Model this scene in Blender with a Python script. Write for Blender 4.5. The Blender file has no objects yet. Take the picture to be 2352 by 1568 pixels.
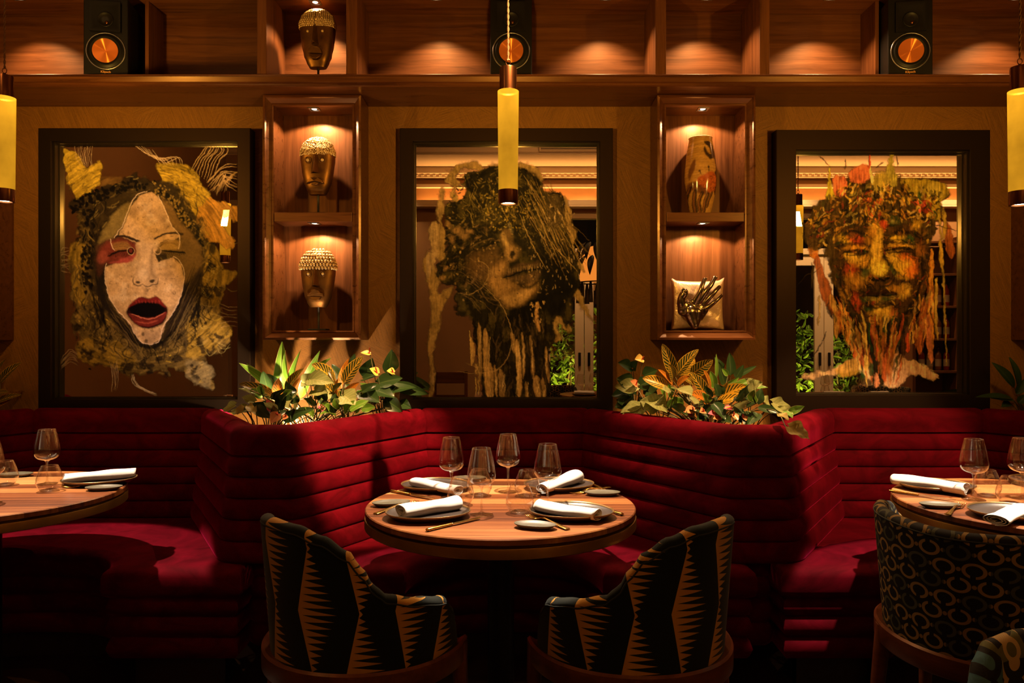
import bpy, bmesh, math, random
import numpy as np
from mathutils import Vector, Matrix, Euler
PI = math.pi
S = bpy.context.scene
COL = S.collection
F = 1690.0          # focal length in pixels of the 2352 px wide frame
CZ = 1.31           # eye height
ZT = 0.76           # table tops
YW = 3.75           # plane of the wall with the mirrors

def PX(px, py, d):
    return Vector(((px - 1176) / F * d, d, CZ - (py - 784) / F * d))

def TB(px, py, z=ZT):
    return PX(px, py, (CZ - z) * F / (py - 784))

def lin(c):
    return tuple(((v / 255.0) / 12.92 if v / 255.0 <= 0.04045 else ((v / 255.0 + 0.055) / 1.055) ** 2.4) for v in c)

# ---------------------------------------------------------------- objects
def props(o, label=None, cat=None, group=None, kind=None):
    if label: o['label'] = label
    if cat: o['category'] = cat
    if group: o['group'] = group
    if kind: o['kind'] = kind
    return o

def thing(name, loc, label, cat, group=None, rz=0.0):
    o = bpy.data.objects.new(name, None)
    o.empty_display_size = 0.05
    COL.objects.link(o)
    o.location = loc
    o.rotation_euler = (0, 0, rz)
    return props(o, label, cat, group)

def copy_tree(o, parent=None):
    c = o.copy()
    COL.objects.link(c)
    if parent is not None:
        c.parent = parent
    for ch in list(o.children):
        copy_tree(ch, c)
    return c

def dup(o, loc, rz, label, group=None):
    c = copy_tree(o)
    c.location = loc
    c.rotation_euler = (0, 0, rz)
    c['label'] = label
    if group: c['group'] = group
    return c

class MB:
    """collects shapes and links them as one mesh object"""
    def __init__(self, xf=None):
        self.v, self.f, self.uv, self.mi = [], [], {}, []
        self.xf = xf if xf is not None else Matrix.Identity(4)
        self.m = 0
    def vert(self, p, uv=None):
        self.v.append(tuple(self.xf @ Vector(p)))
        if uv is not None: self.uv[len(self.v) - 1] = uv
        return len(self.v) - 1
    def face(self, ids):
        self.f.append(tuple(ids)); self.mi.append(self.m)
    def box(self, lo, hi):
        x0, y0, z0 = lo; x1, y1, z1 = hi
        i = [self.vert(p) for p in ((x0,y0,z0),(x1,y0,z0),(x1,y1,z0),(x0,y1,z0),(x0,y0,z1),(x1,y0,z1),(x1,y1,z1),(x0,y1,z1))]
        for q in ((0,3,2,1),(4,5,6,7),(0,1,5,4),(1,2,6,5),(2,3,7,6),(3,0,4,7)):
            self.face([i[k] for k in q])
        return self
    def grid(self, rows, cu=False, cv=False, uv=None, cap0=False, cap1=False, flip=False):
        ids = [[self.vert(p, uv[a][b] if uv else None) for b, p in enumerate(r)] for a, r in enumerate(rows)]
        n, m = len(ids), len(ids[0])
        for a in range(n if cu else n - 1):
            for b in range(m if cv else m - 1):
                q = [ids[a][b], ids[(a+1) % n][b], ids[(a+1) % n][(b+1) % m], ids[a][(b+1) % m]]
                self.face(q[::-1] if flip else q)
        if cap0: self.face(ids[0] if flip else ids[0][::-1])
        if cap1: self.face(ids[-1][::-1] if flip else ids[-1])
        return ids
    def lathe(self, prof, n=40, c=(0,0,0), rfun=None, ang=(0, 2*PI)):
        full = abs(ang[1]-ang[0]-2*PI) < 1e-6
        rows = []
        for k in range(n if full else n + 1):
            t = ang[0] + (ang[1]-ang[0]) * k / n
            g = rfun(t) if rfun else 1.0
            rows.append([(c[0]+r*g*math.cos(t), c[1]+r*g*math.sin(t), c[2]+z) for r, z in prof])
        self.grid(rows, cu=full)
        return self
    def tube(self, pts, rad, n=10, caps=True, closed=False, sq=None):
        pts = [Vector(p) for p in pts]
        if not isinstance(rad, (list, tuple)): rad = [rad] * len(pts)
        rows, prev = [], None
        L = len(pts)
        for i, p in enumerate(pts):
            a = pts[(i-1) % L] if closed else pts[max(i-1, 0)]
            b = pts[(i+1) % L] if closed else pts[min(i+1, L-1)]
            t = (b - a).normalized()
            if prev is None:
                u = t.orthogonal().normalized()
            else:
                u = prev - t * prev.dot(t)
                u = u.normalized() if u.length > 1e-6 else t.orthogonal().normalized()
            prev = u
            w = t.cross(u)
            rows.append([p + (u*math.cos(2*PI*k/n) + w*math.sin(2*PI*k/n)) * rad[i] for k in range(n)])
        self.grid(rows, cu=closed, cv=True, cap0=caps and not closed, cap1=caps and not closed, flip=True)
        return self
    def ell(self, c, r, rot=None, nu=14, nv=9):
        R = rot.to_matrix().to_4x4() if isinstance(rot, Euler) else (rot if rot is not None else Matrix.Identity(4))
        rows = []
        for a in range(nv + 1):
            ph = -PI/2 + PI * a / nv
            cph = max(math.cos(ph), 1e-3)
            rows.append([Vector(c) + (R @ Vector((r[0]*cph*math.cos(2*PI*k/nu), r[1]*cph*math.sin(2*PI*k/nu), r[2]*math.sin(ph)))) for k in range(nu)])
        self.grid(rows, cv=True, cap0=True, cap1=True, flip=True)
        return self
    def prism(self, poly, z0, z1):
        n = len(poly)
        a = [self.vert((x, y, z0)) for x, y in poly]
        b = [self.vert((x, y, z1)) for x, y in poly]
        for k in range(n):
            self.face((a[k], a[(k+1) % n], b[(k+1) % n], b[k]))
        self.face(a[::-1]); self.face(b)
        return self
    def loft(self, poly, levels):
        """poly counter-clockwise; levels = [(inset, z)]; capped top and bottom"""
        n = len(poly)
        P = [Vector((x, y)) for x, y in poly]
        nor = []
        for k in range(n):
            e1 = (P[k] - P[k-1]).normalized(); e2 = (P[(k+1) % n] - P[k]).normalized()
            n1 = Vector((-e1.y, e1.x)); n2 = Vector((-e2.y, e2.x))
            b = n1 + n2
            b = b.normalized() if b.length > 1e-5 else n1
            nor.append(b / max(0.5, b.dot(n1)))
        rows = [[(P[k].x + nor[k].x*i, P[k].y + nor[k].y*i, z) for k in range(n)] for i, z in levels]
        self.grid(rows, cv=True, cap0=True, cap1=True, flip=True)
        return self
    def frame(self, x0, x1, z0, z1, prof):
        """mitred frame facing -y; prof = [(inset, y)] from the outside to the inside"""
        rows = [[(x0+i, y, z0+i), (x1-i, y, z0+i), (x1-i, y, z1-i), (x0+i, y, z1-i)] for i, y in prof]
        self.grid(rows, cv=True)
        return self
    def build(self, name, mat, parent=None, smooth=True, bevel=0, sub=0, seg=2, label=None, org=None, auto=None, solid=0):
        me = bpy.data.meshes.new(name)
        vs = self.v
        if org is not None:
            ox, oy, oz = org
            vs = [(x-ox, y-oy, z-oz) for x, y, z in vs]
        me.from_pydata(vs, [], self.f)
        for mt in (mat if isinstance(mat, (list, tuple)) else [mat]):
            me.materials.append(mt)
        if isinstance(mat, (list, tuple)):
            me.polygons.foreach_set('material_index', self.mi)
        if self.uv:
            L = me.uv_layers.new(name='UVMap')
            for lp in me.loops:
                L.data[lp.index].uv = self.uv.get(lp.vertex_index, (0, 0))
        me.polygons.foreach_set('use_smooth', [smooth] * len(me.polygons))
        me.update()
        o = bpy.data.objects.new(name, me)
        COL.objects.link(o)
        if org is not None and parent is None:
            o.location = org
        if parent is not None: o.parent = parent
        if solid:
            md = o.modifiers.new('solid', 'SOLIDIFY'); md.thickness = solid; md.offset = 0
        if bevel:
            md = o.modifiers.new('bevel', 'BEVEL'); md.width = bevel; md.segments = seg; md.limit_method = 'ANGLE'; md.angle_limit = math.radians(35)
            md.harden_normals = False
        if sub:
            md = o.modifiers.new('sub', 'SUBSURF'); md.levels = sub; md.render_levels = sub
        if smooth and auto is not None:
            try:
                me.set_sharp_from_angle(angle=math.radians(auto))
            except Exception:
                pass
        if label: o['label'] = label
        return o

def bx(lo, hi, name, mat, parent=None, bevel=0.003, org=None, label=None):
    return MB().box(lo, hi).build(name, mat, parent, smooth=False, bevel=bevel, org=org, label=label)

def struct(o):
    o['kind'] = 'structure'
    return o

def smoothstep(a, b, x):
    t = min(1, max(0, (x - a) / (b - a)))
    return t * t * (3 - 2 * t)

def interp(tab, x):
    if x <= tab[0][0]: return tab[0][1]
    for (a, va), (b, vb) in zip(tab, tab[1:]):
        if x <= b:
            return va + (vb - va) * smoothstep(0, 1, (x - a) / (b - a)) if True else 0
    return tab[-1][1]

def lerp(a, b, t): return a + (b - a) * t

def catmull(pts, n=8):
    pts = [Vector(p) for p in pts]
    out = []
    for i in range(len(pts) - 1):
        p0 = pts[max(i-1, 0)]; p1 = pts[i]; p2 = pts[i+1]; p3 = pts[min(i+2, len(pts)-1)]
        for k in range(n):
            t = k / n
            out.append(0.5*((2*p1) + (p2-p0)*t + (2*p0-5*p1+4*p2-p3)*t*t + (3*p1-p0-3*p2+p3)*t**3))
    out.append(pts[-1])
    return out

# ---------------------------------------------------------------- materials
def newmat(name):
    m = bpy.data.materials.new(name)
    m.use_nodes = True
    nt = m.node_tree
    nt.nodes.clear()
    out = nt.nodes.new('ShaderNodeOutputMaterial')
    return m, nt, out

def nd(nt, typ, ins=None, **pr):
    n = nt.nodes.new(typ)
    for k, v in pr.items():
        setattr(n, k, v)
    for k, v in (ins or {}).items():
        s = n.inputs[k]
        if isinstance(v, bpy.types.NodeSocket):
            nt.links.new(v, s)
        elif isinstance(v, bpy.types.Node):
            nt.links.new(v.outputs[0], s)
        else:
            s.default_value = v
    return n

def mth(nt, op, a, b=None, c=None, clamp=False):
    ins = {0: a}
    if b is not None: ins[1] = b
    if c is not None: ins[2] = c
    n = nd(nt, 'ShaderNodeMath', ins, operation=op)
    n.use_clamp = clamp
    return n.outputs[0]

def c4(c): return (c[0], c[1], c[2], 1.0)

def ramp(nt, fac, stops, interp_='LINEAR'):
    n = nd(nt, 'ShaderNodeValToRGB', {0: fac})
    cr = n.color_ramp
    cr.interpolation = interp_
    while len(cr.elements) < len(stops): cr.elements.new(0.5)
    for e, (p, c) in zip(cr.elements, stops):
        e.position = p; e.color = c4(c)
    return n.outputs[0]

def mixc(nt, fac, a, b, mode='MIX'):
    n = nd(nt, 'ShaderNodeMix', data_type='RGBA', blend_type=mode)
    for sock, v in ((n.inputs[0], fac), (n.inputs[6], a), (n.inputs[7], b)):
        if isinstance(v, bpy.types.NodeSocket): nt.links.new(v, sock)
        elif isinstance(v, (int, float)): sock.default_value = v
        else: sock.default_value = c4(v)
    return n.outputs[2]

def coords(nt, scale=(1,1,1), rot=(0,0,0), kind='Object'):
    t = nd(nt, 'ShaderNodeTexCoord')
    return nd(nt, 'ShaderNodeMapping', {0: t.outputs[kind], 'Rotation': rot, 'Scale': scale}).outputs[0]

def noise(nt, vec, scale=5, detail=4, rough=0.55, dist=0.0):
    return nd(nt, 'ShaderNodeTexNoise', {'Vector': vec, 'Scale': scale, 'Detail': detail, 'Roughness': rough, 'Distortion': dist}).outputs[0]

def principled(nt, out, color, rough=0.5, metal=0.0, bump=None, bstr=0.3, bdist=0.002, spec=0.5, **kw):
    p = nd(nt, 'ShaderNodeBsdfPrincipled', {'Metallic': metal, 'Specular IOR Level': spec})
    for k, v in (('Base Color', color), ('Roughness', rough)):
        if isinstance(v, bpy.types.NodeSocket): nt.links.new(v, p.inputs[k])
        else: p.inputs[k].default_value = c4(v) if k == 'Base Color' else v
    for k, v in kw.items():
        k = k.replace('_', ' ')
        if isinstance(v, bpy.types.NodeSocket): nt.links.new(v, p.inputs[k])
        else: p.inputs[k].default_value = v
    if bump is not None:
        b = nd(nt, 'ShaderNodeBump', {'Height': bump, 'Strength': bstr, 'Distance': bdist})
        nt.links.new(b.outputs[0], p.inputs['Normal'])
    nt.links.new(p.outputs[0], out.inputs[0])
    return p

def plain(name, col, rough=0.5, metal=0.0, nz=0.15, nscale=30, spec=0.5, bstr=0.0, bscale=200, **kw):
    m, nt, out = newmat(name)
    v = coords(nt)
    n = noise(nt, v, nscale, 4)
    c = mixc(nt, mth(nt, 'MULTIPLY', n, nz), col, tuple(x * 0.35 for x in col))
    b = noise(nt, v, bscale, 3) if bstr else None
    principled(nt, out, c, rough, metal, bump=b, bstr=bstr, spec=spec, **kw)
    return m

def wood(name, dark, light, grain='x', rough=0.42, across=38, bstr=0.12, spec=0.45, rscale=1.0, coat=0.0):
    m, nt, out = newmat(name)
    sc = {'x': (1.6, across, across), 'y': (across, 1.6, across), 'z': (across, across, 1.6)}[grain]
    sc = tuple(s * rscale for s in sc)
    v = coords(nt, sc)
    w = noise(nt, coords(nt, (1.3, 1.3, 1.3)), 2.0, 2)
    v2 = nd(nt, 'ShaderNodeVectorMath', {0: v, 1: w}, operation='ADD').outputs[0]
    a = noise(nt, v2, 1.0, 6, 0.62, 0.6)
    fine = noise(nt, coords(nt, tuple(s * 5 for s in sc)), 1.0, 3, 0.6)
    c = ramp(nt, a, [(0.28, dark), (0.5, tuple(lerp(x, y, 0.55) for x, y in zip(dark, light))), (0.72, light)])
    c = mixc(nt, mth(nt, 'MULTIPLY', fine, 0.55), c, tuple(x * 0.4 for x in dark))
    rr = mth(nt, 'MULTIPLY_ADD', a, 0.2, rough - 0.1)
    principled(nt, out, c, rr, 0, bump=fine, bstr=bstr, bdist=0.001, spec=spec, Coat_Weight=coat, Specular_Tint=(1.0, 0.66, 0.40, 1))
    return m

def emit(name, col, strength):
    m, nt, out = newmat(name)
    e = nd(nt, 'ShaderNodeEmission', {0: c4(col), 1: strength})
    nt.links.new(e.outputs[0], out.inputs[0])
    return m

def thin_glass(name, tint=(0.97, 0.95, 0.92), base=0.085):
    """thin clear glass: what is not mirrored by its Fresnel skin passes straight through"""
    m, nt, out = newmat(name)
    lw = nd(nt, 'ShaderNodeLayerWeight', {0: 0.5})
    f = mth(nt, 'POWER', lw.outputs[1], 2.6)
    f = mth(nt, 'MULTIPLY_ADD', f, 0.9, base, clamp=True)
    t = nd(nt, 'ShaderNodeBsdfTransparent', {0: c4(tint)})
    g = nd(nt, 'ShaderNodeBsdfGlossy', {0: (1, 1, 1, 1), 1: 0.02})
    mx = nd(nt, 'ShaderNodeMixShader', {0: f, 1: t.outputs[0], 2: g.outputs[0]})
    nt.links.new(mx.outputs[0], out.inputs[0])
    return m

M = {}
M['wood_x'] = wood('walnut_horizontal', (0.052, 0.0165, 0.0052), (0.185, 0.066, 0.021), 'x')
M['wood_z'] = wood('walnut_vertical', (0.052, 0.0165, 0.0052), (0.185, 0.066, 0.021), 'z')
M['wood_edge'] = wood('walnut_edge', (0.045, 0.0135, 0.0036), (0.135, 0.046, 0.0125), 'x', rough=0.3, spec=0.7)
M['wood_chair'] = wood('chair_walnut', (0.07, 0.019, 0.007), (0.19, 0.056, 0.021), 'x', rough=0.35, across=26)
M['black_frame'] = plain('black_stained_frame', (0.0075, 0.0055, 0.0042), 0.5, nz=0.5, nscale=60, spec=0.22, Specular_Tint=(1.0, 0.55, 0.30, 1))
M['frame_edge'] = plain('dark_bronze_slip', (0.030, 0.021, 0.010), 0.28, metal=0.6, nz=0.3)
M['brass'] = plain('aged_brass', (0.36, 0.185, 0.040), 0.38, metal=0.85, nz=0.6, nscale=18)
M['gold'] = plain('gold_cutlery', (0.62, 0.36, 0.09), 0.24, metal=1.0, nz=0.4, nscale=25)
M['copper'] = plain('antique_copper', (0.30, 0.12, 0.045), 0.26, metal=1.0, nz=0.8, nscale=14)
M['glass'] = thin_glass('clear_glass', base=0.11)
M['glass_base'] = thin_glass('thick_glass_base', base=0.30)
M['black'] = plain('black_satin', (0.006, 0.0055, 0.005), 0.45, spec=0.2)
M['black_metal'] = plain('black_metal', (0.012, 0.011, 0.010), 0.4, metal=0.5)
M['dark_base'] = plain('dark_plinth', (0.012, 0.005, 0.004), 0.6)
M['linen'] = plain('white_linen', (0.66, 0.63, 0.60), 0.85, nz=0.12, nscale=90, bstr=0.25, bscale=700)
M['plate'] = plain('taupe_stoneware', (0.044, 0.030, 0.025), 0.4, nz=0.9, nscale=160, bstr=0.1, bscale=300)
M['plate_rim'] = plain('bronze_glaze_rim', (0.26, 0.145, 0.05), 0.3, metal=0.6, nz=0.6, nscale=40)
M['dish'] = plain('grey_green_stoneware', (0.095, 0.080, 0.048), 0.45, nz=0.8, nscale=120, bstr=0.1, bscale=300)
M['cord'] = plain('twisted_cord', (0.22, 0.10, 0.03), 0.8)

def m_velvet():
    m, nt, out = newmat('crimson_velvet')
    v = coords(nt)
    n = noise(nt, coords(nt, (1.4, 1.4, 2.2)), 4.0, 6, 0.65, 1.2)
    f = noise(nt, v, 260, 2)
    c = ramp(nt, n, [(0.3, (0.040, 0.0004, 0.0022)), (0.7, (0.110, 0.0011, 0.0068))])
    principled(nt, out, c, 0.82, 0, bump=f, bstr=0.25, bdist=0.001, spec=0.04, Sheen_Weight=0.28, Sheen_Roughness=0.3, Sheen_Tint=(0.9, 0.02, 0.14, 1))
    return m
M['velvet'] = m_velvet()

def m_wall():
    m, nt, out = newmat('brushed_plaster_wallpaper')
    # brush strokes sweeping in changing directions
    v = coords(nt)
    st = None
    for k, (a, sd) in enumerate(((0.35, 0.0), (1.15, 3.1), (-0.5, 7.7), (-1.2, 11.3))):
        vr = nd(nt, 'ShaderNodeVectorRotate', {'Vector': v, 'Angle': a}, rotation_type='Y_AXIS')
        warp = nd(nt, 'ShaderNodeVectorMath', {0: vr.outputs[0], 1: nd(nt, 'ShaderNodeVectorMath', {0: nd(nt, 'ShaderNodeTexNoise', {'Vector': v, 'Scale': 3.0, 'Detail': 2.0}).outputs[1], 'Scale': 0.05}, operation='SCALE').outputs[0]}, operation='ADD').outputs[0]
        s_ = noise(nt, nd(nt, 'ShaderNodeMapping', {0: warp, 'Location': (sd, 0, sd), 'Scale': (11, 20, 210)}).outputs[0], 1.0, 3, 0.6)
        if st is None: st = s_
        else:
            msk = noise(nt, nd(nt, 'ShaderNodeMapping', {0: v, 'Location': (sd, sd, 0)}).outputs[0], 3.2, 2)
            f = mth(nt, 'MULTIPLY', mth(nt, 'SUBTRACT', msk, 0.47), 14.0, clamp=True)
            st = mth(nt, 'ADD', mth(nt, 'MULTIPLY', st, mth(nt, 'SUBTRACT', 1.0, f)), mth(nt, 'MULTIPLY', s_, f))
    gr = noise(nt, v, 190, 3, 0.7)
    h = mth(nt, 'ADD', mth(nt, 'MULTIPLY', st, 0.9), mth(nt, 'MULTIPLY', gr, 0.5))
    c = ramp(nt, h, [(0.35, (0.100, 0.040, 0.0045)), (0.95, (0.235, 0.102, 0.013))])
    principled(nt, out, c, 0.62, 0, bump=h, bstr=0.55, bdist=0.004, spec=0.3)
    return m
M['wall'] = m_wall()
M['wall_plain'] = plain('warm_brown_wall', (0.30, 0.155, 0.058), 0.7, nz=0.25, nscale=8, bstr=0.2, bscale=120)
M['ceiling'] = plain('cream_ceiling', (0.72, 0.60, 0.45), 0.9, nz=0.06)
M['cream'] = plain('cream_paint', (0.62, 0.50, 0.34), 0.55, nz=0.08)

def m_floor():
    m, nt, out = newmat('dark_floorboards')
    v = coords(nt, (1, 1, 1))
    b = nd(nt, 'ShaderNodeTexBrick', {'Vector': v, 'Color1': (0.030, 0.014, 0.008, 1), 'Color2': (0.045, 0.022, 0.012, 1), 'Mortar': (0.006, 0.004, 0.003, 1), 'Scale': 1.0, 'Mortar Size': 0.004, 'Brick Width': 1.4, 'Row Height': 0.16})
    n = noise(nt, coords(nt, (2, 40, 2)), 1, 4)
    c = mixc(nt, mth(nt, 'MULTIPLY', n, 0.6), b.outputs[0], (0.012, 0.006, 0.004))
    principled(nt, out, c, 0.4, 0, spec=0.4)
    return m
M['floor'] = m_floor()

def m_mirror():
    m, nt, out = newmat('bronze_mirror')
    g = nd(nt, 'ShaderNodeBsdfGlossy', {0: (0.80, 0.68, 0.52, 1), 1: 0.0})
    d = nd(nt, 'ShaderNodeBsdfDiffuse', {0: (0.05, 0.035, 0.02, 1)})
    mx = nd(nt, 'ShaderNodeMixShader', {0: 0.06, 1: g.outputs[0], 2: d.outputs[0]})
    nt.links.new(mx.outputs[0], out.inputs[0])
    return m
M['mirror'] = m_mirror()

def m_table():
    m, nt, out = newmat('striped_walnut_tabletop')
    # staves glued side by side: each its own tone, with streaks along x
    t = nd(nt, 'ShaderNodeTexCoord')
    wob = noise(nt, coords(nt, (1.2, 3, 1)), 1.0, 3)
    sp = nd(nt, 'ShaderNodeSeparateXYZ', {0: t.outputs['Object']})
    yy = mth(nt, 'ADD', sp.outputs[1], mth(nt, 'MULTIPLY', wob, 0.05))
    sid = mth(nt, 'FLOOR', mth(nt, 'MULTIPLY', sp.outputs[1], 12.5))
    sx = mth(nt, 'ADD', sp.outputs[0], mth(nt, 'MULTIPLY', sid, 3.7))
    tone = nd(nt, 'ShaderNodeTexWhiteNoise', {'W': sid}, noise_dimensions='1D').outputs[0]
    vec = nd(nt, 'ShaderNodeCombineXYZ', {0: mth(nt, 'MULTIPLY', sx, 1.5), 1: mth(nt, 'MULTIPLY', yy, 42.0), 2: mth(nt, 'MULTIPLY', sid, 1.3)}).outputs[0]
    a = noise(nt, vec, 1.0, 6, 0.62, 0.5)
    f = mth(nt, 'ADD', mth(nt, 'MULTIPLY', a, 0.85), mth(nt, 'MULTIPLY', tone, 0.60))
    c = ramp(nt, f, [(0.34, (0.045, 0.0105, 0.0027)), (0.55, (0.140, 0.039, 0.010)), (0.76, (0.25, 0.088, 0.024)), (0.95, (0.40, 0.180, 0.062))])
    principled(nt, out, c, 0.38, 0, bump=a, bstr=0.05, spec=0.4)
    return m
M['tabletop'] = m_table()
# ================================================================ the setting
XL, XR, YB, ZC = -3.62, 6.2, -1.9, 3.8
struct(bx((XL-0.2, YB-0.2, -0.1), (XR+0.2, YW+0.2, 0.0), 'floor', M['floor'], bevel=0))
struct(bx((XL-0.2, YB-0.2, ZC), (XR+0.2, YW+0.2, ZC+0.1), 'ceiling', M['ceiling'], bevel=0))
struct(bx((XL-0.2, YW, 0.0), (XR+0.2, YW+0.15, ZC), 'wall_back', M['wall'], bevel=0))
struct(bx((XL-0.15, YB, 0.0), (XL, YW, ZC), 'wall_left', M['wall_plain'], bevel=0))
struct(bx((XR, YB, 0.0), (XR+0.15, YW, ZC), 'wall_right', M['wall_plain'], bevel=0))
# wall behind the camera with two tall openings (seen in the mirrors)
mb = MB()
OPEN = [(0.30, 1.55), (3.30, 4.70)]
ZO = 2.95
xs = XL
for a, b in OPEN:
    mb.box((xs, YB-0.15, 0), (a, YB, ZC)); mb.box((a, YB-0.15, ZO), (b, YB, ZC)); xs = b
mb.box((xs, YB-0.15, 0), (XR, YB, ZC))
struct(mb.build('wall_front', M['wall_plain'], smooth=False))
# dropped ceiling border with dentils, cornice below it
mb = MB()
mb.box((XL, YB, 3.5), (XR, -1.2, ZC))
for k in range(3): mb.box((XL, -1.2, 3.5+0.018*k), (XR, -1.185-0.012*k+0.03, 3.51+0.018*k))
struct(mb.build('trim_1', M['ceiling'], smooth=False))
mb = MB()
mb.box((XL, YB, 3.26), (XR, YB+0.07, 3.30)); mb.box((XL, YB, 3.42), (XR, YB+0.16, 3.5)); mb.box((XL, YB, 3.38), (XR, YB+0.10, 3.42))
k = XL
while k < XR:
    mb.box((k, YB+0.09, 3.395), (k+0.035, YB+0.13, 3.42)); k += 0.075
struct(mb.build('trim_2', M['ceiling'], smooth=False))
# picture rail high on the far wall, its lip shaped to hide the added lights
mb = MB(); mb.box((XL, YB, 3.00), (XR, YB+0.15, 3.025)); mb.box((XL, YB+0.135, 3.025), (XR, YB+0.15, 3.085))
struct(mb.build('trim_3', M['cream'], smooth=False, bevel=0.004))

def french_window(n, x0, x1):
    root = thing('window_%d' % n, ((x0+x1)/2, YB-0.08, 0), None, None); root['kind'] = 'structure'
    org = tuple(root.location)
    mb = MB()
    for a, b in ((x0, x0+0.07), (x1-0.07, x1)): mb.box((a, YB-0.13, 0), (b, YB-0.02, ZO))
    mb.box((x0, YB-0.13, ZO-0.07), (x1, YB-0.02, ZO)); mb.box((x0, YB-0.13, 2.42), (x1, YB-0.03, 2.50))
    mb.build('window_frame', M['cream'], root, smooth=False, bevel=0.006, org=org)
    w = (x1 - x0 - 0.14) / 2
    for k in range(2):
        a = x0 + 0.07 + k*w
        mb = MB()
        mb.box((a+0.003, YB-0.10, 0.02), (a+0.12, YB-0.05, 2.41)); mb.box((a+w-0.12, YB-0.10, 0.02), (a+w-0.003, YB-0.05, 2.41))
        mb.box((a+0.12, YB-0.10, 0.02), (a+w-0.12, YB-0.05, 0.32)); mb.box((a+0.12, YB-0.10, 2.28), (a+w-0.12, YB-0.05, 2.41))
        leaf = mb.build('casement', M['cream'], root, smooth=False, bevel=0.006, org=org)
        bx((a+0.12, YB-0.078, 0.32), (a+w-0.12, YB-0.072, 2.28), 'pane', M['glass'], leaf, bevel=0, org=org)
        hx = a+w-0.06 if k == 0 else a+0.06
        bx((hx-0.017, YB-0.05, 1.0), (hx+0.017, YB-0.03, 1.17), 'handle', M['black_metal'], leaf, bevel=0.008, org=org)
    # louvred shutter folded against the right side
    mb = MB()
    mb.box((x1-0.06, YB-0.02, 0.05), (x1-0.02, YB+0.03, 2.7)); mb.box((x1+0.22, YB-0.02+0.02, 0.05), (x1+0.26, YB+0.03, 2.7))
    z = 0.12
    while z < 2.65:
        mb.box((x1-0.02, YB+0.004, z), (x1+0.22, YB+0.022, z+0.045)); z += 0.06
    mb.build('shutter', M['cream'], root, smooth=False, bevel=0.003, org=org)
french_window(1, *OPEN[0]); french_window(2, *OPEN[1])

# ceiling ventilation grille
root = thing('ventilation_grille', (0.72, -1.17, 3.6), 'slotted ventilation grille near the ceiling, reflected in the middle mirror', 'vent')
bx((0.34, -1.172, 3.545), (1.62, -1.166, 3.66), 'backing', M['black'], root, bevel=0, org=root.location)
mb = MB(); mb.frame(0.32, 1.64, 3.535, 3.67, [(0, -1.165), (0, -1.15), (0.018, -1.15), (0.018, -1.165)])
mb.build('frame', M['cream'], root, smooth=False, org=root.location)
for k in range(5):
    z = 3.56 + k*0.019
    bx((0.335, -1.166, z), (1.625, -1.156, z+0.009), 'slat', M['cream'], root, bevel=0, org=root.location)

# ================================================================ wall cabinet across the top
cab = thing('wall_cabinet', (0, YW, 2.5), 'long open walnut wall cabinet running across the top of the wall', 'cabinet')
org = cab.location
X0, X1 = -3.6, 3.6
prof = [(YW, 2.506), (3.455, 2.506), (3.447, 2.510), (3.447, 2.519), (3.436, 2.5225), (3.424, 2.543), (3.438, 2.547), (3.438, 2.557), (3.442, 2.56), (YW, 2.56)]
mb = MB(); mb.grid([[(X0, y, z) for y, z in prof], [(X1, y, z) for y, z in prof]], cv=True, cap0=True, cap1=True)
mb.build('shelf', M['wood_edge'], cab, smooth=False, org=org)
bx((X0, YW-0.012, 2.56), (X1, YW-0.001, 3.0), 'back_panel', M['wood_x'], cab, bevel=0, org=org)
bx((X0, 3.45, 2.968), (X1, YW-0.012, 3.03), 'panel', M['wood_x'], cab, bevel=0.002, org=org)
for a, b in ((-1.196, -1.151), (-0.778, -0.727), (0.672, 0.723), (1.162, 1.208)):
    bx((a, 3.45, 2.56), (b, YW-0.012, 2.968), 'divider', M['wood_z'], cab, bevel=0.002, org=org)
for s in (-1, 1):
    a, b = sorted((s*1.770, s*1.788))
    bx((a, 3.585, 2.56), (b, YW-0.012, 2.968), 'divider', M['wood_z'], cab, bevel=0.001, org=org)

# ================================================================ display niches on the wall
def niche(cx, label):
    root = thing('display_niche', (cx, YW, 1.318), label, 'niche', 'walnut display niches')
    org = root.location
    w = 0.237; x0, x1 = cx-w, cx+w; z0, z1 = 1.318, 2.502; yf = 3.56
    mb = MB()
    mb.frame(x0, x1, z0, z1, [(0, YW-0.001), (0, yf), (0.010, yf-0.004), (0.014, yf+0.004), (0.034, yf+0.022), (0.038, yf+0.018), (0.045, yf+0.018), (0.047, yf+0.03), (0.047, YW-0.012)])
    mb.build('frame', M['wood_edge'], root, smooth=False, org=org)
    i0, i1 = x0+0.047, x1-0.047
    bx((i0, YW-0.014, z0+0.04), (i1, YW-0.002, z1-0.04), 'back_panel', M['wood_z'], root, bevel=0, org=org)
    bx((i0+0.001, yf+0.02, 1.893), (i1-0.001, YW-0.014, 1.938), 'shelf', M['wood_x'], root, bevel=0.002, org=org)
    return root
NICHES = [(-0.968, 'walnut display niche holding two brass masks'), (0.941, 'walnut display niche holding a crab vase and a bronze hand'),
          (-2.775, 'walnut niche end at the left edge, behind the left pendant lamp'), (2.78, 'walnut niche end at the right edge, behind the right pendant lamp')]
for cx, lab in NICHES: niche(cx, lab)

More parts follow.
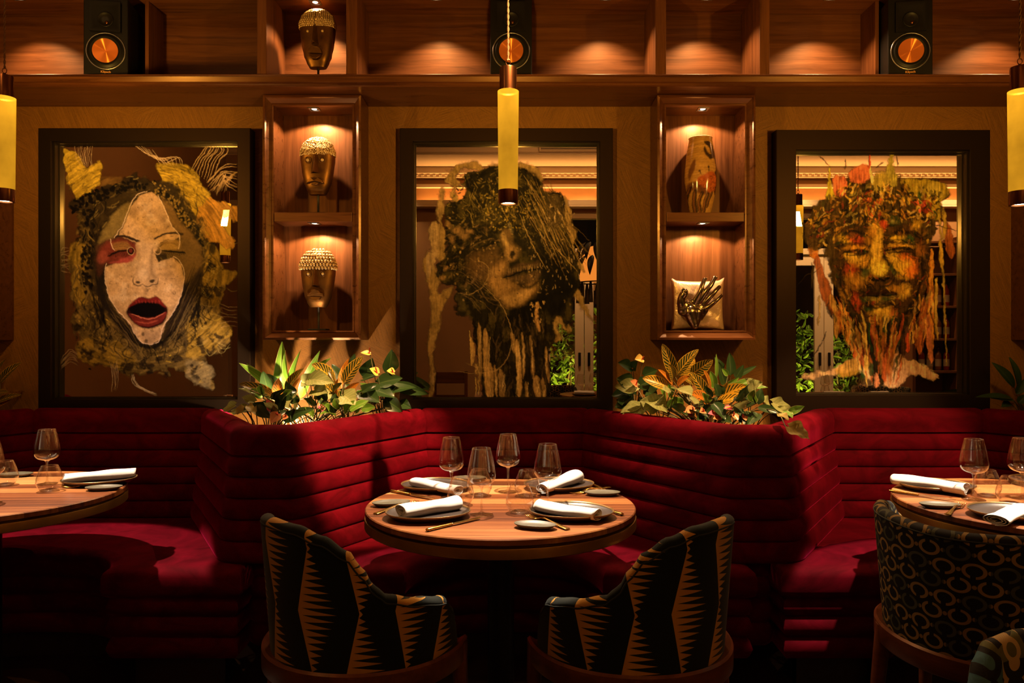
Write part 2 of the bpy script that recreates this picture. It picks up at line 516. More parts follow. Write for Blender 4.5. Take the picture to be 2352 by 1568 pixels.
M['lens'] = emit('lit_spot_lens', (1.0, 0.80, 0.55), 6.0)
M['steel'] = plain('brushed_steel', (0.35, 0.35, 0.36), 0.35, metal=1.0)
def spot_fixture(x, y, z, label, lit=True):
    r = thing('recessed_spotlight', (x, y, z), label, 'spotlight', 'small square recessed spotlights')
    mb = MB(); 
    a, b = 0.027, 0.019
    mb.grid([[(-a,-a,0),(a,-a,0),(a,a,0),(-a,a,0)], [(-a,-a,-0.004),(a,-a,-0.004),(a,a,-0.004),(-a,a,-0.004)], [(-b,-b,-0.004),(b,-b,-0.004),(b,b,-0.004),(-b,b,-0.004)], [(-b,-b,-0.001),(b,-b,-0.001),(b,b,-0.001),(-b,b,-0.001)]], cv=True)
    mb.build('trim_plate', M['steel'], r, smooth=False)
    mb = MB(); mb.lathe([(0.0001, -0.0025), (0.010, -0.0025), (0.013, -0.001)], 16)
    mb.build('lens', M['lens'], r)
    return r
def lamp(kind, name, loc, energy, col, target=None, size=0.01, angle=None, blend=0.15, sx=None, sy=None):
    L = bpy.data.lights.new(name, kind)
    L.energy = energy; L.color = col
    if kind in ('SPOT', 'POINT'): L.shadow_soft_size = size
    if kind == 'SPOT': L.spot_size = math.radians(angle); L.spot_blend = blend
    if kind == 'AREA':
        L.shape = 'RECTANGLE'; L.size = sx; L.size_y = sy
    o = bpy.data.objects.new(name, L); COL.objects.link(o)
    o.location = loc
    if target is not None:
        d = (Vector(target) - Vector(loc)).normalized()
        o.rotation_euler = d.to_track_quat('-Z', 'Y').to_euler()
    return o
WARM = (1.0, 0.56, 0.24); WARM2 = (1.0, 0.66, 0.36); AMBER = (1.0, 0.60, 0.16)

names = {(-0.974, 0): 'square spotlight above the bead-capped mask in the left niche', (-0.974, 1): 'square spotlight above the shell-capped mask, under the left niche shelf',
         (0.94, 0): 'square spotlight above the crab vase in the right niche', (0.94, 1): 'square spotlight above the bronze hand, under the right niche shelf'}
for x in (-0.974, 0.94):
    for k, z in enumerate((2.455, 1.893)):
        spot_fixture(x, 3.625, z, names[(x, k)])
        lamp('SPOT', 'niche_lamp', (x, 3.622, z-0.012), 19 if x < 0 else 15, (1.0, 0.60, 0.30), (x, 3.622+0.01, z-1), 0.006, 148, 0.22)
CABS = [(-2.387, 'left of the left speaker'), (-0.962, 'right above the topmost mask'), (-0.368, 'left of the middle speaker'), (0.453, 'right of the middle speaker'), (0.945, 'in the narrow bay above the right niche'), (1.54, 'left of the right speaker'), (2.44, 'right of the right speaker')]
for x, w in CABS:
    y = 3.548 if x != -0.962 else 3.597
    spot_fixture(x, y, 2.968, 'square spotlight in the cabinet top, ' + w)
    lamp('SPOT', 'cabinet_lamp', (x, y, 2.955), 34 if x != -0.962 else 40, WARM, (x, y+0.03 if x != -0.962 else y-0.03, 1.9), 0.008, 114, 0.6)

# ================================================================ banquettes
def rake(z): return 0.13*max(0.0, 0.93 - z)
def ribs(z0=0.463):
    p = []
    z = z0
    for k in range(5):
        for i in range(9):
            t = (1 - math.cos(PI*i/9))/2
            p.append((0.015 * math.sin(PI*t)**0.42 + rake(z + 0.08*t), z + 0.08*t))
        z += 0.08
    for o_, zz in ((rake(z), z), (0.013+rake(z), z+0.008), (0.020, z+0.035), (0.022, z+0.06), (0.018, z+0.085), (0.006, z+0.105), (-0.016, z+0.117), (-0.04, z+0.119), (-0.075, z+0.112), (-0.10, z+0.09), (-0.108, z+0.05), (-0.108, z-0.06)):
        p.append((o_, zz))
    return p
RIBS = ribs()
def sweep(mb, path, nrm, prof, ends=(True, True)):
    # the padding rounds off towards both ends of the run
    rows = []
    D = [0.0]
    for a, b in zip(path, path[1:]): D.append(D[-1] + math.hypot(b[0]-a[0], b[1]-a[1]))
    for p, n, d in zip(path, nrm, D):
        e = [d, D[-1]-d]
        cut = 0.0
        for q, on in zip(e, ends):
            if on and q < 0.035: cut = max(cut, 0.026*(1 - math.sqrt(max(0.0, 1-((0.035-q)/0.035)**2))))
        rows.append([(p[0]+n[0]*(o_-cut if o_ > -0.05 else o_), p[1]+n[1]*(o_-cut if o_ > -0.05 else o_), z - (cut*0.5 if z > 0.9 else 0)) for o_, z in prof])
    mb.grid(rows, cap0=True, cap1=True)
def norms(path):
    out = []
    for k in range(len(path)):
        a = Vector(path[max(k-1, 0)]); b = Vector(path[min(k+1, len(path)-1)])
        t = (b - a).normalized()
        out.append((t.y, -t.x))
    return out
def wob(path, amp=0.004, seed=0):
    r = random.Random(seed)
    return path

YC = 3.60
def divider(cx, hw, label):
    """padded V between two bays, its nose towards the room"""
    root = thing('banquette_divider', (cx, 2.93, 0), label, 'banquette', 'red velvet banquettes')
    org = root.location
    R, cy = 0.07, 2.935
    fl = 0.068      # half width of the flat nose
    # left wing from the wall corner to the nose, tangent to the nose circle
    def wing(s):
        A = Vector((cx + s*hw, YC)); c = Vector((cx + s*fl, cy))
        A = A + (A - c).normalized()*0.016
        d = (A - c).length; base = math.atan2(A.y-c.y, A.x-c.x); al = math.acos(R/d)
        ang = base - s*al if s > 0 else base + al
        T = c + R*Vector((math.cos(ang), math.sin(ang)))
        pts = []
        for k in (0, .004, .012, .025, .04, .06, .1, .2, .3, .4, .5, .6, .7, .8, .9, 1.0): pts.append(tuple(A.lerp(T, k)))
        end = -PI/2
        if s > 0:
            pass
        a0 = ang
        if s < 0:
            a1 = a0
            while a1 > 0: a1 -= 2*PI
            tgt = -PI/2
        else:
            a1 = a0; tgt = -PI/2
            while a1 > PI: a1 -= 2*PI
        for k in range(1, 11):
            t = a1 + (tgt - a1)*k/10
            pts.append((c.x + R*math.cos(t), cy + R*math.sin(t)))
        for k in (0.4, 0.8, 1.0): pts.append((lerp(c.x, cx, k), cy - R))
        return pts
    for s in (-1, 1):
        pts = wing(s)
        if s > 0: pts = pts[::-1]
        mb = MB(); sweep(mb, pts, norms(pts), RIBS, (s < 0, s > 0))
        mb.build('wing_cushion', M['velvet'], root, org=org, auto=60)
    # plinth under the nose
    poly = [(cx-0.075, 2.90), (cx-0.035, 2.86), (cx+0.035, 2.86), (cx+0.075, 2.90), (cx+0.075, 3.25), (cx-0.075, 3.25)]
    lv = [(0.01, 0.125)]
    for z in (0.13, 0.225, 0.31, 0.395):
        lv += [(0.0, z+0.008), (-0.006, z+0.04), (0.0, z+0.072), (0.012, z+0.082)]
    mb = MB(); mb.loft(poly, lv); mb.build('plinth', M['velvet'], root, org=org, auto=50)
    # planting trough behind the cushions
    return root

DIV = [(-0.965, 0.535), (0.957, 0.60), (-2.875, 0.535), (2.90, 0.60)]
DLAB = ['red velvet divider nose left of the middle table, under the lit plants', 'red velvet divider nose right of the middle table, with trailing leaf',
        'red velvet divider whose wing shows at the left edge', 'red velvet divider whose wing shows at the right edge']
for (cx, hw), lab in zip(DIV, DLAB): divider(cx, hw, lab)

def bay(cl, cr, xl, xr, tx, label):
    cx = (xl + xr)/2
    root = thing('banquette', (cx, 3.2, 0), label, 'banquette', 'red velvet banquettes')
    org = root.location
    ks = [0, .004, .012, .025, .045, .07] + [k/16 for k in range(2, 15)] + [.93, .955, .975, .988, .996, 1]
    cl0, cr0 = cl, cr; cl, cr = cl - 0.016, cr + 0.016
    pts = [(lerp(cl, cr, k), YC - 0.012*math.sin(PI*k)) for k in ks]
    cl, cr = cl0, cr0
    mb = MB(); sweep(mb, pts, [(0, -1)]*len(pts), [(a if a > -0.06 else -0.06, z) for a, z in RIBS])
    mb.build('back_cushion', M['velvet'], root, org=org, auto=60)
    yf = 2.735
    a, b = xl + 0.045, xr - 0.045
    poly = [(a, yf)] + [(lerp(a, tx-0.37, k/6), yf) for k in range(1, 6)]
    for k in range(25):
        t = PI - PI*k/24
        poly.append((tx + 0.37*math.copysign(abs(math.cos(t))**0.8, math.cos(t)), yf + 0.25*math.sin(t)**0.9 if math.sin(t) > 0 else yf))
    poly += [(lerp(tx+0.37, b, k/6), yf) for k in range(1, 7)]
    poly += [(b+0.0, 2.93), (cr + 0.02, YC+0.03), (cl - 0.02, YC+0.03), (a, 2.93)]
    mb = MB(); mb.loft(poly, [(0.018, 0.352), (0.004, 0.362), (0.0, 0.38), (0.0, 0.43), (0.006, 0.446), (0.02, 0.458), (0.045, 0.464)])
    mb.build('seat', M['velvet'], root, org=org, auto=50)
    lv = [(0.03, 0.12)]
    for z in (0.125, 0.205, 0.28):
        lv += [(0.022, z+0.006), (0.012, z+0.035), (0.022, z+0.066), (0.036, z+0.073)]
    mb = MB(); mb.loft(poly, lv); mb.build('base', M['velvet'], root, org=org, auto=50)
    mb = MB(); mb.loft(poly, [(0.09, 0.0), (0.09, 0.121)]); mb.build('toe_kick', M['dark_base'], root, org=org, smooth=False)
bay(-0.43, 0.36, -0.965, 0.957, -0.03, 'red velvet banquette bay behind the middle table')
bay(-2.34, -1.50, -2.875, -0.965, -1.90, 'red velvet banquette bay behind the left table')
bay(1.555, 2.30, 0.957, 2.90, 1.82, 'red velvet banquette bay behind the right table')

# planting troughs inside the dividers
M['soil'] = plain('dark_soil', (0.018, 0.011, 0.007), 0.95, nz=0.6, nscale=60, bstr=0.6, bscale=90)
for (cx, hw), lab in zip(DIV, ['dark planting trough behind the left velvet divider, lit from below', 'dark planting trough behind the right velvet divider', 'dark planting trough at the far left edge', 'dark planting trough at the far right edge']):
    r = thing('planter', (cx, 3.4, 0.5), lab, 'planter', 'planting troughs')
    w = hw - 0.12
    poly = [(cx, 3.17), (cx+w*0.9, 3.69), (cx-w*0.9, 3.69)]
    mb = MB(); mb.loft(poly, [(0, 0.5), (0, 0.86)]); mb.build('trough', M['dark_base'], r, smooth=False, org=r.location)
    mb = MB(); mb.loft(poly, [(0.012, 0.84), (0.012, 0.872)]); mb.build('soil', M['soil'], r, smooth=False, org=r.location)
# ================================================================ tables
def make_table(x, y, label, group='round dining tables'):
    r = thing('dining_table', (x, y, 0), label, 'table', group)
    R = 0.452
    mb = MB(); mb.lathe([(0.0001, ZT), (R-0.003, ZT), (R, ZT-0.003), (R, ZT-0.018), (R-0.004, ZT-0.020), (0.0001, ZT-0.020)], 96)
    mb.build('tabletop', M['tabletop'], r, auto=40)
    mb = MB(); mb.lathe([(0.2, ZT-0.020), (R-0.012, ZT-0.020), (R-0.012, ZT-0.030), (R-0.002, ZT-0.032), (R-0.002, ZT-0.034), (R-0.01, ZT-0.034)], 96)
    mb.build('slab', M['wood_x'], r, auto=30)
    mb = MB(); mb.lathe([(R-0.02, ZT-0.026), (R+0.001, ZT-0.027), (R+0.002, ZT-0.030), (R+0.002, ZT-0.056), (R-0.001, ZT-0.058), (R-0.02, ZT-0.058), (0.0001, ZT-0.057)], 96)
    mb.build('edge_band', M['brass'], r, auto=40)
    mb = MB(); mb.lathe([(0.0001, 0.012), (0.045, 0.012), (0.045, ZT-0.058)], 28); mb.build('pedestal', M['black_metal'], r, auto=40)
    mb = MB(); mb.lathe([(0.0001, 0.016), (0.25, 0.014), (0.258, 0.010), (0.26, 0.0), (0.0001, 0.0)], 56); mb.build('base_plate', M['brass'], r, auto=40)
    return r
TM, TL, TR = (-0.038, 2.495), (-1.905, 2.672), (1.80, 2.51)
tab0 = make_table(TM[0], TM[1], 'round walnut dining table in the middle, laid for four')
dup(tab0, (TL[0], TL[1], 0), 0.05, 'round walnut dining table cut by the left edge')
dup(tab0, (TR[0], TR[1], 0), 0, 'round walnut dining table at the right edge, behind the ring-patterned chair')

# ================================================================ glassware
def make_wine():
    r = thing('wine_glass', (0, 0, 0), 'x', 'glass', 'stemmed wine glasses')
    mb = MB(); mb.lathe([(0.0001, 0.0), (0.036, 0.0005), (0.0375, 0.0015), (0.036, 0.003), (0.012, 0.006), (0.0055, 0.010)], 44); mb.build('foot', M['glass'], r)
    mb = MB(); mb.lathe([(0.0055, 0.010), (0.0038, 0.018), (0.0032, 0.045), (0.0036, 0.075), (0.006, 0.088)], 20); mb.build('stem', M['glass'], r)
    prof = [(0.006, 0.088), (0.012, 0.0925), (0.024, 0.096), (0.035, 0.102), (0.0425, 0.112), (0.0452, 0.122), (0.0448, 0.132), (0.0425, 0.150), (0.039, 0.170), (0.0345, 0.192), (0.0295, 0.2115)]
    pr = [tuple(p) for p in catmull([(a, 0, b) for a, b in prof], 4)]
    mb = MB(); mb.lathe([(p[0], p[2]) for p in pr] + [(0.0290, 0.2118), (0.0284, 0.211)], 56); mb.build('bowl', M['glass'], r)
    return r
def make_tumbler():
    r = thing('water_tumbler', (0, 0, 0), 'x', 'glass', 'stemless water tumblers')
    prof = [(0.0255, 0.0), (0.034, 0.008), (0.0415, 0.021), (0.0452, 0.033), (0.0445, 0.043), (0.041, 0.058), (0.035, 0.077), (0.028, 0.094)]
    pr = [tuple(p) for p in catmull([(a, 0, b) for a, b in prof], 4)]
    mb = MB(); mb.lathe([(p[0], p[2]) for p in pr] + [(0.0275, 0.0945), (0.0268, 0.0938)], 56); mb.build('bowl', M['glass'], r)
    mb = MB(); mb.lathe([(0.0001, 0.0), (0.0255, 0.0), (0.031, 0.006), (0.02, 0.0085), (0.0001, 0.0075)], 44); mb.build('base', M['glass_base'], r)
    return r
wine0, tumb0 = make_wine(), make_tumbler()
_first = {}
def place(proto, p, rz, label):
    """the first call moves the built thing itself, later calls copy it with its parts"""
    if proto.name not in _first:
        _first[proto.name] = True
        proto.location = p; proto.rotation_euler = (0, 0, rz); proto['label'] = label
        return proto
    return dup(proto, p, rz, label)
EPS = 0.0006
def onT(px, py):
    v = TB(px, py); return Vector((v.x, v.y, ZT + EPS))
for px, py, lab in ((1106, 1182, 'wine glass standing nearest the front of the middle table'), (1037, 1142, 'wine glass left of the middle table, beside the back left plate'),
                    (1167, 1130, 'wine glass standing farthest back on the middle table'), (1258, 1167, 'wine glass on the right of the middle table, in front of the crumpled napkin'),
                    (108, 1112, 'wine glass standing behind a tumbler on the left table'), (-24, 1156, 'wine glass cut by the left edge on the left table'),
                    (2237, 1148, 'wine glass beside the long rolled napkin on the right table'), (2348, 1145, 'wine glass cut by the right edge on the right table')):
    place(wine0, onT(px, py), 0, lab)
for px, py, lab in ((1058, 1160, 'water tumbler half hidden behind the front left napkin, middle table'), (1101, 1139, 'water tumbler behind the front wine glass, middle table'),
                    (1194, 1178, 'water tumbler left of the front right plate, middle table'), (1211, 1140, 'water tumbler in front of the back right plate, middle table'),
                    (114, 1128, 'water tumbler at the end of the napkin on the left table'), (11, 1115, 'water tumbler by the left edge, in front of the small grey dish'),
                    (2267, 1140, 'water tumbler right behind the wine glass on the right table'), (2322, 1158, 'water tumbler behind the folded napkin, right table')):
    place(tumb0, onT(px, py), 0, lab)

# ================================================================ crockery
def pebble(a, b, e=0.10, ph=0.6):
    def g(t):
        return (1 + e*math.cos(t+ph)*0.8 + 0.35*e*math.cos(3*t+1.0)) / math.sqrt((math.cos(t)/a)**2 + (math.sin(t)/b)**2)
    return g
def make_plate():
    r = thing('dinner_plate', (0, 0, 0), 'x', 'plate', 'dark stoneware dinner plates')
    g = pebble(1.0, 0.86, 0.07)
    R = 0.132
    mb = MB(); mb.lathe([(0.0001, 0.008), (R*0.80, 0.008), (R*0.90, 0.011), (R*0.965, 0.016), (R, 0.0215), (R*1.002, 0.020), (R*0.93, 0.011), (R*0.80, 0.002), (R*0.70, 0.0), (0.0001, 0.0)], 72, rfun=g)
    mb.build('dish', M['plate'], r)
    mb = MB(); mb.lathe([(R*0.972, 0.0178), (R*0.992, 0.0222), (R*1.004, 0.0224), (R*1.008, 0.020), (R*0.985, 0.0165)], 72, rfun=g)
    mb.build('rim', M['plate_rim'], r, label='bronze glazed rim')
    return r
def make_side():
    r = thing('side_dish', (0, 0, 0), 'x', 'dish', 'small oval side dishes')
    g = pebble(1.0, 0.58, 0.10, 0.2)
    R = 0.064
    mb = MB(); mb.lathe([(0.0001, 0.006), (R*0.6, 0.0065), (R*0.85, 0.009), (R*0.97, 0.0135), (R, 0.0135), (R*0.985, 0.011), (R*0.80, 0.003), (R*0.6, 0.0), (0.0001, 0.0)], 56, rfun=g)
    mb.build('dish', M['dish'], r)
    return r
plate0, side0 = make_plate(), make_side()
PLATES = [((978, 1186), 0.10, 'dark plate at the front left of the middle table'), ((999.6, 1122), -0.25, 'dark plate at the back left of the middle table'),
          ((1307.6, 1184), -0.15, 'dark plate at the front right of the middle table'), ((1278, 1121), 0.2, 'dark plate at the back right of the middle table'),
          ((226, 1109), 0.15, 'dark plate under the napkin on the left table'), ((2143, 1122), -0.12, 'dark plate under the long napkin on the right table'),
          ((2322, 1186), -0.1, 'dark plate nearest the ring-patterned chair, cut by the right edge'), ((2400, 1113), 0.1, 'dark plate at the back of the right table')]
plate_objs = []
for (px, py), rz, lab in PLATES:
    p = onT(px, py); plate_objs.append((p, rz, place(plate0, p, rz, lab)))
for px, py, rz, lab in ((894, 1161, 0.28, 'small grey dish at the left rim of the middle table'), (1379.5, 1137, -0.05, 'small grey dish at the right rim of the middle table'),
                        (1225, 1212, -0.28, 'small olive dish at the front of the middle table, over a fork'), (1076, 1103, 0.0, 'small dish half hidden behind the glasses, middle table'),
                        (235, 1125, 0.18, 'small pale dish beside the plate on the left table'), (34, 1094, 0.1, 'small grey dish at the back of the left table'),
                        (2153, 1165, -0.12, 'small pale dish in front of the knife on the right table')):
    place(side0, onT(px, py), rz, lab)

# ================================================================ cutlery
def make_knife():
    r = thing('table_knife', (0, 0, 0), 'x', 'knife', 'gold table knives')
    st = [(0.0, 0.0055, 0.004), (0.004, 0.0075, 0.005), (0.03, 0.0068, 0.0048), (0.085, 0.0056, 0.004), (0.094, 0.0060, 0.0042), (0.098, 0.0045, 0.0034)]
    mb = MB(); mb.grid([[(x, w*math.cos(2*PI*k/12), 0.005 + h*math.sin(2*PI*k/12)) for k in range(12)] for x, w, h in st], cv=True, cap0=True, cap1=True)
    mb.build('handle', M['gold'], r)
    bl = [(0.098, -0.0045, 0.0045), (0.110, -0.0075, 0.0055), (0.16, -0.0095, 0.006), (0.195, -0.0085, 0.0062), (0.210, -0.003, 0.0062), (0.2155, 0.004, 0.0060)]
    mb = MB(); mb.grid([[(x, a, 0.0045), (x, b, 0.0045), (x, b, 0.0062), (x, a, 0.0054)] for x, a, b in bl], cv=True, cap0=True, cap1=True)
    mb.build('blade', M['gold'], r, auto=40)
    return r
def make_fork():
    r = thing('table_fork', (0, 0, 0), 'x', 'fork', 'gold table forks')
    st = [(0.0, 0.0075, 0.003), (0.004, 0.0105, 0.0035), (0.03, 0.0085, 0.0045), (0.07, 0.0042, 0.009), (0.11, 0.0032, 0.013), (0.125, 0.005, 0.0125), (0.135, 0.0115, 0.0085), (0.150, 0.0125, 0.005)]
    mb = MB(); mb.grid([[(x, w*math.cos(2*PI*k/10), z + 0.0022*math.sin(2*PI*k/10)) for k in range(10)] for x, w, z in st], cv=True, cap0=True, cap1=True)
    mb.build('handle', M['gold'], r)
    for k in range(4):
        y = -0.0098 + 0.00653*k
        mb = MB(); mb.tube([(0.149, y, 0.005), (0.165, y, 0.0038), (0.185, y, 0.0052), (0.200, y, 0.0095)], [0.0021, 0.0019, 0.0017, 0.0010], 8)
        mb.build('tine', M['gold'], r)
    return r
knife0, fork0 = make_knife(), make_fork()
def lay(proto, a, b, label, off=0.0, both=True):
    A, B = onT(*a), onT(*b)
    d = B - A
    o = place(proto, A, math.atan2(d.y, d.x), label)
    return o
for a, b, lab in (((980, 1221), (1105, 1191.5), 'gold knife at the front of the middle table, by the left plate'), ((899, 1130), (1000, 1149), 'gold knife beside the back left plate, middle table'),
                  ((1430, 1185), (1350, 1160), 'gold knife sticking out behind the front right plate'), ((1388, 1128), (1340, 1105), 'gold knife behind the small dish at the right rim'),
                  ((2044, 1130), (2199, 1153), 'gold knife in front of the long napkin on the right table')):
    lay(knife0, a, b, lab)
for a, b, lab in (((861, 1182), (967, 1153), 'gold fork behind the front left plate, middle table'), ((1305, 1217.6), (1196, 1182), 'gold fork under the olive dish at the front of the middle table'),
                  ((1400, 1121), (1301, 1140), 'gold fork in front of the back right plate, middle table'), ((274, 1117), (146, 1121), 'gold fork behind the pale dish on the left table'),
                  ((2176, 1184), (2223, 1152), 'gold fork left of the plate nearest the ring-patterned chair')):
    lay(fork0, a, b, lab)

# ================================================================ napkins
def napkin(p, rz, L, label, w=0.034, h=0.022, turns=3.0, ends=(1, 1), bend=0.0, sag=0.0, twist=0.0, seed=0, base=0.0085):
    r = thing('rolled_napkin', p, label, 'napkin', 'rolled white napkins', rz)
    rd = random.Random(seed)
    ph = [rd.uniform(0, 6) for _ in range(6)]
    rows, nS, nX = [], int(26*turns), 26
    for a in range(nX + 1):
        u = a / nX; x = (u - 0.5)*L
        sc = lerp(ends[0], ends[1], u)
        sc *= 1 + 0.03*math.sin(7*u + ph[0]) + 0.02*math.sin(15*u + ph[1])
        row = []
        for k in range(nS + 1):
            q = k / nS
            t = 2*PI*turns*(q) - PI/2 + twist*u
            rr = 0.28 + 0.72*q
            wr = 1 + 0.035*math.sin(3*t + 5*u + ph[2]) + 0.03*math.sin(t*2 - 9*u + ph[3])
            xx = x + (0.004*(1-q) if a in (0,) else 0) - (0.004*(1-q) if a == nX else 0) + 0.0025*math.sin(2*t+ph[4])*(a in (0, nX))
            row.append((xx, w*sc*rr*wr*math.cos(t) + bend*4*(u-0.5)**2, base + h*sc + h*sc*rr*wr*math.sin(t) + sag*4*(u-0.5)**2))
        rows.append(row)
    mb = MB(); mb.grid(rows)
    mb.build('cloth', M['linen'], r, solid=0.0018)
    # hem stitched a little in from the open edge
    return r
def nap(pl, a, b, label, **kw):
    A, B = TB(*a, z=ZT+0.03), TB(*b, z=ZT+0.03)
    d = B - A; c = (A + B)/2
    return napkin((c.x, c.y, ZT + EPS), math.atan2(d.y, d.x), max(0.12, min(0.25, math.hypot(d.x, d.y))), label, **kw)
nap(0, (918, 1174), (1050, 1153), 'rolled white napkin on the front left plate, its spiral end towards the chair', w=0.034, h=0.021, seed=1, twist=0.3)
nap(1, (950, 1102), (1057, 1124), 'slim rolled white napkin on the back left plate', w=0.026, h=0.017, seed=2)
nap(2, (1232, 1158), (1370, 1180), 'white napkin bent in the middle on the front right plate', w=0.030, h=0.018, seed=3, bend=0.012, twist=0.8)
nap(3, (1236, 1122), (1330, 1093), 'crumpled white napkin puffed up at one end on the back right plate', w=0.030, h=0.020, ends=(0.85, 1.3), seed=4, twist=1.3)
nap(4, (147, 1097), (311, 1083), 'rolled white napkin on the left table', w=0.030, h=0.019, seed=5)
nap(5, (2051, 1098), (2223, 1122), 'long rolled white napkin on the right table, behind the knife', w=0.034, h=0.021, seed=6)
nap(6, (2280, 1192), (2352, 1160), 'flat folded white napkin on the plate at the right edge', w=0.036, h=0.015, seed=7)

# ================================================================ pendant lamps
def m_tube():
    m, nt, out = newmat('amber_resin_tube')
    v = coords(nt, (14, 14, 9))
    n = noise(nt, v, 1.0, 3, 0.5)
    n2 = noise(nt, coords(nt, (9, 9, 30)), 1.0, 4)
    sp = nd(nt, 'ShaderNodeSeparateXYZ', {0: nd(nt, 'ShaderNodeTexCoord').outputs['Object']})
    zz = mth(nt, 'MULTIPLY', sp.outputs[2], 1/0.335, clamp=True)
    st = mth(nt, 'MULTIPLY_ADD', mth(nt, 'POWER', zz, 4.0), 0.75, 0.60)
    blot = mth(nt, 'MULTIPLY_ADD', mth(nt, 'SUBTRACT', n, 0.5), 0.9, 1.0)
    st = mth(nt, 'MULTIPLY', st, blot)
    st = mth(nt, 'MULTIPLY', st, mth(nt, 'MULTIPLY_ADD', n2, 0.25, 0.88))
    e = nd(nt, 'ShaderNodeEmission', {0: (1.0, 0.43, 0.018, 1), 1: st})
    t = nd(nt, 'ShaderNodeBsdfTransparent', {0: (1.0, 0.70, 0.20, 1)})
    mx = nd(nt, 'ShaderNodeMixShader', {0: 0.04, 1: e.outputs[0], 2: t.outputs[0]})
    nt.links.new(mx.outputs[0], out.inputs[0])
    return m
M['tube'] = m_tube()
M['disc'] = emit('lit_downlight_disc', (1.0, 0.86, 0.66), 45.0)
def pendant(x, y, zb, label, power=150, spot=205, R=0.034, sp_ang=58):
    r = thing('pendant_lamp', (x, y, zb), label, 'lamp', 'amber tube pendant lamps')
    # bottom cap, tube, top cap, hook, cord (heights above the lower rim)
    mb = MB(); mb.lathe([(R*0.70, 0.010), (R*0.74, 0.0), (R*0.96, 0.0), (R*1.0, 0.004), (R*1.0, 0.046), (R*0.9, 0.046)], 36); mb.build('ferrule', M['copper'], r, auto=40)
    mb = MB(); mb.lathe([(0.0001, 0.006), (R*0.72, 0.006)], 30); mb.build('light_disc', M['disc'], r)
    mb = MB(); mb.lathe([(R*0.97, 0.0), (R*0.99, 0.10), (R*1.03, 0.22), (R*1.06, 0.335)], 40)
    o = mb.build('tube', M['tube'], r); o.location = (0, 0, 0.047)
    mb = MB(); mb.lathe([(R*1.06, 0.380), (R*0.88, 0.384), (R*0.86, 0.388), (R*0.86, 0.458), (R*0.82, 0.462), (0.012, 0.464), (0.0001, 0.464)], 36); mb.build('cap', M['copper'], r, auto=40)
    mb = MB(); pts = [(0.0, 0.0, 0.462), (0.0, 0.0, 0.472)]
    mb.tube(pts, 0.005, 8); mb.tube([(0.008*math.cos(t), 0, 0.481 + 0.010*math.sin(t)) for t in np.linspace(0, 2*PI, 17)[:-1]], 0.0016, 6, closed=True)
    mb.build('hook', M['copper'], r)
    mb = MB()
    z1 = ZC - zb
    n = int((z1 - 0.49)/0.006)
    for ph in (0, PI):
        mb.tube([(0.0022*math.cos(ph + k*0.9), 0.0022*math.sin(ph + k*0.9), 0.488 + k*(z1-0.488)/n) for k in range(n+1)], 0.0021, 5)
    mb.build('cord', M['cord'], r)
    # one-sided area light added inside the tube, casting the pendant's light on the wall
    lamp('AREA', 'pendant_wall_fill', (x, y, zb+0.29), power*2.0, (1.0, 0.74, 0.42), (x, y+1, zb+0.29+0.40), sx=0.04, sy=0.12)
    lamp('SPOT', 'pendant_downlight', (x, y, zb-0.006), spot, (1.0, 0.78, 0.56), (x, y, 0), 0.012, sp_ang, 0.10)
    return r
pendant(-0.013, 2.50, 1.777, 'amber glass pendant lamp hanging over the middle table')
pendant(-1.862, 2.70, 1.822, 'amber glass pendant lamp cut by the left edge')
pendant(1.698, 2.46, 1.765, 'amber glass pendant lamp cut by the right edge')

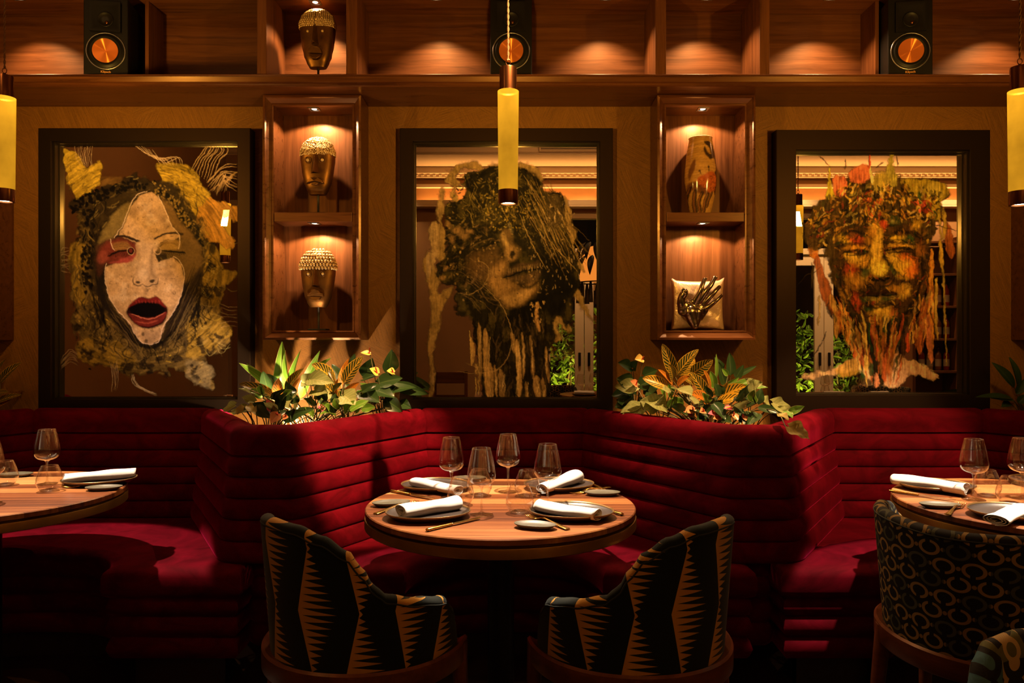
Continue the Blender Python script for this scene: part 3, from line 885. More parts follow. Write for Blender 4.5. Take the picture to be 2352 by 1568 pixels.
# ================================================================ loudspeakers
def m_cone():
    m, nt, out = newmat('spun_copper_cone')
    t = nd(nt, 'ShaderNodeTexCoord')
    an = nd(nt, 'ShaderNodeBsdfAnisotropic', {0: (0.80, 0.28, 0.07, 1), 'Roughness': 0.36, 'Anisotropy': 0.75})
    tg = nd(nt, 'ShaderNodeTangent', direction_type='RADIAL', axis='Y')
    nt.links.new(tg.outputs[0], an.inputs['Tangent'])
    d = nd(nt, 'ShaderNodeBsdfDiffuse', {0: (0.58, 0.16, 0.035, 1)})
    mx = nd(nt, 'ShaderNodeMixShader', {0: 0.5, 1: an.outputs[0], 2: d.outputs[0]})
    nt.links.new(mx.outputs[0], out.inputs[0])
    return m
M['cone'] = m_cone()
M['gold_print'] = plain('copper_print', (0.55, 0.25, 0.06), 0.4)
def speaker(px, yf, rz, label):
    x = (px - 1176)/F*yf
    r = thing('loudspeaker', (x, yf, 2.5605), label, 'speaker', 'black bookshelf loudspeakers', rz)
    w, h, dp = 0.098, 0.366, 0.21
    bx((-w, 0, 0.0), (w, dp, h), 'cabinet', M['black'], r, bevel=0.004)
    # flared horn in a square plate, a round throat at its centre
    mb = MB(); mb.frame(-0.068, 0.068, 0.205, 0.345, [(0, 0.0), (0, -0.012), (0.004, -0.012), (0.020, -0.006), (0.052, -0.002)])
    mb.build('horn', M['black'], r, auto=30)
    zc = 0.262
    mb = MB(xf=Matrix.Translation((0, 0, zc)) @ Matrix.Rotation(PI/2, 4, 'X'))
    mb.lathe([(0.034, 0.002), (0.0345, 0.009), (0.032, 0.009), (0.028, 0.005), (0.012, 0.0045), (0.0001, 0.0045)], 32)
    t = mb.build('tweeter', M['black_metal'], r)
    mb = MB(); mb.ell((0.006, -0.006, zc-0.014), (0.008, 0.006, 0.008)); mb.build('tweeter_dome', M['copper'], r)
    zw = 0.115
    X = Matrix.Translation((0, 0, zw)) @ Matrix.Rotation(PI/2, 4, 'X')
    mb = MB(xf=X); mb.lathe([(0.088, -0.001), (0.0885, 0.003), (0.085, 0.0045), (0.083, 0.0035)], 48); mb.build('trim_ring', M['steel'], r)
    mb = MB(xf=X); mb.lathe([(0.083, 0.0035), (0.078, 0.003), (0.073, 0.010), (0.066, 0.0115), (0.060, 0.010), (0.056, 0.008)], 48); mb.build('surround', M['black'], r)
    mb = MB(xf=X); mb.lathe([(0.057, 0.0095), (0.03, 0.005), (0.0001, 0.001)], 48); o = mb.build('cone', M['cone'], r, label='spun copper cone')
    cu = bpy.data.curves.new('lettering', 'FONT'); cu.body = 'Klipsch'; cu.size = 0.0155; cu.align_x = 'CENTER'; cu.align_y = 'CENTER'; cu.extrude = 0.0003; cu.offset = 0.0002
    cu.materials.append(M['gold_print'])
    tmp = bpy.data.objects.new('lettering_curve', cu)
    me = bpy.data.meshes.new_from_object(tmp); bpy.data.objects.remove(tmp)
    o = bpy.data.objects.new('lettering', me); COL.objects.link(o); o.parent = r
    o.location = (0, -0.0006, 0.0175); o.rotation_euler = (PI/2, 0, 0)
    return r
speaker(243, 3.463, 0.16, 'black loudspeaker on the cabinet shelf at the left')
speaker(1174, 3.462, 0.0, 'black loudspeaker on the cabinet shelf behind the middle lamp cord')
speaker(2091, 3.463, -0.16, 'black loudspeaker on the cabinet shelf at the right')

# ================================================================ chairs
def uvxy(nt):
    t = nd(nt, 'ShaderNodeTexCoord')
    s = nd(nt, 'ShaderNodeSeparateXYZ', {0: t.outputs['UV']})
    return s.outputs[0], s.outputs[1]
def weave(nt, u, v, f=900):
    a = mth(nt, 'SINE', mth(nt, 'MULTIPLY', u, f)); b = mth(nt, 'SINE', mth(nt, 'MULTIPLY', v, f*1.1))
    return mth(nt, 'MULTIPLY', a, b)
def m_zigzag():
    m, nt, out = newmat('sawtooth_fabric')
    u, v = uvxy(nt)
    s = mth(nt, 'DIVIDE', u, 0.128)
    i = mth(nt, 'FLOOR', s); fx = mth(nt, 'FRACT', s)
    ph = mth(nt, 'MULTIPLY', mth(nt, 'MODULO', mth(nt, 'ADD', i, 100.0), 2.0), 0.5)
    t = mth(nt, 'FRACT', mth(nt, 'ADD', mth(nt, 'DIVIDE', v, 0.33), mth(nt, 'ADD', ph, 0.12)))
    tri = mth(nt, 'SUBTRACT', 1.0, mth(nt, 'ABSOLUTE', mth(nt, 'MULTIPLY_ADD', t, 2.0, -1.0)))
    lx = mth(nt, 'SUBTRACT', fx, mth(nt, 'MULTIPLY_ADD', tri, -0.28, 0.30))
    ln = mth(nt, 'MULTIPLY_ADD', tri, 0.78, 0.06)
    q = mth(nt, 'DIVIDE', lx, ln)
    k = mth(nt, 'FRACT', mth(nt, 'DIVIDE', mth(nt, 'ADD', v, mth(nt, 'MULTIPLY', lx, 0.004)), 0.0185))
    tooth = mth(nt, 'SUBTRACT', 1.0, mth(nt, 'ABSOLUTE', mth(nt, 'MULTIPLY_ADD', k, 2.0, -1.0)))
    # gold while q < tooth profile, and right of the strip edge
    g = mth(nt, 'MULTIPLY', mth(nt, 'GREATER_THAN', lx, 0.0), mth(nt, 'LESS_THAN', mth(nt, 'MULTIPLY_ADD', q, 1.08, -0.10), tooth))
    wv = weave(nt, u, v, 1500)
    gold = mixc(nt, mth(nt, 'MULTIPLY_ADD', wv, 0.25, 0.3), (0.48, 0.24, 0.036), (0.26, 0.125, 0.018))
    blk = mixc(nt, mth(nt, 'MULTIPLY_ADD', wv, 0.5, 0.5), (0.005, 0.0095, 0.006), (0.0015, 0.0035, 0.002))
    grn = mth(nt, 'MULTIPLY', mth(nt, 'GREATER_THAN', v, 10.0), 1.0)
    c = mixc(nt, g, blk, gold)
    principled(nt, out, c, 0.8, 0, bump=wv, bstr=0.15, bdist=0.0006, spec=0.15, Sheen_Weight=0.08)
    return m
def m_rings():
    m, nt, out = newmat('ring_chain_fabric')
    u, v = uvxy(nt)
    # staggered rings, bright ones and dim ones by turns, small links between them
    su = mth(nt, 'DIVIDE', u, 0.070)
    row = mth(nt, 'FLOOR', mth(nt, 'DIVIDE', v, 0.043))
    off = mth(nt, 'MULTIPLY', mth(nt, 'MODULO', mth(nt, 'ADD', row, 100.0), 2.0), 0.5)
    x = mth(nt, 'ADD', su, off)
    cu_ = mth(nt, 'FLOOR', x)
    fx = mth(nt, 'MULTIPLY', mth(nt, 'SUBTRACT', mth(nt, 'FRACT', x), 0.5), 0.070)
    fy = mth(nt, 'MULTIPLY', mth(nt, 'SUBTRACT', mth(nt, 'FRACT', mth(nt, 'DIVIDE', v, 0.043)), 0.5), 0.043)
    r = mth(nt, 'SQRT', mth(nt, 'ADD', mth(nt, 'POWER', mth(nt, 'MULTIPLY', fx, 0.88), 2.0), mth(nt, 'POWER', mth(nt, 'MULTIPLY', fy, 1.18), 2.0)))
    ring = mth(nt, 'LESS_THAN', mth(nt, 'ABSOLUTE', mth(nt, 'SUBTRACT', r, 0.0208)), 0.0040)
    # a gap in each ring, opening alternately
    side = mth(nt, 'MULTIPLY_ADD', mth(nt, 'MODULO', mth(nt, 'ADD', row, 100.0), 2.0), 2.0, -1.0)
    gap = mth(nt, 'MULTIPLY', mth(nt, 'LESS_THAN', mth(nt, 'ABSOLUTE', mth(nt, 'ADD', fx, 0.003)), 0.0062), mth(nt, 'GREATER_THAN', mth(nt, 'MULTIPLY', fy, side), 0.008))
    ring = mth(nt, 'MULTIPLY', ring, mth(nt, 'SUBTRACT', 1.0, gap))
    d = mth(nt, 'SQRT', mth(nt, 'ADD', mth(nt, 'POWER', mth(nt, 'SUBTRACT', mth(nt, 'ABSOLUTE', fx), 0.035), 2.0), mth(nt, 'POWER', fy, 2.0)))
    dot = mth(nt, 'LESS_THAN', d, 0.0056)
    alt = mth(nt, 'MODULO', mth(nt, 'ADD', mth(nt, 'ADD', cu_, row), 200.0), 3.0)
    dim = mth(nt, 'GREATER_THAN', alt, 1.5)
    wv = weave(nt, u, v, 2000)
    col = mixc(nt, dim, (0.25, 0.155, 0.045), (0.055, 0.060, 0.032))
    col = mixc(nt, mth(nt, 'MULTIPLY_ADD', wv, 0.2, 0.2), col, (0.03, 0.02, 0.008))
    c = mixc(nt, mth(nt, 'MAXIMUM', ring, mth(nt, 'MULTIPLY', dot, 0.9), clamp=True), (0.0045, 0.0045, 0.0055), col)
    principled(nt, out, c, 0.75, 0, bump=wv, bstr=0.12, bdist=0.0006, spec=0.18)
    return m
def m_loops():
    m, nt, out = newmat('teal_loop_fabric')
    u, v = uvxy(nt)
    w = nd(nt, 'ShaderNodeCombineXYZ', {0: mth(nt, 'MULTIPLY', u, 16.0), 1: mth(nt, 'MULTIPLY', v, 16.0)}).outputs[0]
    vo = nd(nt, 'ShaderNodeTexVoronoi', {'Vector': w, 'Scale': 1.0, 'Randomness': 0.75}, feature='F1')
    d = vo.outputs['Distance']
    band = mth(nt, 'FRACT', mth(nt, 'MULTIPLY', d, 2.1))
    on = mth(nt, 'MULTIPLY', mth(nt, 'GREATER_THAN', band, 0.52), mth(nt, 'LESS_THAN', band, 0.92))
    hue = mth(nt, 'GREATER_THAN', nd(nt, 'ShaderNodeSeparateColor', {0: vo.outputs['Color']}).outputs[0], 0.6)
    wv = weave(nt, u, v, 1400)
    col = mixc(nt, hue, (0.40, 0.27, 0.11), (0.05, 0.13, 0.16))
    dk = mixc(nt, mth(nt, 'GREATER_THAN', nd(nt, 'ShaderNodeSeparateColor', {0: vo.outputs['Color']}).outputs[1], 0.72), (0.008, 0.007, 0.006), (0.10, 0.10, 0.03))
    c = mixc(nt, on, dk, col)
    c = mixc(nt, mth(nt, 'MULTIPLY_ADD', wv, 0.15, 0.15), c, (0.02, 0.015, 0.008))
    principled(nt, out, c, 0.7, 0, bump=wv, bstr=0.15, bdist=0.0006, spec=0.2)
    return m
M['zigzag'], M['rings'], M['loops'] = m_zigzag(), m_rings(), m_loops()
M['seat_dark'] = plain('dark_green_seat_cloth', (0.012, 0.016, 0.010), 0.85, bstr=0.2, bscale=400)

TOP_ARM = [(0, 0.842), (18, 0.838), (33, 0.815), (46, 0.778), (53, 0.735), (60, 0.685), (67, 0.660), (85, 0.640), (106, 0.622), (114, 0.590), (121, 0.535), (126, 0.47)]
TOP_TUB = [(0, 0.805), (40, 0.812), (75, 0.812), (88, 0.80), (98, 0.76), (108, 0.68), (116, 0.58), (122, 0.47)]
def chair(x, y, face, top, fabric, label, cat_group, R=0.285):
    r = thing('dining_chair', (x, y, 0), label, 'chair', cat_group, face - PI/2)
    # local frame: the sitter faces +y, th = 0 at the middle of the back
    def at(th, rad, z):
        e = 0.96 + 0.04*math.cos(2*th)
        return (math.sin(th)*rad, -math.cos(th)*rad*e, z)
    TH = top[-1][0]
    n = 96
    z0 = 0.452
    rows, uv = [], []
    for k in range(n + 1):
        dg = -TH + 2*TH*k/n
        th = math.radians(dg)
        zt = interp(top, abs(dg))
        fl = 0.030
        row, ur = [], []
        T = 0.042
        end = min(1.0, (TH - abs(dg))/7.0)
        T = T*math.sqrt(max(0.05, end))
        def rad(z): return R - 0.012 + fl*(z - z0)/0.4
        prof = []
        for j in range(11):
            z = lerp(z0, zt - T*0.5, j/10)
            prof.append((rad(z) - 0.004*math.cos(PI*j/10)*0, z))
        zc, rc = zt - T*0.5, rad(zt) - T*0.5
        for j in range(1, 8):
            a = PI*j/8
            prof.append((rc + T*0.5*math.cos(a), zc + T*0.5*math.sin(a)))
        for j in range(1, 9):
            z = lerp(zt - T*0.5, z0, j/8)
            prof.append((rad(z) - T - 0.004, z))
        for j, (ra, z) in enumerate(prof):
            row.append(at(th, ra, z)); ur.append((R*th + 0.035, z if j <= 18 else z))
        rows.append(row); uv.append(ur)
    mb = MB(); mb.grid(rows, uv=uv, cap0=True, cap1=True)
    mb.build('backrest', fabric, r, auto=70)
    # welt along the top seam
    mb = MB(); mb.tube([at(math.radians(-TH+2*TH*k/n), R-0.0128+0.03*(interp(top, abs(-TH+2*TH*k/n))-0.018-z0)/0.4, interp(top, abs(-TH+2*TH*k/n))-0.020) for k in range(3, n-2)], 0.0026, 6)
    mb.build('piping', M['seat_dark'], r)
    # cushion
    mb = MB(); mb.lathe([(0.0001, 0.505), (R-0.09, 0.500), (R-0.062, 0.485), (R-0.058, 0.45), (0.0001, 0.445)], 48); mb.build('seat', M['seat_dark'], r)
    # curved rail the shell sits in, closed across the front
    pts = []
    for k in range(73):
        th = math.radians(-132 + 264*k/72); pts.append(th)
    rows = []
    for th in pts:
        rows.append([at(th, R-0.026, 0.412), at(th, R+0.008, 0.410), at(th, R+0.013, 0.416), at(th, R+0.013, 0.466), at(th, R+0.006, 0.472), at(th, R-0.026, 0.452)])
    mb = MB(); mb.grid(rows, cv=True, cap0=True, cap1=True, flip=True); mb.build('seat_rail', M['wood_chair'], r, auto=40)
    for s in (-1, 1):
        for dg, sp in ((50, 0.045), (126, 0.02)):
            th = math.radians(s*dg)
            a = Vector(at(th, R-0.006, 0.462)); b = Vector(at(th, R-0.006+sp, 0.0))
            mb = MB()
            t = Vector((math.cos(th), math.sin(th), 0)); nn = Vector((math.sin(th), -math.cos(th), 0))
            rr = []
            for q, (wa, wb) in ((0.0, (0.026, 0.021)), (0.3, (0.021, 0.019)), (1.0, (0.012, 0.012))):
                c = a.lerp(b, q)
                rr.append([c + t*wa*math.cos(2*PI*k/12)*(1.12 if k % 3 else 1) + nn*wb*math.sin(2*PI*k/12)*(1.12 if k % 3 else 1) for k in range(12)])
            mb.grid(rr, cv=True, cap0=True, cap1=True, flip=True); mb.build('leg', M['wood_chair'], r, auto=50)
    return r
G = 'patterned tub chairs'
chair(-0.418, 2.14, math.radians(43), TOP_ARM, M['zigzag'], 'sawtooth-patterned tub chair at the left front of the middle table', G)
chair(0.334, 2.13, math.radians(137), TOP_ARM, M['zigzag'], 'sawtooth-patterned tub chair at the right front of the middle table', G)
ring_chair = chair(1.385, 2.15, math.radians(38), TOP_TUB, M['rings'], 'ring-patterned tub chair with its back to the camera, right table', G)
chair(1.185, 1.45, math.radians(183), TOP_ARM, M['loops'], 'teal and sand patterned chair cut by the bottom right corner', G)
# ================================================================ painted faces on the mirrors
def _hash_noise(seed):
    return np.random.RandomState(seed).rand(128, 128)
_NT = {}
def vnoise(X, Y, seed=0):
    if seed not in _NT: _NT[seed] = _hash_noise(seed)
    T = _NT[seed]
    xi = np.floor(X).astype(int); yi = np.floor(Y).astype(int)
    fx = X - xi; fy = Y - yi
    fx = fx*fx*(3-2*fx); fy = fy*fy*(3-2*fy)
    a = T[xi % 128, yi % 128]; b = T[(xi+1) % 128, yi % 128]; c = T[xi % 128, (yi+1) % 128]; d = T[(xi+1) % 128, (yi+1) % 128]
    return (a*(1-fx)+b*fx)*(1-fy) + (c*(1-fx)+d*fx)*fy
def fbm(X, Y, s, seed=0, o=4):
    r = 0; am = 0.5; tot = 0
    for k in range(o):
        r = r + am*vnoise(X/s*(2**k) + 17.3*k, Y/s*(2**k) + 9.1*k, seed+k); tot += am; am *= 0.55
    return r/tot

class Canvas:
    def __init__(s, x0, x1, y0, y1, step, conv):
        s.x0, s.y0, s.st = x0, y0, step
        s.w = int((x1-x0)/step)+1; s.h = int((y1-y0)/step)+1
        s.X, s.Y = np.meshgrid(x0+np.arange(s.w)*(x1-x0)/(s.w-1), y0+np.arange(s.h)*(y1-y0)/(s.h-1))
        s.C = np.zeros((s.h, s.w, 3)); s.A = np.zeros((s.h, s.w)); s.conv = conv
    def win(s, xa, xb, ya, yb):
        i0 = max(0, int((xa-s.x0)/s.st)); i1 = min(s.w, int((xb-s.x0)/s.st)+2)
        j0 = max(0, int((ya-s.y0)/s.st)); j1 = min(s.h, int((yb-s.y0)/s.st)+2)
        if i1 <= i0 or j1 <= j0: return None
        return (slice(j0, j1), slice(i0, i1))
    def comp(s, sl, m, col):
        col = np.asarray(s.conv(col)) if not isinstance(col, np.ndarray) else col
        A = s.A[sl]; C = s.C[sl]
        An = m + A*(1-m)
        w = np.where(An > 1e-6, m/np.maximum(An, 1e-6), 0)[..., None]
        s.C[sl] = C*(1-w) + col*w
        s.A[sl] = An
    def sdf(s, pts, X, Y):
        P = np.asarray(pts, float); n = len(P)
        ins = np.zeros(X.shape, bool); D = np.full(X.shape, 1e9)
        for k in range(n):
            x1, y1 = P[k]; x2, y2 = P[(k+1) % n]
            if y1 != y2:
                c = ((y1 > Y) != (y2 > Y)) & (X < (x2-x1)*(Y-y1)/(y2-y1)+x1)
                ins ^= c
            dx, dy = x2-x1, y2-y1
            L = dx*dx+dy*dy+1e-9
            t = np.clip(((X-x1)*dx+(Y-y1)*dy)/L, 0, 1)
            D = np.minimum(D, (X-x1-t*dx)**2+(Y-y1-t*dy)**2)
        D = np.sqrt(D)
        return np.where(ins, -D, D)
    def poly(s, pts, col, a=1.0, soft=5, warp=0, ws=40, seed=1, tex=0, ts=30, smooth=True):
        if smooth:
            q = [(p[0], p[1], 0) for p in pts]; q = [q[-1]] + q + [q[0], q[1]]
            c = catmull(q, 4); pts = [(p[0], p[1]) for p in c[4:-4]]
        xs = [p[0] for p in pts]; ys = [p[1] for p in pts]; mg = soft+warp+4
        sl = s.win(min(xs)-mg, max(xs)+mg, min(ys)-mg, max(ys)+mg)
        if sl is None: return
        X, Y = s.X[sl], s.Y[sl]
        if warp:
            Xw = X + warp*2*(fbm(X, Y, ws, seed)-0.5)*1.6; Yw = Y + warp*2*(fbm(X, Y, ws, seed+50)-0.5)*1.6
        else: Xw, Yw = X, Y
        m = np.clip(0.5 - s.sdf(pts, Xw, Yw)/(2*soft), 0, 1)*a
        if tex: m = m*np.clip(1 - tex*1.7*np.clip(fbm(X, Y, ts, seed+7)-0.42, 0, 1)*2, 0, 1)
        s.comp(sl, m, col)
    def ell(s, cx, cy, rx, ry, col, a=1.0, rot=0, soft=0.5, warp=0, ws=30, seed=1):
        r = max(rx, ry)*1.5 + warp
        sl = s.win(cx-r, cx+r, cy-r, cy+r)
        if sl is None: return
        X, Y = s.X[sl], s.Y[sl]
        if warp: X = X + warp*3*(fbm(X, Y, ws, seed)-0.5); Y = Y + warp*3*(fbm(X, Y, ws, seed+50)-0.5)
        c, n = math.cos(rot), math.sin(rot)
        dx, dy = X-cx, Y-cy
        d = np.sqrt(((dx*c+dy*n)/rx)**2 + ((-dx*n+dy*c)/ry)**2)
        s.comp(sl, np.clip((1+soft*0.5-d)/max(soft, 0.02), 0, 1)*a, col)
    def line(s, pts, w, col, a=1.0, taper=(0.3, 0.3), soft=1.6, curve=True, n=5):
        if curve and len(pts) > 2 and w <= 4.0 and taper == (0.3, 0.3):
            s.q = getattr(s, 'q', None) or random.Random(77)
            pts = [(p[0]+s.q.uniform(-5, 5), p[1]+s.q.uniform(-5, 5)) for p in pts]
        if curve and len(pts) > 2: pts = [(p[0], p[1]) for p in catmull([(p[0], p[1], 0) for p in pts], n)]
        N = len(pts)-1
        xs = [p[0] for p in pts]; ys = [p[1] for p in pts]; mg = w+soft+3
        sl = s.win(min(xs)-mg, max(xs)+mg, min(ys)-mg, max(ys)+mg)
        if sl is None: return
        X, Y = s.X[sl], s.Y[sl]
        B = np.full(X.shape, 1e9)
        for k in range(N):
            x1, y1 = pts[k]; x2, y2 = pts[k+1]
            dx, dy = x2-x1, y2-y1
            t = np.clip(((X-x1)*dx+(Y-y1)*dy)/(dx*dx+dy*dy+1e-9), 0, 1)
            u = (k+t)/N
            ww = w*0.5*np.minimum(1, np.minimum(taper[0]+u*5*(1-taper[0]), taper[1]+(1-u)*5*(1-taper[1])))
            B = np.minimum(B, np.sqrt((X-x1-t*dx)**2+(Y-y1-t*dy)**2) - ww)
        s.comp(sl, np.clip(0.5 - B/soft, 0, 1)*a, col)
    def dabs(s, n, pts, cols, L=(10, 30), W=(3, 8), ang=0.0, jit=0.5, a=(0.4, 0.9), seed=3, keep=0.0, bend=0.3, needA=0.0):
        """short strokes strewn inside a polygon; ang is a number or a function of (x, y)"""
        rd = random.Random(seed)
        xs = [p[0] for p in pts]; ys = [p[1] for p in pts]
        P = np.asarray(pts, float)
        k = 0; tries = 0
        while k < n and tries < n*6:
            tries += 1
            x, y = rd.uniform(min(xs), max(xs)), rd.uniform(min(ys), max(ys))
            ins = False
            for (x1, y1), (x2, y2) in zip(pts, list(pts[1:])+[pts[0]]):
                if (y1 > y) != (y2 > y) and x < (x2-x1)*(y-y1)/(y2-y1)+x1: ins = not ins
            if not ins: continue
            if needA:
                i, j = int((x-s.x0)/s.st), int((y-s.y0)/s.st)
                if not (0 <= i < s.w and 0 <= j < s.h) or s.A[j, i] < needA: continue
            k += 1
            t = (ang(x, y) if callable(ang) else ang) + rd.gauss(0, jit)
            l = rd.uniform(*L)*0.5; b = rd.uniform(-bend, bend)*l
            dx, dy = math.cos(t), math.sin(t)
            s.line([(x-dx*l, y-dy*l), (x-dy*b, y+dx*b), (x+dx*l, y+dy*l)], rd.uniform(*W), rd.choice(cols), rd.uniform(*a), n=2)
    def grain(s, amt, sc, seed=9, lo=0.5):
        f = 1 + amt*(fbm(s.X, s.Y, sc, seed, 5)-0.5)*2
        s.C *= np.clip(f, lo, 2)[..., None]
    def warp(s, amp, sc, seed=5):
        """push the wet paint about a little"""
        dx = (fbm(s.X, s.Y, sc, seed, 4)-0.5)*2*amp; dy = (fbm(s.X, s.Y, sc, seed+40, 4)-0.5)*2*amp
        i = np.clip((s.X+dx-s.x0)/s.st, 0, s.w-1.001); j = np.clip((s.Y+dy-s.y0)/s.st, 0, s.h-1.001)
        i0 = i.astype(int); j0 = j.astype(int); fi = (i-i0); fj = (j-j0)
        def g(Q):
            if Q.ndim == 3: a, b = fi[..., None], fj[..., None]
            else: a, b = fi, fj
            return (Q[j0, i0]*(1-a)+Q[j0, i0+1]*a)*(1-b)+(Q[j0+1, i0]*(1-a)+Q[j0+1, i0+1]*a)*b
        P = g(s.C*s.A[..., None]); s.A = g(s.A); s.C = P/np.maximum(s.A, 1e-4)[..., None]
    def streak(s, amt, sx, sy, seed=9, ang=None, lo=0.35, hi=1.7):
        """bristle marks: noise drawn out along one direction (or round a centre)"""
        if ang is None: U, V = s.X/sx, s.Y/sy
        else:
            cx, cy = ang
            th = np.arctan2(s.Y-cy, s.X-cx); r = np.hypot(s.X-cx, s.Y-cy)
            U, V = r/sx, th*260/sy
        n = fbm(U*10, V*10, 10, seed, 4)
        s.C *= np.clip(1+amt*(n-0.5)*3.4, lo, hi)[..., None]
    def mottle(s, sl_pts, col, a, sc, thr, seed, soft=0.08):
        """noise patches of one colour inside a polygon"""
        xs = [p[0] for p in sl_pts]; ys = [p[1] for p in sl_pts]
        sl = s.win(min(xs)-5, max(xs)+5, min(ys)-5, max(ys)+5)
        X, Y = s.X[sl], s.Y[sl]
        m = np.clip((fbm(X, Y, sc, seed)-thr)/soft, 0, 1)*np.clip(0.5-s.sdf(sl_pts, X, Y)/16, 0, 1)*a
        s.comp(sl, m, col)

def conv_for(k, bl=0.27):
    def conv(c):
        r, g, b = lin(c)
        return (min(0.85, r/0.42*k), min(0.80, g/0.36*k), min(0.7, b/bl*k))
    return conv

BLK = (14, 10, 6)
def paint_woman():
    c = Canvas(188, 1157, 128, 1510, 2.7, conv_for(0.40, 0.15))
    Y1, Y2, Y3, Y4 = (186, 148, 34), (134, 102, 26), (92, 70, 24), (170, 138, 66)
    rd = random.Random(5)
    # ragged yellow clouds of paint round the head
    halo = [(270,480),(330,420),(430,370),(560,320),(700,330),(830,330),(930,420),(985,560),(1010,700),(1050,800),(1080,900),(1060,1000),(1075,1100),(1120,1160),(1060,1260),(980,1290),(1010,1400),(990,1460),(900,1380),(800,1350),(780,1400),(730,1370),(560,1385),(460,1340),(300,1310),(270,1230),(275,1150),(255,1090),(265,980),(245,900),(260,800),(235,740),(270,660),(285,560)]
    c.poly(halo, Y3, 0.93, 7, 30, 60, 11)
    c.poly([(210,150),(260,160),(300,200),(320,240),(350,245),(400,215),(412,240),(400,340),(360,380),(300,395),(270,430),(255,380),(225,330),(230,270),(205,210)], Y1, 0.95, 4, 10, 30, 3)
    c.poly([(720,235),(800,228),(880,240),(940,290),(960,340),(1000,380),(1000,440),(950,520),(900,470),(850,390),(800,330),(750,320),(730,280)], Y1, 0.96, 5, 12, 40, 4)
    c.poly([(930,480),(1000,420),(1060,440),(1150,470),(1150,540),(1050,530),(1100,600),(1140,640),(1120,700),(1040,650),(980,640),(950,570)], (190,130,35), 0.9, 5, 14, 40, 6)
    c.poly([(405,310),(450,300),(520,310),(470,345),(410,350)], (120,85,30), 0.6, 10, 5)
    c.poly([(240,700),(300,640),(320,760),(300,900),(330,1000),(270,980),(250,880),(262,800),(235,760)], Y2, 0.85, 8, 16, 40, 8)
    c.poly([(960,690),(1040,680),(1070,800),(1160,830),(1100,880),(1060,890),(1080,950),(1010,1000),(970,900)], Y2, 0.9, 5, 12, 30, 9)
    c.poly([(900,1080),(1000,1020),(1050,1060),(1120,1150),(1060,1200),(1000,1260),(900,1290),(870,1200)], Y2, 0.85, 6, 16, 40, 10)
    c.poly([(290,1200),(400,1180),(520,1220),(600,1300),(520,1340),(330,1310),(285,1260)], Y2, 0.9, 8, 16, 40, 12)
    c.poly([(1010,1330),(1020,1410),(1000,1455),(960,1450),(880,1390),(880,1300)], (120,100,50), 0.65, 8, 14, 30, 13)
    for k, (pp, n) in enumerate(((halo, 380), ([(210,150),(410,210),(400,380),(260,430),(215,320)], 60), ([(720,235),(900,235),(1000,420),(900,480),(760,330)], 110))):
        c.dabs(n, pp, [Y1, Y2, Y2, Y3, Y3, (90,70,20), (70,52,18)], (12, 46), (3, 9), lambda x, y: math.atan2(y-760, x-650)+PI/2, 0.5, (0.25, 0.75), 20+k, needA=0.5)
    c.mottle(halo, (36, 25, 10), 0.9, 38, 0.56, 70, 0.12)
    c.mottle(halo, (140, 110, 40), 0.6, 46, 0.58, 75, 0.15)
    c.streak(0.5, 9, 60, 77, (650, 780))
    # scratched pale strands
    CR = (215, 175, 105)
    for k in range(9): c.line([(270+12*k+rd.uniform(-3,3), 130), (272+11*k, 180), (300+8*k+rd.uniform(-9,9), 245)], 2.6, CR, 0.6)
    for k in range(8): c.line([(590+14*k, 122+4*k), (640+16*k, 165+8*k), (700+20*k, 195), (740+17*k, 235)], 3, CR, 0.7)
    for k in range(9): c.line([(905+13*k, 262+10*k), (925+16*k, 210), (960+17*k, 165), (985+14*k, 132)], 4, (205,160,80), 0.8)
    for k in range(8): c.line([(985+8*k, 330+10*k), (1030+9*k, 290), (1085, 240+13*k), (1157, 228+22*k)], 4, (205,160,80), 0.75)
    for k in range(9): c.line([(1000+11*k, 380), (1040+10*k, 350-6*k), (1090+8*k, 330-8*k), (1120+6*k, 300-4*k)], 3, (190,145,70), 0.6)
    for k in range(10): c.line([(235, 690+14*k), (205, 688+14*k+rd.uniform(-10,10)), (190, 705+12*k)], 2.4, CR, 0.35)
    for k in range(7): c.line([(285, 1270+10*k), (240, 1240+12*k), (190, 1300+9*k)], 3, CR, 0.4)
    for k in range(6): c.line([(455+9*k, 1310), (470+6*k, 1390), (470+4*k+rd.uniform(-8,8), 1470)], 3, CR, 0.4)
    for k in range(4): c.line([(575+4*k, 1380), (600+5*k, 1440), (715, 1500-4*k)], 4, (190,160,95), 0.6)
    for k in range(6): c.line([(1060, 990+26*k), (1110, 1010+20*k), (1155, 1010+22*k)], 2.4, CR, 0.4)
    for k in range(26):
        x, y = rd.uniform(900, 1100), rd.uniform(620, 1250)
        c.line([(x, y), (x+30, y+20+rd.uniform(-20,20)), (x+75, y+rd.uniform(-40,30))], 2.2, (190,165,70), 0.4)
    # hair: dark mass with curls
    hair = [(240,440),(330,410),(420,360),(520,320),(580,290),(640,300),(700,330),(790,340),(840,400),(900,480),(950,560),(975,660),(985,760),(960,860),(930,960),(880,1060),(800,1160),(740,1230),(640,1230),(560,1170),(500,1110),(430,1020),(380,930),(345,820),(345,700),(360,600),(310,560),(290,500)]
    c.poly(hair, (45, 33, 14), 0.88, 8, 16, 30, 15)
    c.dabs(420, hair, [(20,14,8), (30,22,10), (60,45,18), (95,75,28), (120,98,40)], (10, 60), (3, 8), lambda x, y: math.atan2(y-800, x-640)+PI/2, 0.25, (0.4, 0.9), 31)
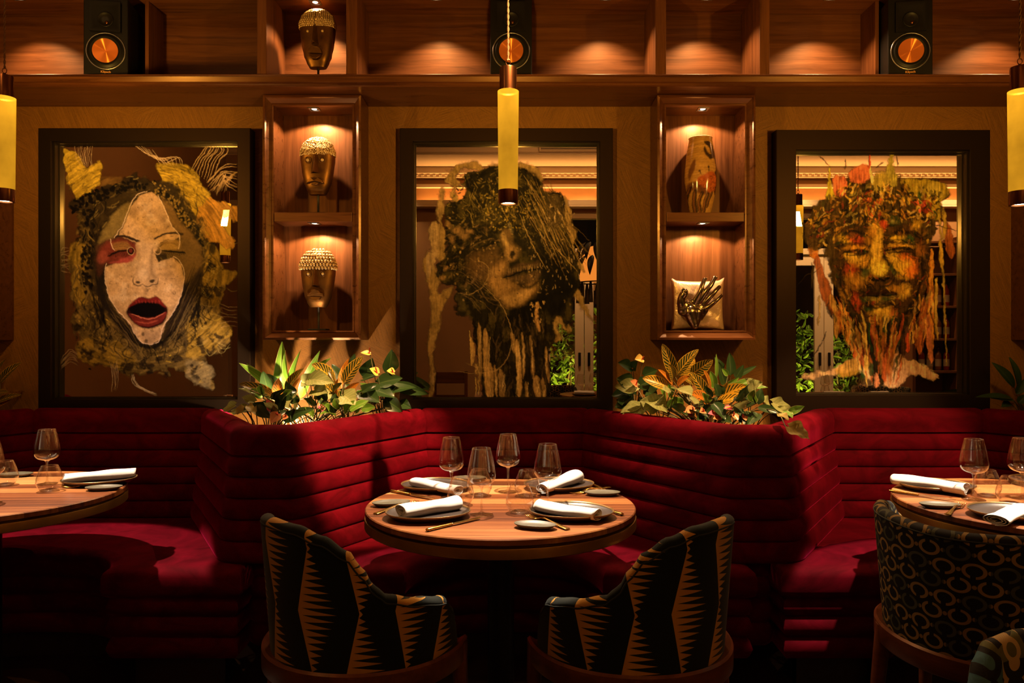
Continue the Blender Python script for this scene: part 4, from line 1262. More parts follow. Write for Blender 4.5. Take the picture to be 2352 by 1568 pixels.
    for k in range(150):
        t = rd.random()
        px, py = (lerp(250, 660, t), lerp(445, 300, t**0.7)) if k < 80 else (lerp(690, 960, t), lerp(330, 640, t**1.3))
        py += rd.uniform(-4, 60)*(1 if k < 80 else 0.8); px += rd.uniform(-15, 15)
        c.ell(px, py, rd.uniform(6, 17), rd.uniform(5, 11), BLK, 0.95, rd.uniform(0, 3), 0.3)
    for k in range(80):
        t = rd.random()
        c.ell(lerp(345, 335, t)+rd.uniform(-35, 25), lerp(480, 960, t), rd.uniform(5, 15), rd.uniform(5, 12), BLK, 0.9, rd.uniform(0, 3), 0.3)
    for k in range(120):
        t = rd.random()
        c.ell(lerp(720, 960, t)+rd.uniform(-35, 30), lerp(345, 640, t)+rd.uniform(-25, 25), rd.uniform(3, 9), rd.uniform(3, 6), (160,125,45), 0.6, rd.uniform(0, 3), 0.5)
    for k in range(220):
        t = rd.uniform(-2.7, 2.7) - PI/2 if k % 2 else rd.uniform(0.2, 2.9)
        q = rd.uniform(0.86, 1.12); x, y = 650+350*q*math.cos(t), 780+440*q*math.sin(t)
        if math.sin(t) < -0.55 and abs(math.cos(t)) < 0.4: continue
        c.line([(x, y), (x+rd.uniform(-26,26), y+rd.uniform(20,50)), (x+rd.uniform(-40,40), y+rd.uniform(50,110))], rd.uniform(3, 9), rd.choice([BLK, BLK, (34,24,12), (80,62,26), (120,95,36)]), rd.uniform(0.4, 0.85))
    for x0, x1 in ((345, 430), (880, 965)):
        for k in range(70):
            x = rd.uniform(x0, x1); y = rd.uniform(560, 1060); b = (1 if x0 < 500 else -1)
            c.line([(x, y), (x+b*rd.uniform(0,14), y+45), (x+b*rd.uniform(8,40), y+rd.uniform(80,120))], rd.uniform(5, 13), rd.choice([BLK, BLK, (38,27,13)]), rd.uniform(0.5, 0.9), soft=4)
    # side planes of the face
    c.poly([(560,440),(500,480),(440,560),(395,650),(400,700),(470,640),(540,560),(580,480)], (130,105,45), 0.85, 10, 8)
    c.poly([(740,400),(800,470),(860,560),(930,650),(960,700),(850,640),(790,560),(760,480)], (125,92,38), 0.85, 10, 8)
    c.poly([(380,700),(400,660),(480,640),(590,660),(600,720),(520,770),(440,780),(400,840),(380,780)], (70,38,20), 0.95, 10, 6)
    c.poly([(700,700),(760,650),(840,640),(940,670),(960,760),(930,870),(890,900),(850,800),(800,740)], (110,82,34), 0.95, 10, 8)
    c.poly([(860,900),(900,860),(950,800),(950,900),(900,1010),(830,1100),(760,1190),(780,1100),(830,1000)], (40,28,14), 0.95, 10, 8)
    c.poly([(430,840),(430,930),(480,1030),(560,1120),(630,1215),(560,1180),(480,1100),(410,980),(390,880)], (30,22,12), 0.95, 10, 8)
    # pale mask of the face
    SK, SK2, SH = (192,150,86), (172,134,76), (112,82,44)
    face = [(500,625),(545,545),(575,465),(620,405),(690,382),(735,420),(765,490),(800,570),(838,625),(800,655),(740,655),(705,720),(720,770),(800,740),(850,780),(865,860),(842,970),(800,1040),(760,1100),(735,1190),(690,1212),(635,1208),(590,1150),(560,1095),(500,1035),(455,965),(436,880),(436,795),(480,775),(560,765),(600,720),(600,660),(560,640)]
    c.poly(face, SK, 0.97, 3, 3, 20, 40, smooth=False)
    c.mottle(face, SH, 0.45, 70, 0.52, 81, 0.25)
    c.mottle(face, (215,180,118), 0.5, 60, 0.55, 83, 0.2)
    c.mottle(face, (90,66,36), 0.55, 13, 0.68, 85, 0.08)
    # nose
    c.poly([(600,670),(640,660),(690,668),(690,760),(715,830),(720,880),(660,905),(600,885),(590,830),(625,760)], (188,150,92), 0.8, 10)
    c.line([(690,690), (684,770), (690,835), (720,850)], 16, (110,84,48), 0.6, soft=14)
    c.line([(618,680), (612,760), (600,830)], 14, (130,100,58), 0.45, soft=14)
    c.line([(592,845), (586,875), (610,895), (640,886)], 6, (45,30,18), 0.85, soft=5)
    c.line([(640,890), (665,900), (690,888), (715,885), (722,855)], 6, (45,30,18), 0.85, soft=5)
    c.ell(612, 876, 13, 8, (25,16,10), 0.9, 0.3, 0.6); c.ell(688, 868, 14, 9, (25,16,10), 0.9, -0.3, 0.6)
    c.ell(640, 830, 24, 30, (212,178,120), 0.6, 0, 0.9)
    c.line([(655,905), (658,945)], 20, (120,92,56), 0.5, soft=14)
    # brows
    for k in range(26):
        t = k/25
        c.line([(480+120*t, 628-6*math.sin(t*3)+26*t*t), (506+115*t, 622+30*t*t)], 10, (38,25,14), 0.75, soft=6)
        c.line([(695+150*t, 640-30*math.sin(t*2.4)), (712+150*t, 630-26*math.sin(t*2.4))], 9, (38,25,14), 0.75, soft=6)
    # eyes: reddened left lid, closed lashes
    c.poly([(470,650),(540,640),(600,670),(596,720),(540,755),(470,768),(430,760),(400,720),(420,680)], (118,46,28), 0.75, 14, 6)
    c.poly([(455,772),(540,742),(598,720),(580,760),(520,772)], (150,62,44), 0.9, 6)
    c.poly([(395,720),(430,705),(450,740),(420,775),(390,760)], (140,66,40), 0.7, 8)
    c.poly([(475,665),(540,655),(570,680),(540,698),(490,700)], (140,100,40), 0.85, 8)
    c.poly([(720,680),(780,645),(835,655),(835,690),(760,700)], (165,125,50), 0.8, 8)
    for k in range(3):
        c.line([(480, 668+10*k), (530, 660+10*k), (572, 682+6*k)], 3, (70,40,18), 0.7); c.line([(722, 690-9*k), (780, 664-8*k), (835, 672-6*k)], 3, (80,52,22), 0.7)
    c.line([(445,735), (490,712), (550,704), (585,700)], 11, BLK, 0.95, soft=4); c.line([(735,700), (790,708), (850,712), (870,718)], 10, BLK, 0.95, soft=4)
    for k in range(16):
        x = 455+8*k; c.line([(x, 712), (x-10, 735+rd.uniform(-5,6))], 3, BLK, 0.8); x = 745+8*k; c.line([(x, 706), (x+8, 728+rd.uniform(-5,6))], 3, BLK, 0.8)
    c.ell(571, 706, 17, 22, BLK, 0.9, 0, 0.3); c.ell(571, 703, 9, 12, (110,40,26), 0.9, 0, 0.4)
    for cx, cy in ((572,706), (718,700)):
        c.line([(cx+19*math.cos(t), cy+22*math.sin(t)) for t in np.linspace(0, 2*PI, 14)], 3, (200,160,95), 0.8, (1, 1))
    # mouth
    c.poly([(548,1030),(580,985),(630,955),(668,965),(710,955),(745,985),(772,1020),(765,1080),(720,1118),(660,1128),(600,1110),(560,1065)], (36,12,9), 1.0, 5)
    c.poly([(556,1015),(590,978),(630,956),(668,968),(710,956),(742,984),(766,1015),(720,990),(668,985),(610,990)], (104,26,18), 1.0, 4)
    c.poly([(560,1045),(600,1062),(660,1070),(720,1058),(768,1040),(750,1085),(700,1112),(650,1116),(595,1100)], (100,32,20), 1.0, 4)
    c.poly([(562,1025),(600,995),(660,988),(720,994),(760,1022),(740,1050),(680,1066),(610,1058)], (8,5,4), 1.0, 4)
    c.line([(575,1048), (640,1072), (700,1072), (760,1040)], 6, (205,110,70), 0.75); c.line([(600,1090), (660,1100), (720,1085)], 8, (170,75,45), 0.6, soft=5)
    for k in range(10): c.line([(580+18*k, 975), (584+18*k, 990)], 4, (176,60,40), 0.5)
    c.poly([(640,1140),(690,1150),(740,1140),(700,1200),(660,1200)], (140,108,64), 0.7, 12)
    # scratched contour round the mask
    WH = (225,190,130)
    for pp in ([(480,632),(530,560),(560,480),(600,405),(660,380)], [(725,405),(765,490),(790,560),(838,622),(832,692)], [(460,640),(470,680),(485,700)], [(440,775),(430,820),(440,900),(460,970),(510,1040),(565,1098),(590,1150),(640,1208),(715,1208),(735,1180),(745,1120),(790,1060),(835,980),(862,880),(862,800),(835,755),(805,735)]):
        c.line(pp, 3.6, WH, 0.9, (0.8, 0.8))
    c.line([(500,1110), (560,1170), (610,1212), (690,1230), (760,1190), (840,1100)], 16, BLK, 0.85, soft=8)
    for k in range(12): c.line([(470+rd.uniform(-30,20), 1000+12*k), (540+rd.uniform(-20,20), 1100+10*k), (620, 1230+6*k)], 5, rd.choice([BLK, (70,52,24), (100,78,36)]), 0.6)
    for k in range(16): c.line([(760+rd.uniform(0,60), 1230-8*k), (850+rd.uniform(-20,30), 1130-12*k), (930+rd.uniform(-20,20), 980-14*k)], 5, rd.choice([BLK, (70,52,24), (110,88,40)]), 0.6)
    for k in range(30): c.ell(rd.uniform(300, 1000), rd.uniform(1150, 1350), rd.uniform(4, 15), rd.uniform(3, 9), (24,16,8), 0.7, rd.uniform(0, 3), 0.6)
    c.ell(280, 1120, 30, 16, BLK, 0.8, 0.4, 0.8, 8); c.ell(1005, 955, 26, 18, BLK, 0.8, 0.2, 0.8, 8); c.ell(1020, 690, 18, 34, BLK, 0.85, 0, 0.5)
    c.ell(1060, 840, 12, 50, BLK, 0.5, 0, 0.6)
    c.warp(5, 22, 33)
    c.grain(0.34, 26, 91); c.grain(0.25, 7, 95)
    return c

def paint_tilted():
    c = Canvas(122, 1126, 128, 1518, 2.7, conv_for(0.46))
    rd = random.Random(8)
    O1, O2, O3, BE, CR = (30,24,12), (66,54,24), (104,86,40), (150,112,64), (205,165,100)
    # washed cream drips round the head
    for pp, al in (([(290,300),(340,250),(420,218),(490,235),(480,262),(400,250),(350,290),(365,340),(340,380),(370,410),(350,440),(320,400),(330,350),(295,325)], 0.85),
                   ([(265,370),(285,365),(280,430),(290,480),(270,530),(290,600),(285,700),(300,760),(230,740),(210,650),(200,590),(230,545),(265,555),(245,500),(255,440)], 0.7),
                   ([(180,730),(220,715),(240,780),(260,860),(250,940),(330,900),(325,940),(280,1000),(265,1100),(240,1180),(225,1300),(235,1400),(220,1500),(205,1500),(210,1350),(195,1200),(215,1080),(205,920),(175,800)], 0.62),
                   ([(690,225),(740,230),(800,260),(825,310),(800,320),(740,262),(690,250)], 0.75), ([(940,400),(975,470),(985,560),(1005,600),(1000,700),(1060,820),(1030,800),(985,730),(950,700),(940,560)], 0.7),
                   ([(985,880),(1030,930),(1060,1000),(1100,1090),(1060,1050),(1000,960)], 0.7), ([(870,1080),(920,1065),(985,1140),(960,1150),(910,1100),(900,1130),(925,1180),(890,1200)], 0.75), ([(530,235),(600,222),(640,240),(560,262)], 0.6)):
        c.poly(pp, (176,138,82), al, 5, 8, 30, 3); c.poly(pp, (120,88,48), al*0.5, 6, 14, 24, 5, tex=0.6, ts=20)
    for x, y0, y1 in ((455,1390,1490),(470,1400,1492),(425,1140,1270),(430,1180,1320)): c.line([(x,y0),(x+6,(y0+y1)/2),(x+3,y1)], 8, (190,150,90), 0.7)
    head = [(400,285),(470,275),(520,255),(600,245),(690,245),(760,280),(815,330),(830,380),(905,385),(935,420),(945,520),(960,600),(1000,700),(1020,800),(1025,880),(990,960),(985,1050),(960,1120),(920,1060),(880,1100),(900,1180),(860,1230),(850,1330),(845,1518),(530,1518),(490,1420),(470,1290),(450,1130),(420,1060),(360,1050),(345,960),(350,900),(265,870),(245,790),(300,720),(300,600),(290,520),(295,460),(340,440),(400,400),(420,340)]
    c.poly(head, O1, 0.985, 5, 12, 30, 21)
    c.mottle(head, O2, 0.9, 42, 0.50, 30, 0.15)
    # hair and brow masses, olive strokes
    top = [(400,285),(600,245),(760,280),(830,390),(940,420),(960,640),(850,740),(640,600),(430,640),(300,600),(300,470)]
    c.dabs(520, top, [BLK, O1, O2, O2, O3, (130,105,50)], (10, 42), (3, 9), lambda x, y: 1.1 if x > 620 else -0.5+0.004*(y-300), 0.7, (0.4, 0.9), 44)
    c.dabs(120, [(480,380),(760,380),(740,600),(540,600)], [(190,150,40), (150,118,40), (215,180,80)], (5, 18), (2.5, 6), 0.6, 1.2, (0.4, 0.8), 45)
    c.dabs(300, [(300,560),(560,560),(640,760),(400,900),(260,840)], [BLK, BLK, O1, (60,44,24), (96,72,42)], (12, 50), (4, 12), -0.6, 0.6, (0.5, 0.9), 46)
    for p in ((355,590,26,16),(390,620,30,18),(330,640,14,24),(425,600,20,12),(310,560,10,24),(470,630,16,9),(290,800,12,16),(275,855,16,12)): c.ell(p[0], p[1], p[2], p[3], (142,105,62), 0.8, rd.uniform(-0.6, 0.6), 0.9, 6, 16)
    # closed left eye in deep shade
    c.line([(430,720), (480,690), (540,665), (590,655)], 16, (10,7,4), 0.9, soft=8); c.line([(430,690), (490,655), (560,635)], 7, (120,92,54), 0.5, soft=5)
    # lit planes: cheek, nose, chin
    c.poly([(420,745),(480,710),(560,690),(610,740),(610,800),(560,900),(520,900),(450,850),(410,800)], (96,68,38), 0.75, 22, 10)
    c.poly([(560,790),(610,760),(630,800),(600,850),(640,870),(600,960),(560,930),(530,860)], (160,118,68), 0.8, 20, 8)
    c.poly([(590,890),(640,860),(700,890),(760,870),(800,870),(790,930),(740,980),(660,1020),(610,1000)], (128,94,54), 0.9, 16, 8)
    c.poly([(610,950),(680,935),(750,900),(780,910),(730,970),(660,1005),(615,985)], (186,142,86), 0.85, 14, 6)
    c.poly([(640,590),(600,600),(600,660),(620,700),(625,760),(680,745),(700,700),(660,660)], (118,88,50), 0.8, 14, 6)
    c.line([(606,610), (618,655), (640,690)], 22, (190,150,92), 0.7, soft=14)
    c.ell(648, 718, 30, 38, (170,128,76), 0.9, 0.1, 0.7, 6, 14); c.ell(657, 722, 15, 24, (18,12,8), 0.95, 0.3, 0.6, 5, 12)
    c.line([(620,760), (600,800), (640,815), (690,785)], 9, (130,98,58), 0.55, soft=6)
    # lips
    c.poly([(605,850),(650,800),(700,770),(760,770),(810,760),(815,790),(740,800),(680,830)], (76,54,34), 0.95, 7, 4)
    c.poly([(625,852),(690,838),(760,822),(815,800),(800,850),(740,880),(680,870)], (92,68,44), 0.9, 8, 4)
    c.line([(600,853), (660,836), (720,812), (775,806), (820,795)], 10, (8,5,3), 0.97, soft=4)
    for k in range(20): x = 640+9*k; c.line([(x, 800-1.6*k), (x+rd.uniform(-5,5), 826-1.6*k)], 4, (160,126,84), 0.5, soft=3)
    c.line([(690,880), (750,905), (800,870)], 18, (16,11,7), 0.75, soft=12)
    # dark jaw and neck, bright vertical runs
    c.poly([(800,760),(870,720),(980,820),(1010,900),(900,1060),(860,1060),(800,960),(830,870)], (12,9,6), 0.95, 16, 10)
    c.poly([(640,1030),(740,985),(810,960),(830,1000),(760,1100),(680,1140),(640,1100)], (10,7,5), 0.95, 12, 8)
    c.dabs(260, [(440,1060),(560,980),(640,1040),(860,1060),(850,1500),(530,1500),(460,1260)], [BLK, BLK, O1, (40,30,18), (80,60,36)], (40, 130), (4, 11), PI/2, 0.18, (0.4, 0.9), 51)
    for x, y0, y1, w, al in ((520,1130,1500,30,0.75),(545,1320,1516,26,0.7),(485,1100,1420,20,0.6),(440,1190,1330,18,0.75),(465,1320,1380,14,0.6),(690,1190,1516,26,0.85),(720,1150,1400,12,0.7),(660,1150,1260,20,0.6),(765,1170,1400,14,0.5),(800,1390,1516,34,0.65),(830,1400,1516,18,0.6),(600,1350,1516,30,0.45),(570,1330,1500,12,0.7),(740,1420,1516,16,0.5),(850,1230,1420,12,0.7)):
        c.line([(x-8, y0), (x+rd.uniform(-8,8), (y0+y1)/2), (x+rd.uniform(-6,10), y1)], w, (196,150,90), al, soft=7)
        for k in range(5): c.line([(x+rd.uniform(-w,w)*0.6, y0+rd.uniform(0,80)), (x+rd.uniform(-w,w)*0.6, y1-rd.uniform(0,60))], 3, rd.choice([(60,42,24), (225,185,120)]), 0.6)
    c.line([(800,985), (790,1050), (805,1140)], 20, (190,140,84), 0.8, soft=8); c.dabs(40, [(740,990),(830,980),(820,1120),(770,1090)], [(205,160,100), BLK], (6, 20), (3, 6), 1.4, 0.5, (0.6, 0.9), 52)
    # swept strands of hair
    for k in range(46):
        x = rd.uniform(690, 880); y = rd.uniform(260, 520)
        c.line([(x, y), (x+rd.uniform(60,110), y+rd.uniform(130,200)), (x+rd.uniform(150,230), y+rd.uniform(290,380))], rd.uniform(1.8, 4), rd.choice([(170,130,70), (120,92,46), (200,160,95), (60,46,22)]), 0.6)
    for k in range(40):
        x = rd.uniform(400, 700); y = rd.uniform(270, 480)
        c.line([(x, y), (x+rd.uniform(-10,40), y+rd.uniform(20,60)), (x+rd.uniform(10,70), y+rd.uniform(50,120))], rd.uniform(1.6, 3.5), rd.choice([(150,122,60), (100,80,36), (190,155,80)]), 0.55)
    c.line([(350,930), (420,945), (500,900), (535,820), (500,770), (450,760)], 3, (190,150,92), 0.6)
    c.line([(480,880), (560,950), (630,1050), (655,1180), (630,1290), (560,1360), (440,1375), (360,1355)], 3, (195,155,98), 0.65)
    c.line([(400,1320), (470,1345), (560,1345)], 2.6, (195,155,98), 0.55)
    for k in range(26):
        a = rd.uniform(0, 1); x = lerp(360, 560, a); y = rd.uniform(740, 980)
        c.line([(x, y), (x+50, y+rd.uniform(10,50)), (x+110, y+rd.uniform(40,120))], 2, (150,115,70), 0.4)
    for k in range(60):
        x, y = rd.uniform(760, 1000), rd.uniform(480, 900)
        c.line([(x, y), (x+rd.uniform(-4,10), y+rd.uniform(8,24))], rd.uniform(2, 5), (196,160,110), 0.55)
    c.poly([(860,390),(910,400),(935,460),(925,560),(880,600),(850,540)], (78,60,36), 0.7, 14, 10)
    c.line([(850,395), (905,388), (938,430), (945,520)], 7, BLK, 0.9)
    c.dabs(40, [(840,460),(930,440),(940,600),(870,600)], [(196,160,110), BLK, O2], (8, 26), (3, 7), 1.3, 0.5, (0.5, 0.9), 53)
    c.poly([(420,300),(440,280),(450,330),(440,390),(400,340)], BLK, 0.9, 4, 4); c.line([(395,280), (415,340), (440,385)], 9, BLK, 0.9)
    c.poly([(455,290),(520,262),(500,300)], BLK, 0.85, 4, 4); c.poly([(700,250),(760,270),(800,300),(815,350),(770,310)], BLK, 0.8, 6, 6)
    # spatter of broken highlights through the dark
    for k in range(520):
        x, y = rd.uniform(290, 980), rd.uniform(290, 1000)
        i, j = int((x-c.x0)/c.st), int((y-c.y0)/c.st)
        if c.A[j, i] < 0.7: continue
        c.ell(x, y, rd.uniform(2, 7), rd.uniform(2, 5), rd.choice([(150,115,62), (110,86,44), (190,150,90), BLK, BLK]), rd.uniform(0.3, 0.7), rd.uniform(0, 3), 0.8)
    c.warp(6, 20, 34)
    c.streak(0.3, 7, 50, 78); c.grain(0.5, 30, 92); c.grain(0.3, 8, 96)
    return c

def paint_colour():
    c = Canvas(166, 1053, 176, 1494, 2.6, conv_for(0.62))
    rd = random.Random(12)
    OC, YE, RE, OR, GR, DK, BR, PK = (146,96,28), (190,142,48), (118,38,20), (146,74,30), (34,58,26), (20,14,8), (70,42,18), (206,98,62)
    drips = [((930,430),(960,700),(985,1330),10,(150,118,50)),((905,700),(900,900),(905,1310),26,(200,120,40)),((860,980),(850,1120),(835,1270),40,OR),((985,560),(1000,650),(1010,740),44,OR),((950,650),(955,720),(960,800),20,YE),
             ((225,560),(250,660),(260,740),50,(190,110,40)),((270,730),(300,850),(330,1000),40,OR),((320,850),(350,950),(355,1050),26,OR),((350,950),(380,1050),(385,1180),30,(170,120,60)),((290,950),(290,1050),(285,1110),10,(150,120,80)),((250,770),(252,840),(250,910),6,(60,45,25)),
             ((930,860),(925,1050),(935,1190),16,(170,130,55)),((880,1060),(890,1200),(905,1320),30,(196,110,70)),((965,470),(975,560),(968,640),20,(160,125,50))]
    for p0, p1, p2, w, col in drips: c.line([p0, p1, p2], w, col, 0.8, (0.6, 0.25), soft=6)
    # hair cloud
    hair = [(225,530),(290,440),(340,400),(400,340),(450,300),(520,320),(600,330),(650,300),(720,290),(760,315),(900,315),(975,340),(995,390),(960,440),(940,520),(920,600),(890,660),(880,760),(880,900),(840,1000),(780,1100),(700,1150),(560,1150),(480,1060),(420,1000),(370,880),(340,760),(310,680),(260,700),(215,640)]
    c.poly(hair, (62,44,18), 0.96, 8, 22, 40, 11)
    c.poly([(745,310),(900,318),(985,350),(995,395),(960,440),(930,540),(900,520),(860,420),(780,380)], (150,120,34), 0.85, 6, 12, 40, 12)
    c.poly([(370,300),(400,290),(440,310),(430,400),(380,400),(360,360)], PK, 0.92, 5, 8, 24, 13); c.poly([(460,270),(510,235),(560,240),(570,290),(520,340),(460,320)], PK, 0.92, 5, 10, 24, 14)
    c.poly([(340,250),(350,270),(350,350),(370,400),(330,420),(335,330)], (190,160,40), 0.85, 4, 5)
    c.poly([(660,230),(675,180),(690,180),(700,260),(720,310),(700,350),(660,350),(650,290)], (150,128,50), 0.85, 6, 8, 24, 15)
    c.poly([(590,300),(640,270),(680,330),(640,380),(590,370)], (160,130,50), 0.8, 8, 10); c.poly([(880,350),(950,340),(960,420),(900,430)], (170,140,55), 0.75, 12, 10)
    c.line([(565,240), (575,300), (580,340)], 16, (235,190,110), 0.8)
    for p in ([(560,180),(566,230),(560,260)],): c.line(p, 8, (190,60,36), 0.85)
    for p in ([(600,250),(640,220)], [(290,185),(345,240)], [(725,280),(745,350)], [(430,200),(432,260)], [(715,180),(718,240)]): c.line(p, 5, (90,60,30), 0.75, curve=False)
    up = [(225,540),(340,400),(450,330),(600,340),(760,330),(960,400),(930,540),(880,660),(640,600),(400,640),(260,680)]
    c.dabs(760, up, [DK, DK, DK, DK, BR, BR, OC, OC, YE, (60,52,20), (110,40,20), (120,100,44), (190,150,80)], (14, 52), (5, 15), lambda x, y: 1.57+0.8*math.sin(x*0.011+y*0.007), 0.6, (0.4, 0.9), 61, needA=0.5)
    c.dabs(60, [(520,400),(640,420),(640,600),(560,560)], [RE, (180,80,30), OC], (10, 30), (4, 10), 1.4, 0.5, (0.5, 0.9), 62); c.dabs(30, [(780,420),(920,440),(920,520),(800,480)], [RE, (190,70,50), GR], (10, 40), (5, 12), 1.2, 0.5, (0.6, 0.9), 63)
    # the face
    face = [(400,600),(470,560),(560,560),(620,600),(680,560),(780,560),(870,640),(890,760),(870,900),(830,1000),(770,1080),(700,1130),(600,1140),(520,1090),(450,1010),(400,920),(370,800),(375,680)]
    c.poly(face, (58,36,14), 0.98, 14, 10, 40, 16)
    c.dabs(380, face, [DK, DK, BR, (60,40,16), (110,64,22), (40,34,14)], (16, 52), (5, 13), lambda x, y: math.atan2(y-820, x-620)+PI/2, 0.4, (0.5, 0.9), 64)
    lit = [(600,690,32,120,YE,0.95,0.05),(612,800,44,40,(218,160,48),0.95,0),(560,850,30,26,OC,0.9,0.3),(480,860,50,40,OC,0.9,0.5),(460,800,40,40,(150,50,24),0.75,0.2),(520,760,44,30,(190,130,40),0.85,-0.4),(480,745,44,22,YE,0.8,0.1),(750,790,60,50,(212,148,42),0.95,0.5),(690,740,34,26,YE,0.9,0.6),(790,800,36,44,(180,80,26),0.85,0.2),(770,750,44,26,(196,90,30),0.85,0.3),(750,920,34,36,YE,0.9,0.4),(700,920,30,24,OC,0.85,0),(630,1040,60,30,YE,0.9,0),(690,1040,24,22,OR,0.85,0),(570,630,26,50,OC,0.85,0.2),(430,640,40,22,(196,150,40),0.85,0.4),(480,640,44,24,(160,56,28),0.85,0.2),(720,640,44,18,(205,150,44),0.9,0.1),(820,590,60,16,BR,0.8,0.2),(490,690,60,16,(196,130,36),0.85,0.05),(740,680,60,14,(196,140,44),0.85,0.05),(455,730,30,16,YE,0.8,0),(840,700,26,40,(120,70,24),0.8,0),(430,940,24,40,(150,100,30),0.8,-0.4),(490,980,24,50,(150,50,24),0.75,-0.2),(600,1100,24,30,(176,110,34),0.8,0),(820,560,22,24,(190,140,40),0.7,0),(640,560,16,26,(170,60,30),0.8,0)]
    for x, y, rx, ry, col, al, ro in lit: c.ell(x, y, rx, ry, col, al, ro, 0.9, 10, 24, int(x))
    for x, y, rx, ry, al, ro in ((775,645,30,24,0.85,0.1),(700,540,40,24,0.7,0.3),(540,830,20,40,0.75,0.5),(460,620,40,12,0.5,0.3),(690,810,14,34,0.8,-0.5),(590,965,70,20,0.7,0),(560,1020,30,14,0.7,0),(840,400,10,24,0.85,0)): c.ell(x, y, rx, ry, GR, al, ro, 0.9, 8, 20, int(x))
    # eyes, brows
    for s_, x0, x1, yy in ((1, 420, 555, 705), (1, 655, 800, 692)):
        c.line([(x0, yy+10), ((x0+x1)/2, yy-4), (x1, yy+6)], 15, (10,7,5), 0.95, soft=6); c.line([(x0+10, yy+22), ((x0+x1)/2, yy+20), (x1, yy+16)], 8, (26,18,10), 0.8, soft=5)
        c.line([(x0, yy-34), ((x0+x1)/2, yy-48), (x1, yy-28)], 8, (40,24,12), 0.7, soft=6)
    c.line([(410,622), (460,598), (530,610), (590,650)], 16, (20,13,8), 0.85, soft=8); c.line([(660,640), (720,600), (800,606), (840,640)], 16, (20,13,8), 0.85, soft=8)
    c.line([(655,690), (645,720), (660,760), (680,800)], 12, (24,16,8), 0.8, soft=7); c.line([(575,690), (570,740), (560,790)], 12, (36,26,10), 0.7, soft=8)
    # nostrils, mouth
    c.line([(560,850), (590,868), (620,858), (640,866), (670,850)], 14, (10,7,5), 0.95, soft=5); c.ell(585, 862, 18, 10, BLK, 0.95, 0.2, 0.5); c.ell(655, 858, 16, 10, BLK, 0.95, -0.2, 0.5)
    c.poly([(520,945),(570,915),(620,925),(650,912),(720,935),(690,955),(620,950),(560,955)], (30,14,8), 0.95, 6, 4)
    c.poly([(548,955),(620,950),(708,945),(690,978),(640,990),(575,982)], (84,64,26), 0.95, 8, 4)
    c.line([(548,946), (600,950), (630,943), (670,948), (712,938)], 9, BLK, 0.95, soft=4)
    c.ell(600, 966, 22, 10, (130,108,40), 0.7, 0, 0.9, 5, 10); c.ell(655, 966, 24, 9, GR, 0.7, 0, 0.9, 5, 10); c.ell(690, 962, 14, 8, (140,110,40), 0.6, 0, 0.9)
    c.line([(540,1000), (600,1014), (690,1000)], 14, (20,13,8), 0.8, soft=8)
    c.line([(430,760), (400,860), (450,980), (520,1080)], 14, DK, 0.85, soft=8); c.line([(850,700), (850,860), (800,980), (730,1080)], 16, DK, 0.85, soft=8)
    c.dabs(260, face, [DK, DK, BR, OC, RE, GR, (150,110,40), (90,50,20)], (10, 40), (3, 10), 1.3, 0.9, (0.3, 0.7), 65)
    for k in range(40):
        x, y = rd.uniform(330, 900), rd.uniform(440, 1000)
        c.line([(x, y), (x+rd.uniform(-8,8), y+rd.uniform(20,60))], rd.uniform(2, 4), rd.choice([DK, DK, (90,60,24)]), 0.7)
    # neck running out in drips, pale collar
    c.poly([(480,1280),(520,1220),(530,1300),(600,1390),(560,1400),(500,1360),(380,1380),(190,1400),(300,1360),(380,1340)], (196,150,100), 0.8, 6, 12, 40, 17)
    c.poly([(700,1260),(760,1290),(830,1310),(900,1360),(945,1395),(880,1400),(800,1380),(760,1400),(720,1450),(660,1450),(640,1400)], (196,146,104), 0.85, 5, 12, 30, 18)
    c.poly([(380,1350),(420,1320),(490,1290),(500,1370),(440,1390),(390,1375)], (150,110,36), 0.85, 6, 8)
    neck = [(480,1040),(600,1110),(760,1060),(740,1200),(690,1300),(650,1400),(600,1450),(560,1340),(520,1240),(470,1120)]
    c.poly(neck, (34,26,12), 0.97, 8, 8, 30, 19)
    for k in range(120):
        x = rd.uniform(480, 750); y0 = rd.uniform(1030, 1280); L = rd.uniform(60, 190)
        xe = lerp(x, 610, 0.25)
        c.line([(x, y0), ((x+xe)/2+rd.uniform(-8,8), y0+L/2), (xe, y0+L)], rd.uniform(5, 16), rd.choice([DK, DK, (50,36,16), OC, (150,60,26), GR, OR, (190,150,70), (150,90,40)]), 0.75, (0.6, 0.2), soft=4)
    for x, y0, y1, col in ((770,1160,1260,(180,70,30)),(600,1380,1450,(190,120,80)),(640,1290,1420,(150,70,30)),(545,1280,1360,(176,140,60)),(570,1320,1390,(40,60,30)),(480,1180,1290,(180,80,30)),(745,1160,1280,(60,36,16)),(445,1090,1210,(196,120,40))): c.line([(x, y0), (x+4, (y0+y1)/2), (x+2, y1)], 22, col, 0.85, (0.6, 0.15), soft=5)
    c.dabs(70, [(330,1000),(420,960),(520,1180),(500,1290),(440,1200)], [(176,110,40), OR, DK, (150,120,60)], (40, 120), (5, 14), 1.4, 0.15, (0.4, 0.8), 66)
    c.dabs(60, [(800,980),(900,860),(940,1000),(860,1200),(780,1180)], [(200,140,60), OR, DK, (120,90,50)], (40, 120), (5, 14), 1.65, 0.15, (0.4, 0.8), 67)
    for p in ([(840,860),(900,750),(940,790)], [(210,835),(260,815),(300,790)], [(170,900),(200,850),(235,820)], [(265,1290),(300,1210),(330,1140)], [(850,545),(980,575),(1040,600)], [(310,680),(260,660),(215,690)]): c.line(p, 4, (40,26,14), 0.75)
